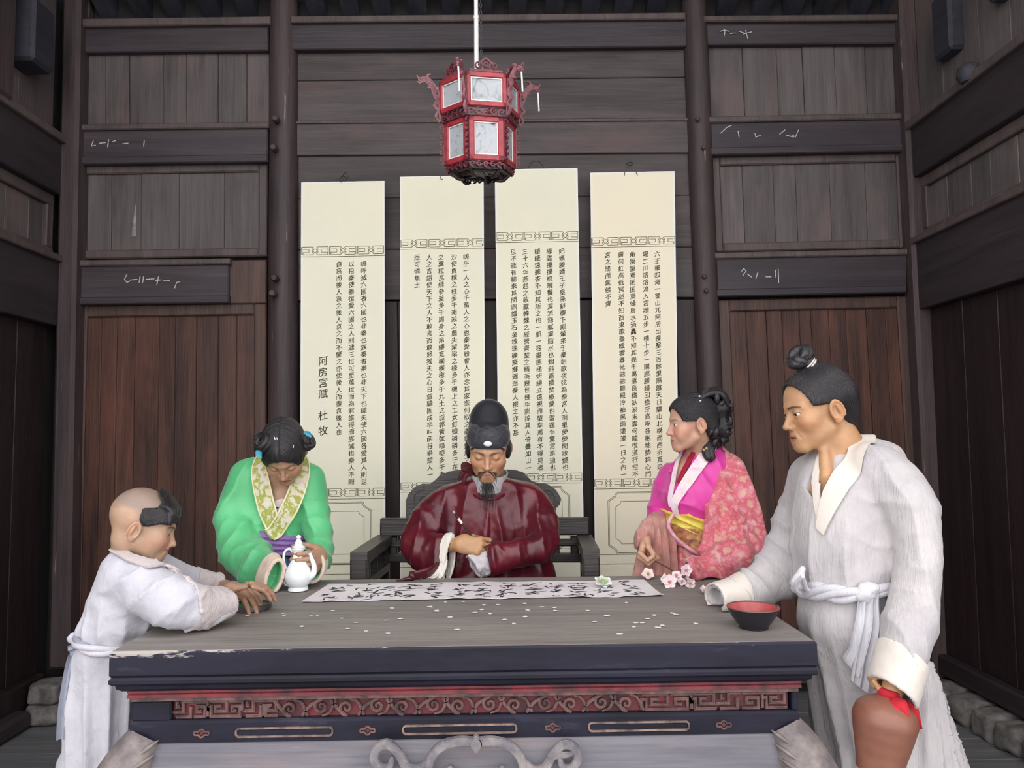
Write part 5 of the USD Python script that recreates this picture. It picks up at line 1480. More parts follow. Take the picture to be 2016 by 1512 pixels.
def strip(pts, ws, f, lift=0.004, th=0.005, n=60, m=9, face=A(0, -1, 0), iters=14):
    """A band of cloth laid on the surface f = 0: a centre line of world points, half widths ws, dropped onto the cloth along the gradient and raised by lift."""
    c = spline(pts, n); w = np.interp(np.linspace(0, 1, n), np.linspace(0, 1, len(ws)), ws)
    t = np.gradient(c, axis=0); t /= np.linalg.norm(t, axis=1, keepdims=True)
    fc = np.asarray(face, float); fc = np.broadcast_to(fc, c.shape) if fc.ndim == 1 else np.stack([np.interp(np.linspace(0, 1, n), np.linspace(0, 1, len(fc)), fc[:, k]) for k in range(3)], 1)
    side = np.cross(t, fc); side /= np.linalg.norm(side, axis=1, keepdims=True)
    s = np.linspace(-1, 1, m)
    G = (c[:, None] + side[:, None] * (w[:, None] * s)[..., None]).reshape(-1, 3)
    def grad(p, e=0.002):
        g = np.stack([f(p + e * np.eye(3)[k]) - f(p - e * np.eye(3)[k]) for k in range(3)], 1)
        return g / np.maximum(np.linalg.norm(g, axis=1, keepdims=True), 1e-9)
    for _ in range(iters):
        G = G - 0.8 * np.clip(f(G) - lift, -0.02, 0.02)[:, None] * grad(G)
    N = grad(G)
    return shell(G, N, n, m, th)


def shell(G, N, n, m, th):
    top, bot = G + N * th * 0.5, G - N * th * 0.5
    idx = np.arange(n * m).reshape(n, m)
    a, b, c, d = idx[:-1, :-1].ravel(), idx[1:, :-1].ravel(), idx[1:, 1:].ravel(), idx[:-1, 1:].ravel()
    f = np.vstack([np.stack([a, b, c], 1), np.stack([a, c, d], 1)])
    e = np.concatenate([idx[0, :-1], idx[:-1, -1], idx[-1, :0:-1], idx[:0:-1, 0]]); e2 = np.roll(e, -1); k = n * m
    F = np.vstack([f, f[:, ::-1] + k, np.stack([e, e2, e + k], 1), np.stack([e2, e2 + k, e + k], 1)])
    mm = trimesh.Trimesh(np.vstack([top, bot]), F, process=False)
    if mm.volume < 0:
        F = F[:, ::-1]
    return np.vstack([top, bot]), F

# ---------------------------------------------------------------- clothes helpers
def row(v, uL, uR, yc, ay, n=2.2):
    a, b = P(uL, v, yc), P(uR, v, yc)
    c = (a + b) / 2
    return (c[2], c[0], yc, (b[0] - a[0]) / 2, ay, n)


def on_table(p, d, lift=0.001):
    """Keeps cloth out of the tabletop: it rests on it."""
    inside = np.minimum(np.minimum(p[..., 0] - TX0, TX1 - p[..., 0]), np.minimum(p[..., 1] - TY0, TY1 - p[..., 1]))
    top = np.minimum(TZ + lift - p[..., 2], inside + lift)                        # > 0 inside the slab's column below its top
    top = np.minimum(top, p[..., 2] - (TZ - 0.26))
    return np.maximum(d, top)


def mouth(nodes):
    c = spline([q[0] for q in nodes], 18); d = c[-1] - c[-2]
    return c[-1], d / np.linalg.norm(d)


def open_sleeve(p, nodes, th=0.012, depth=0.045, tilt=None):
    """A sleeve cut flat and hollow at its mouth."""
    e, ax = mouth(nodes)
    ax = ax if tilt is None else (ax + tilt) / np.linalg.norm(ax + tilt)
    s = (p - e) @ ax
    d = np.maximum(sleeve(p, nodes), s)
    inner = np.maximum(sleeve(p, nodes, grow=-th), -s - depth)
    return smax(d, -inner, 0.004)


def cuff_f(nodes, length, grow=0.004, th=0.008, over=0.004, tilt=None):
    e, ax = mouth(nodes)
    ax = ax if tilt is None else (ax + tilt) / np.linalg.norm(ax + tilt)
    def f(p):
        s = (p - e) @ ax
        d = smax(sleeve(p, nodes, grow=grow), np.maximum(s - over, -s - length), 0.004)
        return smax(d, -sleeve(p, nodes, grow=grow - th), 0.003)
    return f


def bounds(nodes, pad=0.14):
    c = np.array([q[0] for q in nodes]); return c.min(0) - pad, c.max(0) + pad


def vwedge(p, pts, y, ymax):
    """Signed distance of a convex polygon drawn at the depth y, reaching from the viewer's side back to ymax."""
    q = np.array([P(u, v, y)[[0, 2]] for u, v in pts]); c = q.mean(0); d = None
    for i in range(len(q)):
        a, b = q[i], q[(i + 1) % len(q)]; n = A(b[1] - a[1], a[0] - b[0]); n /= np.linalg.norm(n)
        if n @ (c - a) > 0:
            n = -n
        e = (p[..., 0] - a[0]) * n[0] + (p[..., 2] - a[1]) * n[1]
        d = e if d is None else np.maximum(d, e)
    return np.maximum(d, p[..., 1] - ymax)


def figure(T, legs=None):
    """Distance of the plain trunk (and legs) under the clothes."""
    def f(p):
        d = loft(p, T, grow=-0.045)
        if legs:
            for a, b, c in legs:
                d = smin(d, cap(p, a, b, 0.08, 0.055), 0.03); d = smin(d, cap(p, b, c, 0.055, 0.04), 0.02)
        return d
    return f


def shoes(parent, spots, yaw, m):
    for x, y in spots:
        c, s = math.cos(yaw), math.sin(yaw)
        def f(p):
            q = p - A(x, y, 0); q = np.stack([c * q[..., 0] + s * q[..., 1], -s * q[..., 0] + c * q[..., 1], q[..., 2]], -1)
            d = smin(ell(q, (0, -0.05, 0.03), (0.045, 0.10, 0.045)), ell(q, (0, 0.05, 0.04), (0.038, 0.06, 0.055)), 0.03)
            return np.maximum(d, -p[..., 2] + 0.001)
        obj('shoe', sculpt(f, A(x - .18, y - .18, -.02), A(x + .18, y + .18, .12), 0.008), m, parent, smooth=60)


def locks(parent, name, curves, r, m=None, n=26, seg=10, twist=0.0, label=None):
    """Coils or locks of hair: tapering tubes along curves."""
    vs = []
    for k, c in enumerate(curves):
        c = spline(c, n); rr = np.interp(np.linspace(0, 1, n), [0, 0.15, 0.8, 1], [0.55, 1, 0.9, 0.25]) * (r if np.ndim(r) == 0 else r[k])
        v, f = tube(c, rr, seg)
        vs.append((v, f))
    ms = join(vs); V = ms[0]
    N = normals(V, ms[1]); V = V + N * (0.0016 * nz(V, (60, 60, 25), 5))[:, None]
    col = np.stack([V[:, 2] * 10, (V[:, 0] + V[:, 1]) * 2.5, 0 * V[:, 0]], 1)
    return obj(name, (V, ms[1]), m or HAIR, parent, smooth=True, colors=col, label=label)


SHOE = plain('black_cloth_shoe', (0.015, 0.014, 0.015), 0.8)


def settle(VF, lift=0.0015):
    """Lifts the cloth that the folds pushed into the tabletop back onto it, and keeps it clear of the table's edge."""
    V, F = VF; V = V.copy()
    ins = (V[:, 0] > TX0) & (V[:, 0] < TX1) & (V[:, 1] > TY0) & (V[:, 1] < TY1) & (V[:, 2] < TZ + lift) & (V[:, 2] > TZ - 0.11)
    up = ins & (V[:, 2] > TZ - 0.035)
    V[up, 2] = TZ + lift
    rest = ins & ~up
    dx0, dx1, dy1 = V[:, 0] - TX0, TX1 - V[:, 0], TY1 - V[:, 1]
    k = np.argmin(np.stack([dx0, dx1, dy1], 1), 1)
    V[rest & (k == 0), 0] = TX0 - lift; V[rest & (k == 1), 0] = TX1 + lift; V[rest & (k == 2), 1] = TY1 + lift
    return V, F

# ---------------------------------------------------------------- the man in the white robe, right of the table
LINEN = cloth('off_white_linen', (0.53, 0.50, 0.495), (0.41, 0.385, 0.405), blotch=5.0, bump=0.3, crinkle=0.55)
LINEN_C = cloth('cream_linen_collar', (0.66, 0.60, 0.54), (0.58, 0.525, 0.475), blotch=7, bump=0.22)
LINEN_S = cloth('pale_linen_sash', (0.62, 0.61, 0.64), (0.50, 0.49, 0.53), blotch=9, bump=0.3, crinkle=0.5)
man = thing('person', 'man with a topknot and a long off-white robe standing at the table, jar in hand', 'person')
T = rows([row(862, 1640, 1735, 2.19, 0.055), row(880, 1612, 1765, 2.18, 0.085), row(905, 1590, 1778, 2.17, 0.105), row(950, 1574, 1780, 2.15, 0.13), row(1050, 1566, 1765, 2.14, 0.14), row(1120, 1574, 1755, 2.13, 0.135),
          row(1165, 1584, 1750, 2.13, 0.128), row(1200, 1580, 1760, 2.13, 0.135), row(1300, 1596, 1815, 2.15, 0.15), row(1400, 1606, 1848, 2.17, 0.16), row(1512, 1616, 1884, 2.18, 0.17), row(1760, 1612, 1925, 2.18, 0.19)])
FAR = [(P(1604, 945, 2.27), .085, .075, A(0, .3, 1)), (P(1588, 1035, 2.31), .098, .07, A(-.2, 0, 1)), (P(1560, 1105, 2.31), .098, .06, A(-.5, 0, 1)), (P(1508, 1145, 2.30), .068, .052, A(-.15, 0, 1)), (P(1455, 1168, 2.27), .050, .048, A(0, .5, 1)), (P(1408, 1178, 2.25), .040, .055, A(0, .2, 1))]
NEAR = [(P(1728, 930, 2.07), .076, .078, A(1, 0, .3)), (P(1784, 992, 2.0), .070, .075, A(1, 0, .3)), (P(1806, 1085, 1.96), .056, .066, A(1, 0, .1)), (P(1801, 1180, 1.93), .058, .066, A(1, 0, -.1)), (P(1781, 1275, 1.905), .058, .064, A(1, 0, -.2)), (P(1756, 1362, 1.885), .056, .060, A(1, 0, -.25))]
TILT = A(-0.42, -0.15, 0.0)


def man_f(p, cut=True):
    d = loft(p, T)
    d = smin(d, open_sleeve(p, FAR), 0.05)
    if cut:
        d = smax(d, -vwedge(p, [(1592, 890), (1672, 862), (1612, 1000)], 2.06, 2.12), 0.01)
    d = np.minimum(d, 9.0)
    near = open_sleeve(p, NEAR, tilt=TILT)
    d = smin(d, near, 0.022)
    return on_table(p, d, 0.003)


def man_disp(V, N):
    z = V[:, 2]; d = np.zeros(len(V))
    ang = np.arctan2(V[:, 1] - 2.13, V[:, 0] - 1.10)
    ia = np.abs((V - np.array([q[0] for q in NEAR])[2]) @ A(1, 0, 0)) * 0
    nearw = np.clip(1 - np.maximum(sleeve(V, NEAR), 0) / 0.03, 0, 1); farw = np.clip(1 - np.maximum(sleeve(V, FAR), 0) / 0.03, 0, 1)
    body = (1 - nearw) * (1 - farw)
    sk = np.clip((0.95 - z) / 0.25, 0, 1)
    d += body * sk * (0.010 * crest(ang * 15 + 2.4 * nz(V, (3, 3, 1.0), 2)) + 0.003 * crest(ang * 23 + 3 * nz(V, (4, 4, 1.2), 7)))
    up = np.clip((z - 0.93) / 0.1, 0, 1) * np.clip((1.33 - z) / 0.15, 0, 1)
    d += body * up * (0.007 * crest(ang * 17 + 2.5 * nz(V, (4, 4, 1.4), 4)) * np.clip((1.25 - z) / 0.2, 0.25, 1))
    d += 0.004 * body * np.exp(-((z - 0.985) / 0.03) ** 2)
    n = [q[0] for q in NEAR]; f = [q[0] for q in FAR]
    d += 0.8 * creases(V, n[1] + A(-.05, 0, 0), n[3] + A(-.04, 0, 0), 11, 0.008, 0.10, 1) + creases(V, n[3] + A(-.03, 0, 0), n[5], 9, 0.004, 0.12, 2) + creases(V, f[1], f[4], 17, 0.009, 0.14, 3) + 0.005 * nearw * crest(V[:, 0] * 70 + V[:, 2] * 14 + 4 * nz(V, (5, 5, 2.5), 12)) + creases(V, n[0], A(1.10, 2.02, 1.05), 8, 0.004, 0.14, 6)
    return d + 0.004 * nz(V, 11, 9) + 0.0014 * ridged(V, (26, 26, 12), 4)


VR, FR = settle(sculpt(man_f, A(0.55, 1.7, 0.06), A(1.42, 2.46, 1.45), 0.0068, man_disp))
obj('robe', (VR, FR), LINEN, man, smooth=True)
H = Head(turn(math.radians(-85), math.radians(9)), P(1609, 807, 2.15), 0.95, skin=(0.46, 0.255, 0.135), old=1.0, lids=0.85, mouth=0.55, thin=0.98)
nb = P(1668, 905, 2.18)
def man_neck(p):
    d = cap(p, H.world((0, 0.03, -0.055)), H.world((0, 0.045, -0.10)), 0.05, 0.052); d = smin(d, cap(p, H.world((0, 0.045, -0.10)), nb, 0.054, 0.066), 0.03)
    d = smin(d, cap(p, H.world((0.022, -0.01, -0.09)), P(1625, 935, 2.08), 0.013, 0.012), 0.02)   # neck sinew
    chest = np.maximum(np.maximum(loft(p, T, grow=-0.016), 1.15 - p[..., 2]), p[..., 0] - 1.16)
    return smin(d, chest, 0.04)
hv = H.build(man_neck, box_=(A(0.74, 1.97, 1.17), A(1.14, 2.32, 1.62)), h=0.0021, stubble=0.10, brow=(0.03, 0.022, 0.018), lip=(0.30, 0.11, 0.075))
jar_n = P(1748, 1378, 1.90)
lb = limbs(lambda p: np.minimum(figure(T, [(A(.95, 2.15, .85), A(.99, 2.13, .48), A(1.02, 2.15, .08)), (A(1.05, 2.12, .85), A(1.12, 2.1, .48), A(1.16, 2.12, .08))])(p) , np.minimum(chain(p, [NEAR[0][0], NEAR[2][0], NEAR[5][0]], [.03, .03, .026]), chain(p, [FAR[0][0], FAR[2][0], FAR[4][0]], [.04, .032, .024]))), A(0.6, 1.7, 0.03), A(1.42, 2.46, 1.30), H.skin)
B1, _ = hand_bones(curl=(0.8, 0.85, 0.9, 0.9), thumb=(0.2, 0.5, 0.5))
R1h = axes(A(-0.15, 0.1, -1), A(-1, 0.2, 0.1))
h1 = hand(R1h, P(1776, 1300, 1.90), B1, 0.88, True, wrist=NEAR[4][0] * 0.6 + NEAR[5][0] * 0.4, skin=H.skin, h=0.0026)
B2, _ = hand_bones(curl=(0.35, 0.4, 0.45, 0.5)); h2 = hand(axes(A(-1, -.1, -.1), A(0, 0, -1)), P(1500, 1147, 2.295), [(b_ * 0.75, r_ * 0.75) for b_, r_ in B2], 0.62, False, skin=H.skin, h=0.003)
body_mesh([hv, lb, h1, h2], man)
H.eyes(man, look=(0.12, -0.25))
# hair: close to the skull, drawn up to the topknot
def man_hair(p):
    q = H.local(p); x = np.abs(q[..., 0])
    d = H.cranium(q, 0.009)
    d = smin(d, ell(q, (0, 0.075, -0.01), (0.055, 0.045, 0.065)), 0.03)
    # hairline: forehead, temple point, clear of the ear, nape
    front = -(q[..., 1] + 0.052 - 0.75 * (q[..., 2] - 0.058))                     # > 0 in front of the hairline
    face = np.maximum(-(q[..., 1] + 0.020 + 0.55 * np.maximum(0.075 - q[..., 2], 0) * 0 - 0.0), 0.086 - q[..., 2])
    cutf = ell(q, (0, -0.088, 0.005), (0.085, 0.075, 0.082))
    burn = np.maximum(np.maximum(-(q[..., 1] + 0.014), q[..., 1] - 0.0), np.maximum(0.0 - q[..., 2], q[..., 2] - 0.06))
    d = smax(d, -cutf, 0.006)
    d = smax(d, -(q[..., 2] + 0.028 + 0.55 * (q[..., 1] - 0.055)) if False else -(q[..., 2] - 0.016 + np.clip(q[..., 1] - 0.022, 0, 0.05) * 1.9), 0.006)
    return d * H.s
V, F = sculpt(man_hair, H.t - 0.15, H.t + 0.17, 0.0032)
V = V + normals(V, F) * (0.0012 * np.sin(hair_tint(H.local(V), (0, -0.01, 0.14))[:, 1] * 170))[:, None]
hr = obj('hair', (V, F), HAIR, man, smooth=True, colors=hair_tint(H.local(V), (0, -0.01, 0.14)))
kb = P(1596, 722, 2.15); kc = P(1574, 703, 2.15)
kn = []
for i in range(5):
    a = np.linspace(0, 5.2, 14) + i * 1.25; e1, e2 = A(-0.4, 0.8, 0.3), A(0.75, 0.2, 0.65)
    rad = 0.020 + 0.003 * (i % 2)
    off = A(*(0.008 * np.array([math.cos(i * 2.1), math.sin(i * 1.3), math.cos(i * 1.7)])))
    kn.append(kc + off + rad * (np.cos(a)[:, None] * e1 + np.sin(a)[:, None] * e2) * np.linspace(1.0, 0.85, 14)[:, None])
kn.append(np.array([kb + A(0.006, 0, -0.016), kb, kc + A(0.012, 0, -0.004), kc]))
locks(man, 'topknot', kn, [0.0165] * 5 + [0.024])
kd = (kc - kb) / np.linalg.norm(kc - kb); e1 = np.cross(kd, A(0, 1, 0)); e1 /= np.linalg.norm(e1); e2 = np.cross(kd, e1)
obj('hair_tie', [tube([kb + kd * (0.004 + 0.006 * j) + 0.0235 * (math.cos(a) * e1 + math.sin(a) * e2) for a in np.linspace(0, 2 * math.pi, 28, endpoint=False)], 0.0026, 6, closed=True) for j in (0, 1)], plain('grey_cord', (0.55, 0.53, 0.5), 0.7), man, smooth=60)
# lapels
def man_s(p):
    return man_f(p, False)
obj('collar', strip([P(1672, 838, 2.25), P(1700, 850, 2.17), P(1692, 880, 2.08), P(1665, 920, 2.03), P(1632, 970, 2.01), P(1606, 1012, 2.0), P(1590, 1045, 2.0)], [0.014, 0.030, 0.036, 0.036, 0.035, 0.030, 0.022], man_s, 0.006, 0.007, 70, 11, np.array([A(0.3, -.2, 1), A(.2, -.5, 1), A(0, -1, .5), A(-.1, -1, .2), A(-.2, -1, 0)])), LINEN_C, man, smooth=50)
obj('inner_collar', strip([P(1660, 866, 2.22), P(1618, 915, 2.12), P(1592, 950, 2.06), P(1582, 985, 2.02), P(1584, 1015, 2.0)], [0.010, 0.013, 0.015, 0.017, 0.012], man_s, 0.004, 0.006, 50, 7, A(-0.5, -1, 0.1)), LINEN_C, man, smooth=50)
obj('inner_collar', strip([P(1606, 945, 2.06), P(1600, 970, 2.04), P(1607, 1000, 2.02)], [0.004, 0.005, 0.004], man_s, 0.003, 0.005, 30, 5, A(-0.3, -1, 0.1)), LINEN_S, man, smooth=50)
# cuffs
obj('cuff', sculpt(cuff_f(NEAR, 0.088, 0.005, 0.008, 0.004, TILT), *bounds(NEAR[-2:], 0.13), 0.0045, lambda V, N: 0.002 * nz(V, 24, 3)), LINEN_C, man, smooth=True)
fc = cuff_f(FAR, 0.10, 0.005, 0.008)
obj('cuff', settle(sculpt(lambda p: on_table(p, fc(p), 0.002), *bounds(FAR[-2:], 0.12), 0.0042, lambda V, N: 0.003 * nz(V, 20, 8))), LINEN_C, man, smooth=True)
# twisted sash with hanging ends
za, zb = P(1585, 1176, 2.0)[2], P(1750, 1156, 2.0)[2]
zz, VV = T
for k in range(4):
    a = np.linspace(0, 2 * math.pi, 90, endpoint=False); pts = []
    for t in a:
        x = math.cos(t); z0 = za + (zb - za) * (x + 1) / 2
        cx, cy, ax, ay, nn = (np.interp(z0, zz, VV[:, j]) for j in range(5))
        w = 3 * t + k * math.pi / 2
        rr = 0.010 + 0.006 * math.cos(w)
        pts.append((cx + (ax + rr) * math.copysign(abs(x) ** 0.93, x), cy + (ay + rr) * math.copysign(abs(math.sin(t)) ** 0.93, math.sin(t)), z0 + 0.010 * math.sin(w) + 0.006 * math.sin(t * 5 + k)))
    obj('sash', tube(pts, 0.012, 8, closed=True), LINEN_S, man, smooth=60)
kn_ = P(1706, 1166, 1.985)
obj('sash_knot', sculpt(lambda p: smin(ell(p, kn_ + A(0, .0, 0), (0.024, 0.016, 0.028)), cap(p, kn_ + A(-.02, 0, -.01), kn_ + A(.02, -.004, .012), .012), .01), kn_ - .06, kn_ + .06, 0.004, lambda V, N: .002 * ridged(V, 60, 2)), LINEN_S, man, smooth=True)
def hang(pts, ws, seed):
    v, f = strip(pts, ws, lambda p: loft(p, T), 0.018, 0.006, 70, 15, A(-0.1, -1, 0.0), 8)
    s = np.tile(np.linspace(-1, 1, 15), 140)
    v = v + (0.006 * np.sin(s * 7.5 + seed) * 1.0)[:, None] * A(0, -1, 0)
    return v, f
obj('sash_end', hang([P(1706, 1168, 1.98), P(1702, 1230, 1.97), P(1690, 1300, 1.95), P(1668, 1345, 1.94)], [0.020, 0.026, 0.030, 0.040], 0.4), LINEN_S, man, smooth=50)
obj('sash_end', hang([P(1716, 1168, 1.975), P(1716, 1240, 1.96), P(1702, 1330, 1.935), P(1688, 1386, 1.92)], [0.020, 0.026, 0.030, 0.036], 1.9), LINEN_S, man, smooth=50)
for pts in ([(1580, 1135), (1574, 1150), (1580, 1168), (1592, 1176)], [(1580, 1135), (1590, 1152), (1600, 1166), (1612, 1172)]):
    obj('side_tie', tube(spline([P(u, v, 2.01) + A(0, 0.02 * i, 0) for i, (u, v) in enumerate(pts)], 16), 0.006, 8), LINEN_S, man, smooth=60)
obj('side_tie', sculpt(lambda p: cap(p, P(1580, 1120, 2.05), P(1569, 1148, 2.05), 0.009, 0.017), P(1575, 1135, 2.05) - 0.06, P(1575, 1135, 2.05) + 0.06, 0.004, lambda V, N: 0.003 * nz(V, 40, 2)), LINEN_S, man, smooth=True)
shoes(man, [(1.02, 2.12), (1.16, 2.09)], -0.9, SHOE)
# the jar he carries by the neck
CLAY = plain('red_brown_clay', (0.25, 0.105, 0.068), 0.42, nscale=9, color2=(0.19, 0.075, 0.05), bump=0.15)
RCL = cloth('red_cloth', (0.55, 0.025, 0.04), (0.40, 0.015, 0.025), rough=0.7)
ja, jb = P(1750, 1360, 1.885), P(1730, 1518, 1.885)
jd = (jb - ja) / np.linalg.norm(jb - ja)
JS = 1.885 / FPX
jx = np.cross(jd, A(0, 1, 0)); jx /= np.linalg.norm(jx); jy = np.cross(jd, jx)
jar = thing('clay_jar', 'smooth red-brown clay jar hanging from the hand of the man in white', 'jar')
pj = np.array([(0.001, 0), (17, 0), (20, 1), (20, 6), (18, 10), (24, 13), (40, 20), (53, 32), (58.5, 46), (59, 58), (56, 76), (52, 96), (47, 118), (43, 136), (41.5, 150), (39, 154), (0.001, 155)], float)
pj = np.stack([np.interp(np.linspace(0, 16, 120), range(17), pj[:, k]) for k in range(2)], 1)
from scipy.ndimage import gaussian_filter1d
pj[3:-3] = gaussian_filter1d(pj, 2.0, axis=0, mode='nearest')[3:-3]
jm = lathe(pj * JS * np.array([1, 1]), 64)
jv, jf = frame(jm, ja, jx, jy, jd)
jv = jv + normals(jv, jf) * (0.0016 * nz(jv, 14, 3) + 0.0002 * np.sin(((jv - ja) @ jd) * 200))[:, None]
obj('body', (jv, jf), CLAY, jar, smooth=50)
def flap(pts, ws, ph):
    c = spline(pts, 24); w = np.interp(np.linspace(0, 1, 24), np.linspace(0, 1, len(ws)), ws); s = np.linspace(-1, 1, 9)
    d = np.gradient(c, axis=0); d /= np.linalg.norm(d, axis=1, keepdims=True); sd = np.cross(d, A(0, -1, 0.2)); sd /= np.linalg.norm(sd, axis=1, keepdims=True)
    G = (c[:, None] + sd[:, None] * (w[:, None] * s)[..., None]).reshape(-1, 3); G[:, 1] += 0.004 * np.sin(np.tile(s, 24) * 5 + ph)
    return shell(G, np.tile(A(0, -1, 0), (len(G), 1)), 24, 9, 0.003)
yj = 1.835
obj('stopper_cloth', flap([P(1752, 1380, yj + .02), P(1768, 1392, yj), P(1780, 1408, yj - .005), P(1790, 1424, yj - .006)], [0.012, 0.026, 0.018, 0.003], 0.5), RCL, jar, smooth=50)
obj('stopper_cloth', flap([P(1775, 1385, yj + .03), P(1792, 1398, yj + .02), P(1802, 1418, yj + .015), P(1810, 1436, yj + .015)], [0.012, 0.020, 0.013, 0.007], 2.0), RCL, jar, smooth=50)
obj('stopper_cloth', frame(lathe(np.array([(17.5, 12), (19.5, 10), (22, 4), (21.5, -2), (18, -5), (0.001, -6)]) * JS, 30), ja, jx, jy, jd), RCL, jar, smooth=60)

# ---------------------------------------------------------------- the seated scholar in dark red
SATIN = cloth('dark_red_satin', (0.20, 0.012, 0.024), rough=0.33, sheen=0.05, spec=0.5, blotch=5, bump=0.08, crinkle=0.12, colors=[(0.3, (0.045, 0.004, 0.010)), (0.58, (0.105, 0.006, 0.014)), (0.8, (0.17, 0.010, 0.020))], fold=(40, 40, 12))
LINING = cloth('off_white_lining', (0.68, 0.65, 0.58), (0.55, 0.52, 0.47), blotch=9, bump=0.25, crinkle=0.5)
GREYL = cloth('grey_under_collar', (0.46, 0.46, 0.47), (0.36, 0.36, 0.37), blotch=14, bump=0.2, crinkle=0.4)
HATM = cloth('black_gauze_hat', (0.013, 0.013, 0.020), (0.008, 0.008, 0.012), rough=0.6, sheen=0.3, spec=0.3, blotch=20, bump=0.15)
HATG = cloth('grey_gauze_hat', (0.050, 0.051, 0.060), (0.018, 0.018, 0.024), rough=0.6, sheen=0.25, spec=0.3, blotch=26, bump=0.15)
sch = thing('person', 'bearded man in a black hat and dark red satin robe, seated and writing', 'person')
YC = 3.07
TS = rows([row(936, 936, 990, 3.03, 0.045), row(944, 912, 1012, 3.04, 0.07), row(955, 880, 1044, 3.06, 0.09), row(975, 858, 1066, 3.08, 0.11), row(1005, 846, 1078, 3.09, 0.125), row(1060, 842, 1080, 3.09, 0.13), row(1100, 832, 1086, 3.08, 0.14), row(1140, 815, 1095, 3.06, 0.16), row(1230, 800, 1100, 3.04, 0.20), row(1300, 797, 1103, 3.05, 0.20)])
SR = [(P(880, 990, 3.07), .064, .07, A(0, 0, 1)), (P(848, 1022, 3.03), .076, .075, A(.4, 0, 1)), (P(826, 1068, 2.97), .080, .075, A(.3, 0, 1)), (P(848, 1092, 2.91), .082, .055, A(.1, 0, 1)), (P(880, 1101, 2.86), .100, .036, A(.25, 0, 1))]
SL = [(P(1036, 985, 3.07), .066, .07, A(0, 0, 1)), (P(1060, 1022, 3.03), .072, .075, A(-.4, 0, 1)), (P(1066, 1072, 2.95), .064, .062, A(-.2, 0, 1)), (P(1016, 1090, 2.88), .052, .045, A(-.1, 0, 1)), (P(958, 1104, 2.85), .064, .030, A(-.25, 0, 1))]


def sch_f(p):
    d = loft(p, TS)
    d = smin(d, open_sleeve(p, SL, 0.011, 0.03), 0.03)
    d = smin(d, open_sleeve(p, SR, 0.012, 0.035), 0.03)
    return on_table(p, d, 0.004)


def sch_disp(V, N):
    x, z = V[:, 0], V[:, 2]
    cx = P(963, 1000, 3.0)[0]
    r = [q[0] for q in SR]; l = [q[0] for q in SL]
    front = np.clip(-N[:, 1], 0, 1)
    ch = np.clip((z - 0.86) / 0.06, 0, 1) * np.clip((1.22 - z) / 0.05, 0, 1) * front
    t = (x - cx)
    d = 0.010 * ch * crest(t * 62 + 20 * t * np.abs(t) * 3 + 3.0 * nz(V, (5, 5, 2.2), 3) + (z - 1.2) * 9 * np.sign(t)) * np.clip(0.35 + (1.25 - z) * 2.2, 0, 1)
    for a, s in ((r, 1), (l, 2)):
        d += creases(V, a[0], a[2], 9, 0.007, 0.11, s) + creases(V, a[2], a[4], 11, 0.008, 0.11, s + 6)
    d += 0.012 * ch * np.exp(-((np.abs(t) - 0.135) / 0.03) ** 2) * -1.0
    return d + 0.0025 * ridged(V, (10, 10, 6), 8) + 0.002 * nz(V, 30, 5)


SV = sculpt(sch_f, A(-0.47, 2.72, 0.506), A(0.36, 3.34, 1.28), 0.0066, sch_disp)
obj('robe', settle(SV), SATIN, sch, smooth=True)
Hs = Head(turn(math.radians(-2), math.radians(22), math.radians(1.5)), P(961, 903, 2.905) + A(0, 0.078, 0.034), 0.99, skin=(0.47, 0.262, 0.155), old=0.35, lids=0.0)
def sch_neck(p):
    d = cap(p, Hs.world((0, 0.03, -0.06)), P(962, 962, 3.06), 0.055, 0.062)
    return smin(d, np.maximum(np.maximum(loft(p, TS, grow=-0.03), 1.16 - p[..., 2]), np.abs(p[..., 0] + 0.045) - 0.09), 0.03)
hv = Hs.build(sch_neck, box_=(Hs.t + A(-0.17, -0.16, -0.26), Hs.t + A(0.17, 0.17, 0.15)), h=0.0021, brow=(0.10, 0.06, 0.04), brow_w=1.1, lip=(0.33, 0.15, 0.11), tache=0.6, beard=0.35)
lb = limbs(lambda p: np.minimum(figure(TS)(p), np.minimum(chain(p, [A(-.15, 3.1, 1.1), SR[2][0], SR[3][0]], [.035, .034, .026]), chain(p, [A(.1, 3.1, 1.1), SL[2][0], SL[3][0]], [.035, .03, .02]))), A(-0.45, 2.7, 0.5), A(0.35, 3.34, 1.2), Hs.skin)
lg = limbs(lambda p: np.minimum.reduce([smin(cap(p, A(s * .11 - .03, 3.1, .595), A(s * .13 - .03, 2.94, .585), .075, .07), cap(p, A(s * .13 - .03, 2.925, .56), A(s * .12 - .03, 2.915, .06), .06, .04), .02) for s in (-1, 1)]), A(-0.32, 2.80, 0.03), A(0.28, 3.25, 0.70), Hs.skin)
Bh, _ = hand_bones(curl=((0.75, 1.0, 0.5), (0.85, 1.1, 0.8), (0.95, 1.15, 0.9), (1.05, 1.15, 0.9)), spread=0.05, thumb=(0.30, 0.75, 0.35))
hR = axes(A(1, -0.10, -0.12), A(0.05, 1, -0.30))
ht = P(921, 1072, 2.845)
hh = hand(hR, ht, Bh, 1.03, False, wrist=P(858, 1076, 2.925), skin=(0.42, 0.235, 0.12), h=0.0021)
body_mesh([hv, lb, lg, hh], sch)
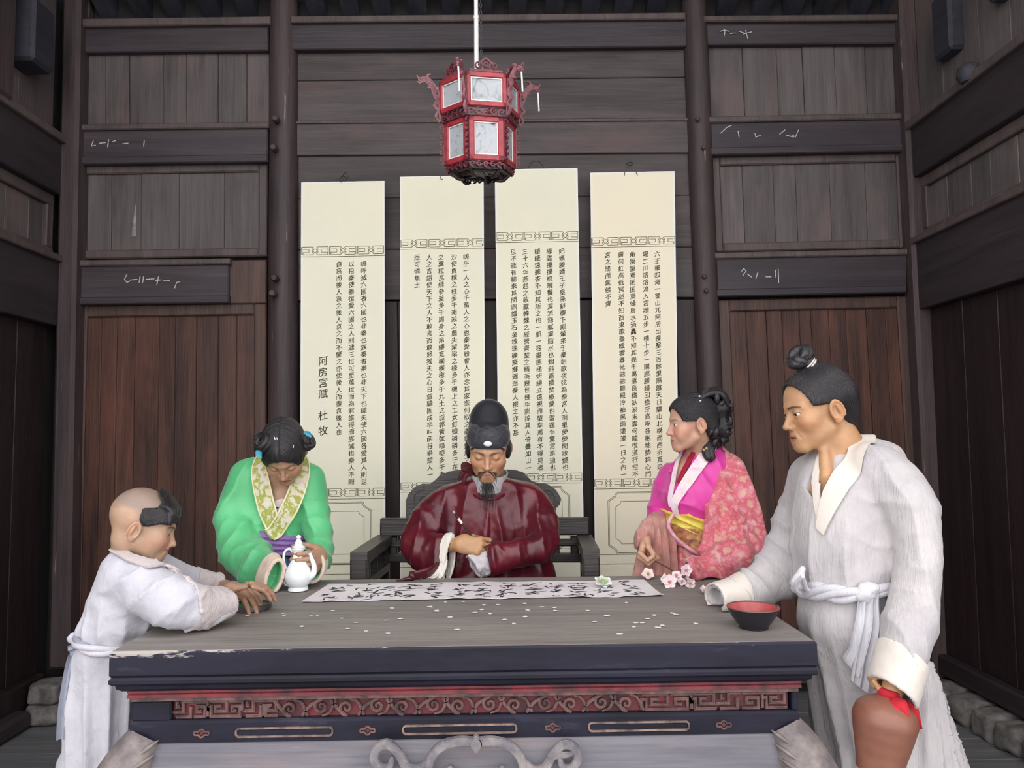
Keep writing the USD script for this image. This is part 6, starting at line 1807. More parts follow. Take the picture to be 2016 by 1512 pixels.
# black hat: a low front cap and a taller dome behind it
def hat_low(p):
    q = Hs.local(p)
    d = ell(q, (0, 0.018, 0.052), (0.085, 0.106, 0.080))
    d = smin(d, ell(q, (0, -0.012, 0.060), (0.078, 0.078, 0.062)), 0.02)
    d = smax(d, -(q[..., 2] - 0.040 + 0.20 * (q[..., 1] + 0.09) + 0.9 * np.maximum(np.abs(q[..., 0]) - 0.05, 0)), 0.004)
    d = smax(d, q[..., 2] - 0.112 + 0.25 * (q[..., 1]) * 0 - 0.004 * np.cos(q[..., 0] * 95) - 0.003 * np.cos(q[..., 0] * 170 + 1), 0.012)
    return d * Hs.s
def hat_high(p):
    q = Hs.local(p)
    d = ell(q, (0, 0.050, 0.096), (0.078, 0.072, 0.094)); d = smin(d, ell(q, (0, 0.024, 0.066), (0.078, 0.086, 0.060)), 0.02)
    d = smin(d, ell(q, (0, 0.018, 0.041), (0.080, 0.100, 0.0925)), 0.004)
    return smax(d, -(q[..., 2] - 0.05 + 0.3 * q[..., 1]), 0.004) * Hs.s
V, F = sculpt(hat_high, Hs.t - 0.17, Hs.t + 0.24, 0.0035); ht_ = obj('hat', (V, F), HATM, sch, smooth=True)
def lowdisp(V, N):
    q = Hs.local(V); return 0.0035 * ridged(q, (32, 20, 60), 3) * np.clip((q[:, 2] - 0.07) / 0.03, 0, 1)
obj('hat_front', sculpt(hat_low, Hs.t - 0.17, Hs.t + 0.20, 0.003, lowdisp), HATG, ht_, smooth=True)
def brim_pt(a):
    x = 0.080 * math.sin(a); y = -0.012 - 0.082 * math.cos(a)
    return Hs.world(A(x, y, 0.043 - 0.20 * (y + 0.09) - 0.9 * max(abs(x) - 0.05, 0)))
obj('hat_band', tube([brim_pt(a) for a in np.linspace(-0.9, 0.9, 40)], 0.0042, 8), HATM, ht_, smooth=60)
cb_ = Hs.world(A(0.002, -0.0935, 0.062)); dirn = Hs.R @ A(0.02, -1, 0.25); dirn /= np.linalg.norm(dirn); ex_ = Hs.R @ A(1, 0, 0)
cm = trimesh.creation.icosphere(3, 1.0)
obj('hat_cabochon', frame((np.array(cm.vertices) * A(0.0165, 0.0105, 0.006), np.array(cm.faces)), cb_, ex_, np.cross(dirn, ex_), dirn), plain('grey_white_stone', (0.62, 0.63, 0.65), 0.3), ht_, smooth=True)
# hair at the temples below the hat
def side_hair(p):
    q = Hs.local(p); x = np.abs(q[..., 0])
    d = np.maximum(Hs.cranium(q, 0.006), smax(q[..., 2] - 0.05, -(q[..., 2] + 0.035 + 0.55 * np.minimum(q[..., 1], 0) * -1), 0.004))
    d = smin(d, np.minimum(ell(np.stack([x, q[..., 1], q[..., 2]], -1), (0.076, 0.010, 0.002), (0.016, 0.030, 0.044)), 9), 0.008)
    d = smax(d, -(q[..., 1] + 0.022), 0.004)
    return d * Hs.s
V, F = sculpt(side_hair, Hs.t - 0.14, Hs.t + 0.14, 0.0032); obj('hair', (V, F), HAIR, sch, smooth=True, colors=hair_tint(Hs.local(V), (0, 0.02, 0.16)))
# moustache and beard: many thin strands
r = random.Random(5); st = []
for i in range(70):
    x = r.gauss(0, 0.0095); z = r.uniform(-0.118, -0.094)
    p0 = Hs.world(A(x, -0.083 + 9 * x * x - 0.25 * max(-0.105 - z, 0), z)); L = r.uniform(0.05, 0.105)
    p2 = p0 + A(x * 0.55 + r.uniform(-.004, .004), -0.012 + r.uniform(-.006, .004), -L)
    st.append(tube(spline([p0, (p0 + p2) / 2 + A(x * 0.3, -0.012, 0), p2], 6), np.linspace(0.0009, 0.0003, 6), 3))
for sgn in (-1, 1):
    for i in range(11):
        t = r.uniform(0, 1); p0 = Hs.world(A(sgn * (0.004 + 0.026 * t), -0.0985 + 0.014 * t, -0.0535 - 0.006 * t - 0.0)); 
        p1 = Hs.world(A(sgn * (0.014 + 0.026 * t), -0.095 + 0.014 * t, -0.062 - 0.014 * t)); p2 = Hs.world(A(sgn * (0.026 + 0.016 * t), -0.088 + 0.012 * t, -0.078 - 0.038 * t))
        st.append(tube(spline([p0, p1, p2 + A(r.uniform(-.003, .003), 0, r.uniform(-.006, .003))], 6), np.linspace(0.0008, 0.0003, 6), 3))
bv, bf = join(st)
brd = obj('beard', (bv, bf), HAIR, sch, smooth=True, colors=np.zeros((len(bv), 3)))
brd.SetCustomDataByKey('kind', 'stuff')
# standing under-collar, round robe collar
def ring_pts(v0, du, yc, dip, r_, n=60):
    c = P(963, v0, yc)
    return [c + A(du * math.cos(a) * yc / FPX, -r_ * math.sin(a) * 1.0, -dip * (0.5 + 0.5 * math.sin(a)) + 0.0) for a in np.linspace(0, 2 * math.pi, n, endpoint=False)]
def band_ring(lo_pts, hi_pts, th):
    lo_pts, hi_pts = np.array(lo_pts), np.array(hi_pts); n = len(lo_pts); m = 6
    G = np.stack([lo_pts + (hi_pts - lo_pts) * s for s in np.linspace(0, 1, m)], 1); G = np.concatenate([G, G[:1]]).reshape(-1, 3)
    c = G.mean(0); N = (G - c) * A(1, 1, 0.2); N /= np.linalg.norm(N, axis=1, keepdims=True)
    return shell(G, N, n + 1, m, th)
obj('under_collar', band_ring(ring_pts(943, 30, 3.03, 0.055, 0.075), ring_pts(922, 36, 3.03, 0.035, 0.085), 0.006), GREYL, sch, smooth=60)
obj('collar', tube(np.array(ring_pts(944, 35, 3.03, 0.070, 0.088)), 0.0065, 8, closed=True), SATIN, sch, smooth=60)
# sleeve linings and the sleeve end that trails over the table edge
obj('sleeve_lining', sculpt(lambda p: on_table(p, cuff_f(SR, 0.02, 0.001, 0.012, 0.016)(p), 0.004), *bounds(SR[-2:], 0.17), 0.0042, lambda V, N: 0.004 * nz(V, 22, 3)), LINING, sch, smooth=True)
lowp = [P(872, 1088, 2.845), P(868, 1110, 2.835), P(856, 1134, 2.815), P(838, 1146, 2.775)]
def lining_drape(p):
    d = sleeve(p, [(lowp[0], .018, .006, A(1, 0, .25)), (lowp[1], .024, .007, A(1, 0, .25)), (lowp[2], .028, .007, A(1, 0, .1)), (lowp[3], .030, .006, A(1, 0.2, 0))])
    return on_table(p, d, 0.002)
obj('sleeve_lining', sculpt(lining_drape, A(-0.35, 2.66, 0.8), A(-0.10, 2.93, 1.05), 0.0038, lambda V, N: 0.0035 * ridged(V, (60, 30, 10), 3)), LINING, sch, smooth=True)
TR = [(P(862, 1122, 2.84), .035, .010, A(.4, 0, 1)), (P(838, 1132, 2.80), .034, .010, A(.7, 0, .7)), (P(808, 1138, 2.77), .026, .007, A(1, .5, .1)), (P(782, 1143, 2.76), .018, .006, A(.6, 1, 0))]
obj('trailing_sleeve', sculpt(lambda p: on_table(p, sleeve(p, TR), 0.002), *bounds(TR, 0.07), 0.004, lambda V, N: 0.003 * nz(V, 30, 3)), SATIN, sch, smooth=True)
obj('trailing_lining', sculpt(lambda p: on_table(p, sleeve(p, [(P(862, 1134, 2.83), .022, .007, A(.8, 0, .6)), (P(838, 1143, 2.775), .020, .005, A(1, .6, 0)), (P(806, 1146, 2.745), .014, .004, A(.8, 1, 0))]), 0.0015), A(-0.40, 2.66, 0.85), A(-0.15, 2.92, 0.98), 0.0038, lambda V, N: 0.003 * nz(V, 34, 5)), LINING, sch, smooth=True)
IN = [(P(962, 1104, 2.87), .052, .030, A(-.25, 0, 1)), (P(938, 1112, 2.85), .050, .034, A(-.25, 0, 1)), (P(932, 1116, 2.845), .048, .036, A(-.3, 0, 1))]
obj('inner_cuff', sculpt(lambda p: on_table(p, open_sleeve(p, IN, 0.006, 0.03), 0.002), *bounds(IN, 0.09), 0.004, lambda V, N: 0.005 * ridged(V, (30, 30, 30), 3)), plain('pale_grey_cuff', (0.50, 0.47, 0.49), 0.8, noise=0.2, nscale=40), sch, smooth=True)
tie = [[P(938, 928, 3.0), P(926, 918, 2.99), P(914, 914, 2.985), P(909, 922, 2.98)], [P(936, 930, 3.0), P(922, 926, 2.98), P(910, 932, 2.975), P(904, 948, 2.97)], [P(934, 932, 3.0), P(920, 934, 2.975), P(914, 944, 2.97), P(912, 955, 2.965)], [P(925, 920, 2.985), P(916, 925, 2.97), P(908, 918, 2.97)]]
locks(sch, 'hat_ribbon', tie, 0.010, m=cloth('dark_crimson_ribbon', (0.07, 0.008, 0.012), rough=0.5))
shoes(sch, [(-0.15, 2.89), (0.09, 2.89)], 0.0, SHOE)
# the brush in his hand
br = thing('writing_brush', 'slender dark writing brush with a white collar in the hand of the seated man', 'brush')
b0, b1 = P(893, 1008, 2.835), P(948, 1084, 2.885)
bd = (b1 - b0) / np.linalg.norm(b1 - b0); L = np.linalg.norm(b1 - b0)
obj('shaft', tube([b0 + bd * L * s for s in (0.0, 0.5, 0.88)], 0.0042, 12), plain('dark_brush_shaft', (0.03, 0.022, 0.022), 0.35), br, smooth=60)
obj('collar', tube([b0 + bd * L * s for s in (0.16, 0.29)], 0.0052, 12), plain('white_brush_collar', (0.72, 0.71, 0.70), 0.4), br, smooth=60)
obj('end_knob', tube([b0 + bd * L * s for s in (-0.03, 0.0, 0.03)], [0.0025, 0.0048, 0.0045], 12), plain('grey_brush_end', (0.30, 0.30, 0.32), 0.4), br, smooth=60)
obj('tip', tube([b0 + bd * L * s for s in (0.88, 0.93, 1.0)], [0.0046, 0.0055, 0.0008], 12), INK, br, smooth=60)

# ---------------------------------------------------------------- the girl in green, left behind the table
GREEN = cloth('spring_green_satin', (0.105, 0.50, 0.205), rough=0.42, sheen=0.3, spec=0.4, blotch=4, bump=0.12, crinkle=0.2, colors=[(0.3, (0.085, 0.42, 0.17)), (0.7, (0.125, 0.54, 0.235))], fold=(30, 30, 9))
FLORAL = cloth('yellow_green_floral_brocade', (0.6, 0.6, 0.3), rough=0.6, blotch=24, bump=0.2, dist=0.2, colors=[(0.28, (0.66, 0.60, 0.50)), (0.42, (0.62, 0.57, 0.42)), (0.47, (0.30, 0.34, 0.06)), (0.53, (0.40, 0.42, 0.10)), (0.58, (0.66, 0.60, 0.50)), (0.68, (0.66, 0.60, 0.54)), (0.76, (0.36, 0.26, 0.14))])
PIPING = plain('cream_piping', (0.72, 0.66, 0.42), 0.6)
PINKCUFF = cloth('pale_pink_floral_cuff', (0.66, 0.5, 0.42), rough=0.7, blotch=26, bump=0.2, colors=[(0.3, (0.55, 0.36, 0.30)), (0.5, (0.68, 0.55, 0.47)), (0.7, (0.62, 0.52, 0.30))])
PURPLE = cloth('purple_sash_silk', (0.25, 0.12, 0.36), rough=0.45, sheen=0.3, spec=0.4, blotch=9, bump=0.15, crinkle=0.3, colors=[(0.35, (0.17, 0.09, 0.30)), (0.7, (0.30, 0.15, 0.40))], fold=(14, 14, 90))
BLUE = cloth('blue_skirt_cloth', (0.07, 0.14, 0.27), rough=0.6, blotch=6, bump=0.2, colors=[(0.3, (0.05, 0.10, 0.21)), (0.7, (0.09, 0.17, 0.30))])
WHITEU = cloth('white_lace_under_top', (0.68, 0.62, 0.60), rough=0.7, blotch=40, bump=0.4)
TEAL = cloth('teal_ribbon', (0.05, 0.30, 0.40), rough=0.5)
girl = thing('person', 'girl in a bright green robe with two hair buns, head bowed, serving wine', 'person')
TG = rows([row(898, 522, 590, 2.95, 0.05), row(910, 505, 606, 2.95, 0.07), row(925, 480, 622, 2.95, 0.09), row(955, 472, 628, 2.95, 0.105), row(1000, 470, 622, 2.95, 0.115), row(1045, 484, 606, 2.95, 0.105), row(1080, 486, 604, 2.95, 0.105), row(1140, 468, 620, 2.95, 0.125)])
TGS = rows([row(1072, 488, 604, 2.955, 0.108), row(1110, 474, 612, 2.96, 0.12), row(1150, 462, 622, 2.97, 0.135), row(1300, 440, 640, 2.99, 0.15), row(1520, 420, 660, 3.0, 0.165)])
GR = [(P(486, 938, 2.95), .068, .07, A(1, 0, .2)), (P(466, 1005, 2.91), .070, .085, A(1, 0, .1)), (P(474, 1075, 2.84), .082, .085, A(.9, 0, .5)), (P(502, 1112, 2.72), .080, .060, A(.4, 0, 1)), (P(540, 1136, 2.57), .058, .028, A(.35, 0, 1))]
GL = [(P(610, 945, 2.95), .060, .065, A(1, 0, .1)), (P(620, 1010, 2.92), .058, .07, A(1, 0, 0)), (P(630, 1070, 2.86), .052, .06, A(1, 0, -.2)), (P(625, 1102, 2.76), .048, .045, A(.3, 0, 1)), (P(616, 1116, 2.66), .052, .036, A(.1, 0, 1))]


def girl_f(p, cut=True):
    d = loft(p, TG)
    d = smax(d, P(540, 1072, 2.95)[2] - p[..., 2] + 0.5 * np.maximum(p[..., 0] - P(560, 1050, 2.95)[0], 0) * 0, 0.01)
    d = smin(d, open_sleeve(p, GR, 0.010, 0.04), 0.03)
    d = smin(d, open_sleeve(p, GL, 0.010, 0.04), 0.025)
    if cut:
        d = smax(d, -vwedge(p, [(528, 880), (598, 880), (555, 1022), (541, 1022)], 2.85, 2.93), 0.008)
    return on_table(p, d, 0.003)


def girl_disp(V, N):
    r = [q[0] for q in GR]; l = [q[0] for q in GL]
    d = creases(V, r[1], r[3], 9, 0.009, 0.12, 1) + creases(V, l[1], l[3], 14, 0.009, 0.10, 4)
    w = np.clip(1 - np.maximum(sleeve(V, GR, n=10), 0) / 0.03, 0, 1)
    d += 0.007 * w * crest(V[:, 0] * 48 - V[:, 2] * 22 + 3 * nz(V, (5, 5, 2.5), 2)) + 0.006 * (1 - w) * crest(V[:, 0] * 60 + 22 * V[:, 2] + 3 * nz(V, (5, 5, 3), 6))
    d = d + 0.004 * nz(V, 12, 3)
    return d * np.clip(np.linalg.norm(V - r[4], axis=1) / 0.10 - 0.3, 0, 1) * np.clip(np.linalg.norm(V - l[4], axis=1) / 0.08 - 0.3, 0, 1)


obj('robe', settle(sculpt(girl_f, A(-1.25, 2.44, 0.80), A(-0.52, 3.12, 1.36), 0.006, girl_disp)), GREEN, girl, smooth=True)
obj('skirt', sculpt(lambda p: loft(p, TGS), A(-1.3, 2.78, 0.1), A(-0.5, 3.2, 1.02), 0.008, lambda V, N: 0.008 * crest(np.arctan2(V[:, 1] - 2.96, V[:, 0] + .84) * 16 + 2 * nz(V, (4, 4, 1), 3))), BLUE, girl, smooth=True)
Hg = Head(turn(math.radians(9), math.radians(52), math.radians(-3)), P(552, 923, 2.73) + A(0.0, 0.046, 0.058), 0.90, skin=(0.45, 0.265, 0.17), male=False, lids=0.0, thin=0.95, smile=0.35)
def girl_neck(p):
    d = cap(p, Hg.world((0, 0.03, -0.06)), P(553, 930, 2.93), 0.046, 0.050)
    d = smin(d, cap(p, P(530, 940, 2.88), P(575, 940, 2.88), 0.03), 0.05)
    ch = np.maximum(np.maximum(loft(p, TG, grow=-0.012), P(552, 1000, 2.85)[2] - p[..., 2]), p[..., 2] - P(552, 922, 2.85)[2])
    return smin(d, ch, 0.02)
hv = Hg.build(girl_neck, box_=(Hg.t + A(-0.17, -0.16, -0.28), Hg.t + A(0.17, 0.22, 0.15)), h=0.0022, brow=(0.08, 0.05, 0.04), brow_w=0.7, lip=(0.38, 0.10, 0.09), blush=0.25)
lb = limbs(lambda p: np.minimum(figure(TG)(p), np.minimum.reduce([chain(p, [A(-.98, 2.97, 1.16), GR[2][0], GR[3][0]], [.034, .032, .022]), chain(p, [A(-.74, 2.97, 1.16), GL[2][0], GL[4][0]], [.034, .03, .022]), cap(p, A(-.92, 2.98, .85), A(-.92, 2.98, .06), .07, .04), cap(p, A(-.78, 2.98, .85), A(-.78, 2.98, .06), .07, .04)])), A(-1.2, 2.45, 0.03), A(-0.55, 3.15, 1.22), Hg.skin)
Bg, _ = hand_bones(curl=((.7, 1.1, .7), (.75, 1.1, .7), (.8, 1.15, .7), (.85, 1.15, .7)), spread=0.05, thumb=(0.5, 0.5, 0.4))
g1 = hand(axes(A(-0.30, -0.92, -0.1), A(-0.95, 0.25, 0)), P(626, 1097, 2.66), Bg, 0.82, True, wrist=GL[4][0] + A(0, .02, 0), skin=(0.40, 0.235, 0.15), h=0.0022)
g2 = hand(axes(A(0.75, -0.5, -0.2), A(0.3, 0.3, -1)), P(500, 1104, 2.73), [(b_ * 0.85, r_ * 0.85) for b_, r_ in hand_bones(curl=(.5, .5, .55, .6))[0]], 0.7, False, skin=Hg.skin, h=0.0028)
body_mesh([hv, lb, g1, g2], girl)
# hair with a centre parting, two coiled buns
def girl_hair(p):
    q = Hg.local(p); x = np.abs(q[..., 0])
    d = Hg.cranium(q, 0.011)
    d = smin(d, ell(q, (0, 0.075, -0.015), (0.052, 0.040, 0.060)), 0.03)
    d = smin(d, ell(np.stack([x, q[..., 1], q[..., 2]], -1), (0.063, -0.012, 0.025), (0.017, 0.045, 0.050)), 0.015)
    d = smax(d, -ell(q, (0, -0.104, -0.014), (0.068, 0.070, 0.074)), 0.006)
    d = smax(d, -(q[..., 2] + 0.030 + 0.5 * (q[..., 1] + 0.02)), 0.006)
    groove = np.exp(-(q[..., 0] / 0.0035) ** 2) * (q[..., 1] < 0.07)
    return d * Hg.s + 0.003 * groove
V, F = sculpt(girl_hair, Hg.t - 0.16, Hg.t + 0.17, 0.0032)
ql = Hg.local(V); tint = np.stack([ql[:, 2] * 10 + ql[:, 1] * 4, np.sign(ql[:, 0]) * (ql[:, 1] * 4.5 - ql[:, 2] * 2.5), 0 * V[:, 0]], 1)
V = V + normals(V, F) * (0.0010 * np.sin(tint[:, 1] * 55))[:, None]
hg = obj('hair', (V, F), HAIR, girl, smooth=True, colors=tint)
for u, v, rr, yy, tilt in ((515, 870, 0.027, 2.68, A(-.45, -.8, .45)), (606, 869, 0.022, 2.76, A(.85, -.40, .3))):
    c = P(u, v, yy); n = tilt / np.linalg.norm(tilt); e1 = np.cross(n, A(0, 0, 1)); e1 /= np.linalg.norm(e1); e2 = np.cross(n, e1)
    cs = []
    for k, (R_, off) in enumerate(((rr, 0), (rr * 0.92, 0.013), (rr * 0.55, 0.014))):
        a = np.linspace(0, 2 * math.pi * 0.97, 22) + k
        cs.append(c + n * (off - 0.008) + R_ * (np.cos(a)[:, None] * e1 + np.sin(a)[:, None] * e2))
    cs.append(np.array([Hg.world(A(math.copysign(0.05, u - 552), 0.04, 0.09)), c - n * 0.01 + e1 * rr * .5, c - n * .004]))
    locks(girl, 'hair_bun', cs, [0.0125, 0.0115, 0.010, 0.02])
    a = np.linspace(0, 2 * math.pi, 30, endpoint=False)
    obj('bun_ribbon', tube(c - n * 0.016 + (rr * 0.98) * (np.cos(a)[:, None] * e1 + np.sin(a)[:, None] * e2), 0.0045, 8, closed=True), TEAL, girl, smooth=60)
def ribbon(pts, ws, y, m=TEAL, name='hair_ribbon', th=0.002):
    c = spline([P(u, v, y) for u, v in pts], 16); w = np.interp(np.linspace(0, 1, 16), np.linspace(0, 1, len(ws)), ws); s = np.linspace(-1, 1, 5)
    t = np.gradient(c, axis=0); t /= np.linalg.norm(t, axis=1, keepdims=True); sd = np.cross(t, A(0, -1, 0)); sd /= np.linalg.norm(sd, axis=1, keepdims=True)
    G = (c[:, None] + sd[:, None] * (w[:, None] * s)[..., None]).reshape(-1, 3); G[:, 1] += 0.003 * np.cos(np.tile(s, 16) * 2)
    return obj(name, shell(G, np.tile(A(0, -1, 0), (len(G), 1)), 16, 5, th), m, girl, smooth=50)
ribbon([(507, 886), (510, 894), (515, 903)], [0.006, 0.012, 0.002], 2.66); ribbon([(598, 851), (607, 854), (613, 860)], [0.004, 0.009, 0.004], 2.71)
pinm = plain('silver_hairpin', (0.75, 0.76, 0.78), 0.25, metallic=0.8)
for u, v, du, dv in ((540, 860, 2, 6), (545, 861, 1, 5), (578, 876, -1, 6)):
    c = P(u, v, 2.64)
    nrm = None
    obj('hairpin', tube([c, P(u + du, v + dv, 2.64)], 0.0016, 6), pinm, girl)
# collar of flowered brocade with cream piping, crossing at the waist
gs = lambda p: girl_f(p, False)
fcl = np.array([A(-.1, -.5, .9), A(0, -1, .4), A(0, -1, .1), A(0, -1, 0)])
R_l = [P(526, 893, 2.98), P(513, 915, 2.88), P(517, 960, 2.84), P(528, 1005, 2.83), P(541, 1045, 2.83), P(556, 1052, 2.83)]
R_r = [P(588, 893, 2.98), P(597, 918, 2.88), P(588, 955, 2.84), P(570, 1000, 2.83), P(545, 1042, 2.83), P(524, 1056, 2.83)]
for k, (pts, ws) in enumerate(((R_l, [.018, .026, .030, .029, .022, .008]), (R_r, [.018, .024, .029, .029, .028, .020]))):
    cf = obj('collar', strip(pts, ws, gs, 0.010 + 0.004 * k, 0.007, 64, 11, fcl), FLORAL, girl, smooth=50)
    for sg in (-1, 1):
        c = spline(pts, 64); w = np.interp(np.linspace(0, 1, 64), np.linspace(0, 1, 6), ws); t = np.gradient(c, axis=0); t /= np.linalg.norm(t, axis=1, keepdims=True)
        sd = np.cross(t, A(0, -1, .2)); sd /= np.linalg.norm(sd, axis=1, keepdims=True)
        obj('piping', strip(c + sg * sd * w[:, None], [0.0028, 0.0028], gs, 0.0145 + 0.004 * k, 0.004, 64, 3, fcl), PIPING, cf, smooth=60)
obj('under_top', strip([P(540, 993, 2.84), P(556, 990, 2.84), P(566, 993, 2.84)], [0.012, 0.016, 0.010], lambda p: loft(p, TG, grow=-.010), 0.004, 0.006, 20, 9), WHITEU, girl, smooth=50)
obj('under_top', strip([P(548, 1000, 2.84), P(556, 1016, 2.84), P(552, 1030, 2.84)], [0.016, 0.014, 0.010], lambda p: loft(p, TG, grow=-.010), 0.004, 0.006, 20, 9), WHITEU, girl, smooth=50)
# purple sash wound round the waist
zz, VV = TG
zS, zE = P(540, 1050, 2.85)[2], P(540, 1092, 2.85)[2]
def sash_f(p):
    z0 = 0.02 * np.sin((p[..., 0] + 0.84) * 9) 
    return smax(loft(p, TG, grow=0.014), np.maximum(p[..., 2] - zS + z0, zE - p[..., 2] - z0), 0.006)
obj('sash', sculpt(sash_f, A(-1.1, 2.78, 0.90), A(-0.6, 3.12, 1.06), 0.005, lambda V, N: 0.004 * crest(V[:, 2] * 330 + V[:, 0] * 40 + 2.5 * nz(V, (8, 8, 30), 3))), PURPLE, girl, smooth=True)
cf = cuff_f(GR, 0.055, 0.006, 0.013, 0.007)
obj('cuff', settle(sculpt(lambda p: on_table(p, cf(p), 0.002), *bounds(GR[-2:], 0.12), 0.004)), PINKCUFF, girl, smooth=True)
cf2 = cuff_f(GL, 0.045, 0.006, 0.012, 0.006)
obj('cuff', settle(sculpt(lambda p: on_table(p, cf2(p), 0.002), *bounds(GL[-2:], 0.11), 0.004)), PINKCUFF, girl, smooth=True)
shoes(girl, [(-0.92, 2.95), (-0.78, 2.95)], 0.1, SHOE)

# ---------------------------------------------------------------- the woman in pink, right behind the table
MAGENTA = cloth('magenta_silk', (0.62, 0.035, 0.30), rough=0.42, sheen=0.3, spec=0.4, blotch=5, bump=0.1, crinkle=0.15, colors=[(0.3, (0.52, 0.02, 0.23)), (0.7, (0.70, 0.065, 0.37))], fold=(24, 24, 14))
PRINT = cloth('pink_flower_print', (0.6, 0.2, 0.2), rough=0.6, sheen=0.25, dist=0.15, blotch=19, bump=0.15, crinkle=0.35, colors=[(0.26, (0.60, 0.42, 0.26)), (0.38, (0.62, 0.30, 0.26)), (0.46, (0.55, 0.10, 0.14)), (0.54, (0.62, 0.20, 0.24)), (0.62, (0.66, 0.36, 0.34)), (0.72, (0.64, 0.46, 0.30))], fold=(60, 60, 10))
SHEER = cloth('dusty_pink_pleated_gauze', (0.5, 0.25, 0.22), rough=0.7, blotch=11, bump=0.2, crinkle=0.8, colors=[(0.3, (0.34, 0.17, 0.13)), (0.5, (0.50, 0.23, 0.20)), (0.7, (0.58, 0.33, 0.28))], fold=(130, 130, 4))
COLLW = cloth('white_pink_silk_collar', (0.7, 0.55, 0.6), rough=0.45, blotch=20, bump=0.15, colors=[(0.3, (0.66, 0.42, 0.50)), (0.5, (0.76, 0.64, 0.68)), (0.7, (0.70, 0.56, 0.50))])
GOLD = cloth('yellow_silk_sash', (0.66, 0.50, 0.05), rough=0.4, spec=0.45, blotch=9, bump=0.1, crinkle=0.3, colors=[(0.3, (0.50, 0.34, 0.03)), (0.7, (0.72, 0.60, 0.10))], fold=(40, 40, 40))
ORANGE = cloth('bronze_brocade_sash', (0.3, 0.12, 0.06), rough=0.45, spec=0.45, blotch=40, bump=0.3, colors=[(0.3, (0.12, 0.05, 0.03)), (0.5, (0.36, 0.13, 0.07)), (0.66, (0.46, 0.26, 0.08))])
DRED = cloth('dark_red_inner_collar', (0.30, 0.012, 0.03), rough=0.5)
PINKD = cloth('pink_flowered_drape', (0.6, 0.2, 0.3), rough=0.6, dist=0.1, blotch=22, bump=0.15, colors=[(0.3, (0.62, 0.50, 0.46)), (0.45, (0.60, 0.20, 0.30)), (0.6, (0.66, 0.40, 0.42)), (0.75, (0.66, 0.56, 0.40))])
lady = thing('person', 'woman in pink flowered robe with piled black hair holding a blossom branch', 'person')
YL = 2.95
TL = rows([row(868, 1356, 1412, 2.97, 0.05), row(886, 1346, 1426, 2.97, 0.07), row(905, 1330, 1440, 2.96, 0.09), row(940, 1312, 1446, 2.95, 0.11), row(985, 1300, 1440, 2.94, 0.125), row(1025, 1310, 1425, 2.95, 0.11), row(1065, 1318, 1424, 2.95, 0.105), row(1110, 1308, 1440, 2.96, 0.12), row(1160, 1296, 1450, 2.97, 0.135), row(1300, 1285, 1470, 2.99, 0.15), row(1500, 1275, 1490, 3.0, 0.165)])
LN = [(P(1438, 928, 2.92), .046, .06, A(1, 0, .1)), (P(1452, 985, 2.86), .066, .07, A(1, 0, .1)), (P(1456, 1050, 2.81), .090, .075, A(1, 0, .1)), (P(1448, 1098, 2.765), .098, .07, A(.8, 0, .6)), (P(1404, 1118, 2.74), .066, .05, A(.3, 0, 1)), (P(1352, 1126, 2.72), .044, .034, A(.1, 0, 1))]
LF = [(P(1318, 940, 3.02), .05, .055, A(1, 0, .2)), (P(1302, 990, 3.0), .050, .055, A(1, 0, .2)), (P(1296, 1040, 2.94), .046, .05, A(1, 0, .2))]


def lady_f(p):
    d = loft(p, TL)
    d = smin(d, sleeve(p, LF), 0.03)
    d = smax(d, -vwedge(p, [(1338, 872), (1378, 872), (1336, 948), (1326, 960)], 2.86, 2.96), 0.008)
    return on_table(p, d, 0.004)


def lady_disp(V, N):
    z = V[:, 2]; t = V[:, 0] - P(1375, 950, 2.85)[0]
    d = 0.006 * crest(V[:, 2] * 70 + V[:, 0] * 30 + 3 * nz(V, 7, 3)) * np.exp(-((z - P(0, 1005, 2.85)[2]) / 0.035) ** 2)
    d += 0.004 * crest(t * 70 + z * 34 + 3 * nz(V, (5, 5, 3), 5)) * np.clip((z - 1.12) / 0.1, 0, 1)
    d += np.clip((0.95 - z) / 0.1, 0, 1) * 0.008 * crest(np.arctan2(V[:, 1] - 2.96, t) * 17 + 2 * nz(V, (4, 4, 1), 3))
    return d + 0.003 * nz(V, 13, 2)


zcut = P(1360, 1062, 2.84)[2]
obj('robe', sculpt(lambda p: smax(lady_f(p), zcut - p[..., 2], 0.01), A(0.48, 2.68, 0.9), A(1.05, 3.22, 1.42), 0.0062, lady_disp), MAGENTA, lady, smooth=True)
obj('skirt', settle(sculpt(lambda p: smax(lady_f(p), p[..., 2] - zcut - 0.012, 0.01), A(0.48, 2.68, 0.1), A(1.05, 3.22, 1.10), 0.0075, lady_disp)), PRINT, lady, smooth=True)
# flowered outer sleeve and shawl front over the near arm
SHW = [(P(1436, 908, 2.93), .024, .03, A(1, -.3, .2)), (P(1428, 945, 2.85), .030, .020, A(1, 0, .1)), (P(1414, 985, 2.815), .034, .020, A(1, 0, 0)), (P(1402, 1040, 2.80), .036, .024, A(1, 0, 0)), (P(1396, 1085, 2.78), .04, .03, A(1, 0, 0))]
def shawl_f(p):
    d = smin(open_sleeve(p, LN, 0.010, 0.03), np.maximum(loft(p, TL, grow=0.010), np.maximum(P(1438, 950, 2.9)[0] - p[..., 0] - 0.25 * (p[..., 2] - 1.25), 0.93 - p[..., 2])), 0.025)
    d = smin(d, sleeve(p, SHW), 0.012)
    return on_table(p, d, 0.003)
def shawl_disp(V, N):
    n = [q[0] for q in LN]; z = V[:, 2]
    d = 0.008 * crest((V[:, 0] - 0.85) * 62 + (z - 1.1) * 10 + 3 * nz(V, (5, 5, 2), 3)) + creases(V, n[2], n[5], 12, 0.008, 0.12, 4)
    return d + 0.004 * nz(V, 12, 5)
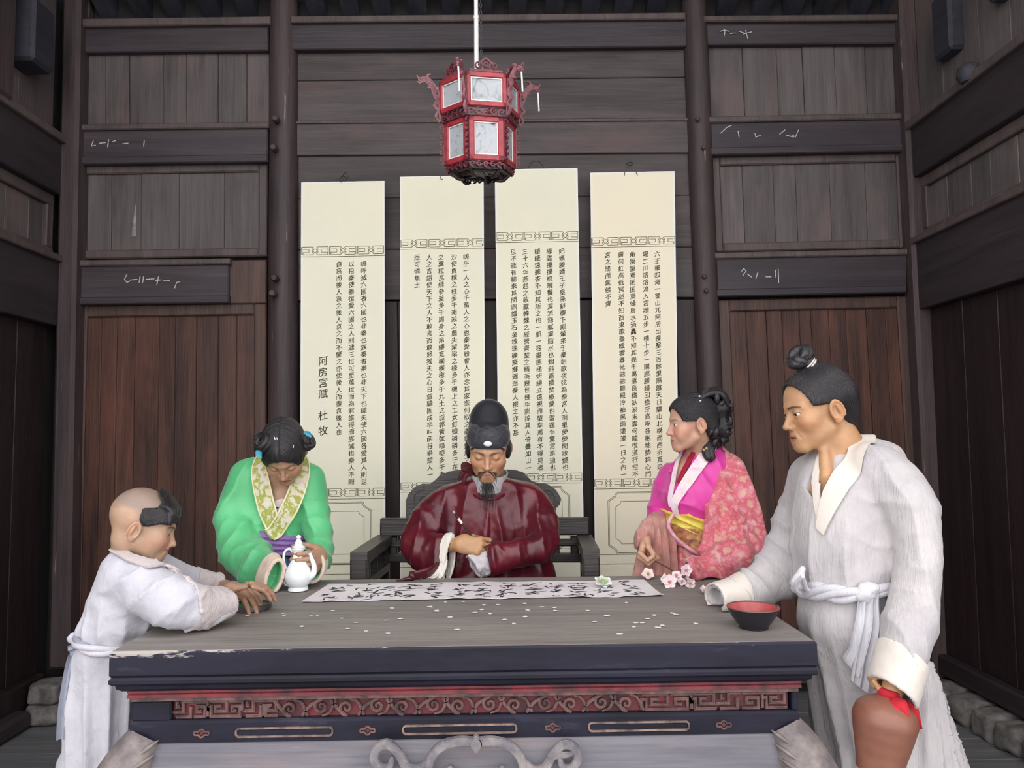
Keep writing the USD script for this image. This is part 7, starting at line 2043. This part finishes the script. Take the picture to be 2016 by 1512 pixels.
obj('outer_sleeve', settle(sculpt(shawl_f, A(0.62, 2.62, 0.80), A(1.12, 3.18, 1.40), 0.006, shawl_disp)), PRINT, lady, smooth=True)
# far forearm: pleated gauze hanging from the raised wrist
hang_top = [P(1296, 1032, 2.93), P(1276, 1046, 2.88), P(1264, 1062, 2.85)]
def gauze_f(p):
    d = sleeve(p, [(hang_top[0], .045, .05, A(1, 0, .3)), (hang_top[1], .036, .045, A(1, 0, .2)), (hang_top[2], .030, .036, A(1, 0, 0))])
    T_ = rows([row(1048, 1268, 1316, 2.90, 0.030), row(1062, 1258, 1326, 2.895, 0.040), row(1085, 1254, 1332, 2.89, 0.042), row(1110, 1252, 1336, 2.885, 0.042), row(1150, 1249, 1342, 2.885, 0.044), row(1185, 1248, 1346, 2.885, 0.044)])
    d = smin(d, loft(p, T_, capk=0.012), 0.025)
    return on_table(p, d, 0.004)
obj('gauze_sleeve', settle(sculpt(gauze_f, A(0.46, 2.78, 0.76), A(0.80, 3.02, 1.12), 0.0042, lambda V, N: 0.0065 * crest((V[:, 0] - 0.5) * 210 + 18 * (V[:, 2] - 1) * (V[:, 0] - .62) * 3 + 1.5 * nz(V, (9, 9, 2), 3)) * np.clip((1.06 - V[:, 2]) / 0.05, 0.2, 1))), SHEER, lady, smooth=True)
Hl = Head(turn(math.radians(-87), math.radians(2)), P(1362, 835, 2.90), 0.875, skin=(0.55, 0.315, 0.22), male=False, lids=0.95, thin=0.92)
def lady_neck(p):
    d = cap(p, Hl.world((0, 0.025, -0.06)), P(1380, 905, 2.96), 0.041, 0.046)
    ch = np.maximum(np.maximum(loft(p, TL, grow=-0.012), P(1350, 955, 2.85)[2] - p[..., 2]), p[..., 2] - P(1350, 880, 2.85)[2])
    return smin(d, ch, 0.03)
hv = Hl.build(lady_neck, box_=(Hl.t + A(-0.16, -0.15, -0.23), Hl.t + A(0.17, 0.17, 0.14)), h=0.0021, brow=(0.16, 0.09, 0.07), brow_w=0.6, lip=(0.46, 0.14, 0.12), blush=0.3)
wr = hang_top[2] + A(0.008, 0.0, 0.0)
lb = limbs(lambda p: np.minimum(figure(TL)(p), np.minimum.reduce([chain(p, [A(.68, 3.0, 1.17), LF[2][0], wr + A(.01, .02, 0)], [.034, .03, .024]), chain(p, [A(.83, 2.95, 1.17), LN[2][0], LN[4][0]], [.034, .03, .022]), cap(p, A(.70, 3.0, .85), A(.70, 3.0, .06), .07, .04), cap(p, A(.83, 3.0, .85), A(.83, 3.0, .06), .07, .04)])), A(0.45, 2.68, 0.03), A(1.05, 3.18, 1.22), Hl.skin)
Bl, _ = hand_bones(curl=((1.0, 1.5, 1.0), (1.1, 1.5, 1.0), (1.15, 1.5, 1.0), (1.2, 1.4, .9)), spread=0.03, thumb=(0.25, 0.40, 0.9))
l1 = hand(axes(A(-0.35, -0.55, -0.72), A(0.90, -0.30, -0.15)), P(1267, 1076, 2.82), Bl, 0.88, False, wrist=wr, skin=(0.50, 0.29, 0.20), h=0.0021)
l2 = hand(axes(A(-1, -.2, -.1), A(0, 0, -1)), P(1426, 1096, 2.75), [(b_ * .8, r_ * .8) for b_, r_ in hand_bones(curl=(.5, .5, .5, .5))[0]], 0.75, True, skin=Hl.skin, h=0.003)
body_mesh([hv, lb, l1, l2], lady)
Hl.eyes(lady, look=(0.0, -0.05), iris=(0.05, 0.03, 0.02))
def lady_hair(p):
    q = Hl.local(p); x = np.abs(q[..., 0])
    d = Hl.cranium(q, 0.011); d = smin(d, ell(q, (0, 0.072, -0.010), (0.055, 0.045, 0.065)), 0.03)
    d = smax(d, -ell(q, (0, -0.094, -0.004), (0.082, 0.066, 0.078)), 0.006)
    d = smax(d, -(q[..., 2] - 0.012 + np.clip(q[..., 1] - 0.020, 0, 0.05) * 1.7), 0.006)
    return d * Hl.s
V, F = sculpt(lady_hair, Hl.t - 0.15, Hl.t + 0.16, 0.0032); tint = hair_tint(Hl.local(V), (0, 0.13, 0.06))
V = V + normals(V, F) * (0.0011 * np.sin(tint[:, 1] * 150))[:, None]
obj('hair', (V, F), HAIR, lady, smooth=True, colors=tint)
# piled-up curls behind
r = random.Random(11); cs, rs = [], []
cen = [(1396, 800, .030), (1412, 786, .030), (1428, 800, .026), (1404, 824, .030), (1424, 826, .028), (1432, 846, .022), (1408, 850, .028), (1420, 868, .024), (1404, 872, .024), (1394, 848, .022)]
for u, v, R_ in cen:
    for k in range(3):
        c = P(u, v, 2.90 + r.uniform(-.03, .035)); n = A(r.gauss(0, 1), r.gauss(-1, .5), r.gauss(0, 1)); n /= np.linalg.norm(n); e1 = np.cross(n, A(0.2, 0, 1)); e1 /= np.linalg.norm(e1); e2 = np.cross(n, e1)
        a = np.linspace(0, r.uniform(3.4, 5.6), 12) + r.uniform(0, 6); q_ = R_ * r.uniform(.7, 1.0)
        cs.append(c + q_ * (np.cos(a)[:, None] * e1 * 1.15 + np.sin(a)[:, None] * e2 * .9)); rs.append(r.uniform(.010, .015))
for i in range(7):
    cs.append(np.array([P(1372 + i * 2, 790 - i * 3, 2.86 + .015 * i), P(1395 + i * 3, 776 - i * 1.5, 2.86 + .015 * i), P(1420 + i * 2, 776 + i * 2, 2.865 + .014 * i), P(1434 + i, 800 + i * 4, 2.87 + .012 * i)])); rs.append(.012)
locks(lady, 'hair_pile', cs, rs, n=18, seg=8)
core = lambda p: smin(smin(ell(p, P(1408, 805, 2.92), (.055, .06, .05)), ell(p, P(1414, 845, 2.92), (.045, .055, .055)), .03), ell(p, P(1392, 862, 2.93), (.03, .045, .04)), .03)
V, F = sculpt(core, P(1408, 830, 2.92) - .14, P(1408, 830, 2.92) + .14, 0.005, lambda V, N: .004 * ridged(V, 30, 2)); obj('hair_knot', (V, F), HAIR, lady, smooth=True, colors=np.stack([V[:, 2] * 10, V[:, 0] * 5, 0 * V[:, 0]], 1))
locks(lady, 'hair_tail', [[P(1400, 868, 2.90), P(1392, 884, 2.875), P(1393, 898, 2.86), P(1401, 908, 2.86)], [P(1408, 868, 2.90), P(1400, 885, 2.872), P(1402, 900, 2.86), P(1404, 906, 2.862)], [P(1394, 870, 2.89), P(1388, 888, 2.868), P(1391, 902, 2.858)]], [.017, .015, .012])
for u, v in ((1377, 780), (1379, 789)):
    obj('hairpin', sculpt(lambda p: ell(p, P(u, v, 2.835), (.004, .004, .004)), P(u, v, 2.835) - .01, P(u, v, 2.835) + .01, .0015), plain('pearl_hairpin', (.75, .72, .68), .25), lady, smooth=True)
# collar
lc_ = lambda p: smin(loft(p, TL), sleeve(p, LF), 0.03)
fc_ = np.array([A(.2, -.3, 1), A(.1, -1, .6), A(-.2, -1, .2), A(-.4, -1, 0)])
obj('collar', strip([P(1394, 868, 3.0), P(1398, 880, 2.93), P(1384, 902, 2.87), P(1357, 935, 2.83), P(1334, 965, 2.82), P(1322, 995, 2.83), P(1328, 1022, 2.84)], [.012, .020, .024, .026, .024, .020, .012], lc_, 0.006, 0.006, 70, 11, fc_), COLLW, lady, smooth=50)
obj('collar', strip([P(1352, 888, 2.98), P(1336, 905, 2.93), P(1322, 940, 2.88), P(1312, 975, 2.85), P(1312, 1005, 2.84)], [.008, .010, .012, .014, .010], lc_, 0.005, 0.005, 50, 7, A(-.6, -1, .2)), COLLW, lady, smooth=50)
obj('inner_collar', strip([P(1368, 874, 2.90), P(1352, 896, 2.86), P(1338, 920, 2.84), P(1330, 945, 2.84)], [.010, .013, .013, .008], lc_, 0.007, 0.006, 40, 7, A(-.3, -1, .3)), DRED, lady, smooth=50)
obj('collar_brooch', [sculpt(lambda p, c=P(1386 + 5 * k, 886 - 5 * (k % 2) + 2 * k, 2.858): ell(p, c, (.006, .005, .006)), P(1391, 886, 2.858) - .03, P(1391, 886, 2.858) + .04, .0025) for k in range(3)], plain('brass_beads', (.40, .34, .14), .4, metallic=.5), lady, smooth=True)
# sashes
def zrow(v): return P(1360, v, 2.84)[2]
def sash1(p):
    sl = 0.22 * (p[..., 0] - P(1320, 0, 2.84)[0])
    return smax(smax(loft(p, TL, grow=.009), np.maximum(p[..., 2] - zrow(1012) + sl, zrow(1046) - p[..., 2] - sl), .006), p[..., 0] - P(1412, 1000, 2.84)[0], .006)
obj('sash', sculpt(sash1, A(.6, 2.8, .95), A(.9, 3.1, 1.16), .0045, lambda V, N: .005 * crest(V[:, 2] * 210 + V[:, 0] * 110 + 2 * nz(V, 12, 2))), GOLD, lady, smooth=True)
def sash2(p):
    sl = 0.20 * (p[..., 0] - P(1320, 0, 2.84)[0])
    return smax(smax(loft(p, TL, grow=.012), np.maximum(p[..., 2] - zrow(1038) + sl, zrow(1080) - p[..., 2] - sl * 1.6), .006), p[..., 0] - P(1408, 1000, 2.84)[0], .006)
obj('sash', sculpt(sash2, A(.6, 2.8, .88), A(.9, 3.1, 1.12), .0045, lambda V, N: .004 * ridged(V, 36, 2)), ORANGE, lady, smooth=True)
obj('sash_edge', tube(spline([P(1325, 1012, 2.838), P(1316, 1034, 2.83), P(1330, 1058, 2.82), P(1356, 1080, 2.818), P(1378, 1092, 2.82)], 30), .0075, 8), PINKD, lady, smooth=60)
obj('sash_end', strip([P(1366, 1070, 2.82), P(1372, 1088, 2.81), P(1364, 1104, 2.81)], [.020, .018, .012], lambda p: loft(p, TL), .018, .006, 24, 9), ORANGE, lady, smooth=50)
shoes(lady, [(0.70, 2.97), (0.83, 2.97)], -0.8, SHOE)
# the blossom branch
BLOSS = plain('pale_pink_petal', (0.78, 0.58, 0.62), 0.65, nscale=70, color2=(0.76, 0.70, 0.70))
BLOSC = plain('rose_flower_centre', (0.62, 0.14, 0.25), 0.6)
TWIG = plain('dark_red_twig', (0.07, 0.025, 0.02), 0.7)
STAM = plain('yellow_stamen', (0.55, 0.45, 0.12), 0.6)
bb = thing('blossom_branch', 'pink blossom branch held low over the table by the woman in pink', 'branch')
twg = [P(1262, 1082, 2.80), P(1281, 1100, 2.78), P(1306, 1113, 2.74), P(1322, 1122, 2.70), P(1331, 1130, 2.68), P(1342, 1138, 2.66)]
obj('stem', tube(spline(twg, 30), np.linspace(.0022, .0016, 30), 6), TWIG, bb, smooth=60)
def petal_mesh(w, l, cup, seed):
    """One petal: narrow at the base, round, cupped, notched at the tip."""
    s, t = np.meshgrid(np.linspace(-1, 1, 7), np.linspace(0, 1, 8)); s, t = s.ravel(), t.ravel()
    wd = w * np.sin(np.pi * np.clip(t * 0.86 + 0.10, 0, 1)) ** 0.8
    x = s * wd; y = l * (t - 0.06 * (1 - s * s) * (t > 0.95) * -0.5); z = cup * l * (t ** 1.6) * 0.5 + 0.35 * (s * wd) ** 2 / w + 0.0010 * np.sin(5 * s + seed)
    G = np.stack([x, y, z], 1)
    return G
def flower(parent, c, n, R_, seed, m=BLOSS, cm=BLOSC, petals=5, cup=.55, name='blossom'):
    r_ = random.Random(seed); n = n / np.linalg.norm(n); e1 = np.cross(n, A(.3, .2, 1)); e1 /= np.linalg.norm(e1); e2 = np.cross(n, e1)
    ms = []
    fl_ = None
    for k in range(petals):
        a = 2 * math.pi * k / petals + r_.uniform(-.12, .12) + seed
        G = petal_mesh(R_ * .52, R_ * r_.uniform(.92, 1.08), cup * r_.uniform(.7, 1.3), k + seed)
        ey = math.cos(a) * e1 + math.sin(a) * e2; ex = np.cross(ey, n)
        W = c + G @ np.stack([ex, ey, n])
        N = np.tile(n, (len(W), 1))
        v, f = shell(W, N, 8, 7, .0006)
        if fl_ is None:
            cen = sculpt(lambda p: ell(p, c + n * R_ * .10, A(R_, R_, R_) * .24), c - R_, c + R_, R_ * .09)
            fl_ = obj(name, cen, cm, parent, smooth=True)
        obj('flower_petal', (v, f), m, fl_, smooth=50)
    obj('stamen', [tube([c + n * R_ * .1, c + n * R_ * .55 + R_ * .28 * (math.cos(a) * e1 + math.sin(a) * e2)], [.0006, .0009], 4) for a in np.linspace(0, 6.28, 8)[:-1]], STAM, fl_)
FZ_ = [((1318, 1148), 2.585, A(-.1, -1, .35), .0235), ((1350, 1123), 2.66, A(.1, -1, .25), .0215), ((1332, 1134), 2.64, A(-.3, -.7, .8), .019), ((1358, 1156), 2.575, A(.25, -1, -.1), .019), ((1342, 1146), 2.61, A(.2, -.8, .6), .017), ((1310, 1140), 2.62, A(-.9, -.5, .4), .017), ((1352, 1142), 2.63, A(.8, -.6, .3), .016), ((1366, 1149), 2.60, A(.9, -.5, .2), .012)]
for i, ((u, v), y, n, R_) in enumerate(FZ_):
    c = P(u, v, y)
    if c[2] < TZ + R_ * .7:
        c[2] = TZ + R_ * .7
    flower(bb, c, n, R_, i)
    obj('twig', tube([P(1331, 1130, 2.68) * .5 + c * .5 + A(0, .01, .005), c - n / np.linalg.norm(n) * .003], .0011, 5), TWIG, bb)
lf = thing('loose_blossom', 'single cream and pink blossom at the back edge of the table by the gauze sleeve', 'flower')
flower(lf, PZ(1276, 1140, TZ) * A(1, 1, 0) + A(0, 0, TZ + .016), A(-.1, -.8, .55), .022, 3, plain('cream_pink_petal', (.74, .66, .58), .65, nscale=60, color2=(.72, .52, .54)), plain('olive_flower_centre', (.25, .22, .10), .6), cup=.8)
lf2 = thing('loose_blossom', 'small pale pink blossom lying by the white sleeve cuff on the table', 'flower')
flower(lf2, PZ(1386, 1170, TZ) * A(1, 1, 0) + A(0, 0, TZ + .010), A(.2, -.6, .8), .016, 5, cup=.9)
pf = thing('paper_flower', 'white flower with a green centre lying on the calligraphy sheet', 'flower')
c = PZ(1187, 1157, TZ); c[2] = TZ + .014
GRN = plain('pale_green_petal', (.45, .58, .44), .7)
WHP = plain('white_rose_petal', (.74, .76, .70), .7)
flower(pf, c, A(.05, -.5, 1), .030, 2, WHP, GRN, petals=6, cup=.7)
flower(pf, c + A(0, 0, .006), A(.05, -.5, 1), .019, 4, GRN, GRN, petals=5, cup=1.3)

# ---------------------------------------------------------------- the boy grinding ink at the left end of the table
LINEN_B = cloth('white_boy_linen', (0.57, 0.555, 0.60), (0.46, 0.455, 0.51), blotch=5.0, bump=0.25, crinkle=0.35, fold=(45, 45, 22))
LINEN_P = cloth('pinkish_white_linen', (0.60, 0.54, 0.535), (0.50, 0.44, 0.44), blotch=16, bump=0.6, crinkle=0.5, fold=(90, 90, 60))
GREYT = cloth('grey_blue_tie', (0.36, 0.38, 0.44), (0.27, 0.29, 0.35), blotch=12, bump=0.3, crinkle=0.5)
boy = thing('person', 'boy with a half-shaved head in a white robe leaning over an inkstone', 'person')
YB_ = 2.17
TB = rows([row(1070, 238, 278, 2.19, 0.05), row(1084, 224, 286, 2.19, 0.07), row(1106, 212, 300, 2.18, 0.095), row(1145, 198, 322, 2.18, 0.115), row(1180, 184, 335, 2.18, 0.12), row(1225, 167, 316, 2.18, 0.115), row(1256, 164, 296, 2.18, 0.11), row(1300, 156, 288, 2.20, 0.12), row(1400, 148, 290, 2.22, 0.135), row(1512, 148, 288, 2.23, 0.14)])
NB = [(P(258, 1136, 2.11), .058, .065, A(.3, 0, 1)), (P(302, 1166, 2.07), .072, .065, A(.2, 0, 1)), (P(352, 1190, 2.05), .066, .055, A(.1, 0, 1)), (P(405, 1196, 2.10), .050, .046, A(.1, 0, 1)), (P(446, 1187, 2.16), .039, .040, A(.1, 0, 1))]
FB = [(P(314, 1130, 2.28), .060, .06, A(.2, 0, 1)), (P(362, 1140, 2.36), .045, .045, A(.2, 0, 1)), (P(400, 1147, 2.41), .036, .040, A(.1, 0, 1)), (P(434, 1154, 2.44), .032, .036, A(.1, 0, 1))]


def boy_f(p):
    d = loft(p, TB)
    d = smin(d, open_sleeve(p, FB, 0.010, 0.03), 0.03)
    d = smin(d, open_sleeve(p, NB, 0.011, 0.04), 0.035)
    return on_table(p, d, 0.003)


def boy_disp(V, N):
    n = [q[0] for q in NB]; z = V[:, 2]; cx = P(220, 1200, 2.18)
    ang = np.arctan2(V[:, 1] - 2.18, V[:, 0] - cx[0])
    w = np.clip(1 - np.maximum(sleeve(V, NB, n=10), 0) / 0.03, 0, 1)
    zw = P(220, 1256, 2.18)[2]
    d = np.clip((zw - z) / 0.15, 0, 1) * 0.008 * crest(ang * 11 + 2 * nz(V, (4, 4, 1.2), 3))
    up = np.clip((z - zw) / 0.03, 0, 1) * (1 - w)
    d += up * np.clip((zw + 0.14 - z) / 0.14, 0, 1) * 0.007 * crest(ang * 14 + 2.5 * nz(V, (5, 5, 3), 4))
    d += creases(V, n[1], n[3], 13, 0.008, 0.09, 4) + 0.005 * w * crest((V - n[1]) @ A(.5, 0, -1) * 75 + 3 * nz(V, 6, 7))
    d -= 0.007 * np.exp(-((z - zw) / 0.018) ** 2)
    return d + 0.004 * nz(V, 12, 2) + 0.0015 * nz(V, 40, 2)


obj('robe', settle(sculpt(boy_f, A(-1.42, 1.92, 0.455), A(-0.70, 2.55, 1.16), 0.0062, boy_disp)), LINEN_B, boy, smooth=True)
pants = lambda p: np.minimum(chain(p, [A(-1.16, 2.2, .50), A(-1.17, 2.19, .25), A(-1.17, 2.2, .075)], [.075, .06, .05]), chain(p, [A(-1.00, 2.23, .50), A(-1.01, 2.22, .25), A(-1.01, 2.23, .075)], [.075, .06, .05]))
obj('trousers', sculpt(pants, A(-1.3, 2.05, .02), A(-.88, 2.36, .62), .009, lambda V, N: .003 * nz(V, 20, 3)), LINEN_B, boy, smooth=True)
Hb = Head(turn(math.radians(108), math.radians(15)), P(282, 1038, 2.15), 0.83, skin=(0.43, 0.275, 0.185), male=True, child=True, lids=0.55, smile=1.0)
def boy_neck(p):
    d = cap(p, Hb.world((0, 0.035, -0.045)), P(258, 1088, 2.19), 0.043, 0.050)
    return smin(d, np.maximum(loft(p, TB, grow=-0.014), P(258, 1100, 2.18)[2] - p[..., 2]), 0.03)
def scalp(q):
    return np.clip((q[:, 2] - 0.048 + 0.012 * nz(q, 40, 2) + 0.05 * np.clip(-q[:, 1], 0, .1)) / 0.02, 0, 1) * 0.75
hv = Hb.build(boy_neck, box_=(Hb.t + A(-0.15, -0.15, -0.20), Hb.t + A(0.15, 0.15, 0.14)), h=0.0022, shaved=((0.215, 0.165, 0.145), scalp), lip=(0.42, 0.16, 0.13), blush=0.25)
lb = limbs(lambda p: np.minimum(figure(TB)(p), np.minimum(chain(p, [A(-1.03, 2.15, 1.0), NB[2][0], NB[4][0]], [.03, .030, .022]), chain(p, [A(-1.0, 2.22, 1.0), FB[1][0], FB[3][0]], [.03, .026, .020]))), A(-1.4, 1.95, 0.45), A(-0.7, 2.55, 1.08), Hb.skin)
ft_ = limbs(lambda p: np.minimum(cap(p, A(-1.17, 2.2, .5), A(-1.17, 2.2, .05), .05, .035), cap(p, A(-1.01, 2.23, .5), A(-1.01, 2.23, .05), .05, .035)), A(-1.3, 2.05, .0), A(-.88, 2.36, .6), Hb.skin)
Bb1, _ = hand_bones(curl=((.30, .40, .3), (.28, .40, .3), (.30, .42, .3), (.34, .42, .3)), spread=0.03, thumb=(.55, .35, .2))
b1 = hand(axes(A(.74, .66, -.06), A(0.05, 0.0, -1)), P(464, 1156, 2.22), Bb1, 0.66, False, wrist=NB[4][0] + A(-.015, -.01, 0), skin=(0.35, 0.205, 0.135), h=0.002)
b2 = hand(axes(A(.80, -.58, -.14), A(0, 0.1, -1)), P(464, 1156, 2.36), hand_bones(curl=((.35, .40, .3), (.35, .40, .3), (.38, .42, .3), (.42, .42, .3)), spread=0.03, thumb=(.5, .4, .3))[0], 0.66, True, wrist=FB[3][0] + A(-.015, .005, 0), skin=(0.35, 0.205, 0.135), h=0.002)
body_mesh([hv, lb, ft_, b1, b2], boy)
Hb.eyes(boy, look=(0, -.3))
def boy_hair(p):
    q = Hb.local(p); x = np.abs(q[..., 0]); y, z = q[..., 1], q[..., 2]
    n = 0.004 * (meshkit.noise(q * 130, 3) - 0.5)
    d = Hb.cranium(q, 0.015) + n
    yb = np.interp(z, [0.02, 0.035, 0.07, 0.078, 0.10, 0.115, 0.14], [0.000, 0.012, 0.010, -0.030, -0.038, -0.022, -0.012])
    d = smax(d, y - yb + n * 2, 0.006)
    d = smax(d, -ell(q, (0, -0.105, -0.020), (0.072, 0.075, 0.075)), 0.005)
    d = smax(d, -(z - 0.014 + 0.0 * x - np.clip(-y - 0.01, 0, 0.05) * 0.35 + n * 3), 0.004)
    return d * Hb.s
V, F = sculpt(boy_hair, Hb.t - 0.14, Hb.t + 0.15, 0.0028); ql = Hb.local(V)
obj('hair', (V, F), HAIR, boy, smooth=True, colors=np.stack([ql[:, 2] * 10, ql[:, 1] * 5 + ql[:, 0] * 3, 0 * ql[:, 0]], 1))
r = random.Random(4); cs = []
for i in range(44):
    x = r.uniform(-.062, .062); p0 = A(x, -.062 + .35 * abs(x), .085 + r.uniform(-.01, .012)); dn = A(x * .25, -.045, -.03 - r.uniform(0, .02))
    cs.append(np.array([Hb.world(p0), Hb.world(p0 + dn * .5 + A(0, -.008, .006)), Hb.world(p0 + dn * A(1, .85, 1))]))
locks(boy, 'fringe', cs, .0068, n=8, seg=6)
bs_ = lambda p: loft(p, TB)
obj('collar', strip([P(262, 1066, 2.25), P(238, 1068, 2.22), P(230, 1079, 2.14), P(250, 1092, 2.09), P(280, 1110, 2.07), P(306, 1134, 2.065), P(322, 1162, 2.075)], [.012, .015, .019, .021, .021, .019, .014], lambda p: smin(loft(p, TB), sleeve(p, NB), .035), .006, .007, 70, 11, np.array([A(-.3, .2, 1), A(-.8, -.3, .8), A(-.5, -1, .6), A(-.1, -1, .4), A(.1, -1, .2)])), LINEN_P, boy, smooth=50)
def frayed(nodes, L, seed):
    cf = cuff_f(nodes, L, .0045, .008, .003)
    e, ax = mouth(nodes)
    def f(p):
        return on_table(p, cf(p), .002)
    def dsp(V, N):
        s = (V - e) @ ax
        return .0025 * nz(V, 60, seed) + .003 * crest(V[:, 0] * 120 + 3 * nz(V, 14, seed)) + .004 * np.clip((-s - L + .02) / .02, 0, 1) * nz(V, 120, seed + 2)
    return settle(sculpt(f, *bounds(nodes[-3:], .11), .0042, dsp))
obj('cuff', frayed(NB, .125, 3), LINEN_P, boy, smooth=True)
obj('cuff', frayed(FB, .085, 5), LINEN_P, boy, smooth=True)
# waist tie, its knot behind, and the hanging ends
zz, VV = TB
z0 = P(220, 1259, 2.18)[2]
for k in range(3):
    pts = []
    for t in np.linspace(0, 2 * math.pi, 70, endpoint=False):
        zt = z0 + 0.018 * math.cos(t) * -1
        cx, cy, ax, ay, nn = (np.interp(zt, zz, VV[:, j]) for j in range(5))
        w = 2 * t + k * 2.1; rr = .004 + .004 * math.cos(w)
        pts.append((cx + (ax + rr) * math.cos(t), cy + (ay + rr) * math.sin(t), zt + .008 * math.sin(w)))
    obj('waist_tie', tube(pts, .0085, 8, closed=True), LINEN_B if k else GREYT, boy, smooth=60)
kc = P(168, 1264, 2.13)
obj('tie_knot', sculpt(lambda p: smin(ell(p, kc, (.018, .016, .021)), cap(p, kc, kc + A(-.03, -.005, .012), .012, .015), .012), kc - .06, kc + .05, .004, lambda V, N: .003 * ridged(V, 55, 2)), LINEN_B, boy, smooth=True)
def tail(pts, ws, ph, y0):
    c = spline([P(u, v, y) for u, v, y in pts], 40); w = np.interp(np.linspace(0, 1, 40), np.linspace(0, 1, len(ws)), ws); s = np.linspace(-1, 1, 9)
    t = np.gradient(c, axis=0); t /= np.linalg.norm(t, axis=1, keepdims=True); sd = np.cross(t, A(.35, -1, 0)); sd /= np.linalg.norm(sd, axis=1, keepdims=True)
    G = (c[:, None] + sd[:, None] * (w[:, None] * s)[..., None]).reshape(-1, 3); G += (.005 * np.sin(np.tile(s, 40) * 6 + ph))[:, None] * A(.3, -1, 0)
    return shell(G, np.tile(A(.3, -.95, 0), (len(G), 1)), 40, 9, .005)
obj('tie_end', tail([(168, 1262, 2.12), (150, 1276, 2.11), (136, 1282, 2.11)], [.010, .013, .014], .3, 0), GREYT, boy, smooth=50)
obj('tie_end', tail([(166, 1262, 2.13), (146, 1290, 2.125), (136, 1340, 2.115), (129, 1400, 2.10), (126, 1455, 2.10)], [.010, .013, .015, .017, .017], 1.5, 0), GREYT, boy, smooth=50)
shoes(boy, [(-1.17, 2.2), (-1.01, 2.23)], 1.2, SHOE)
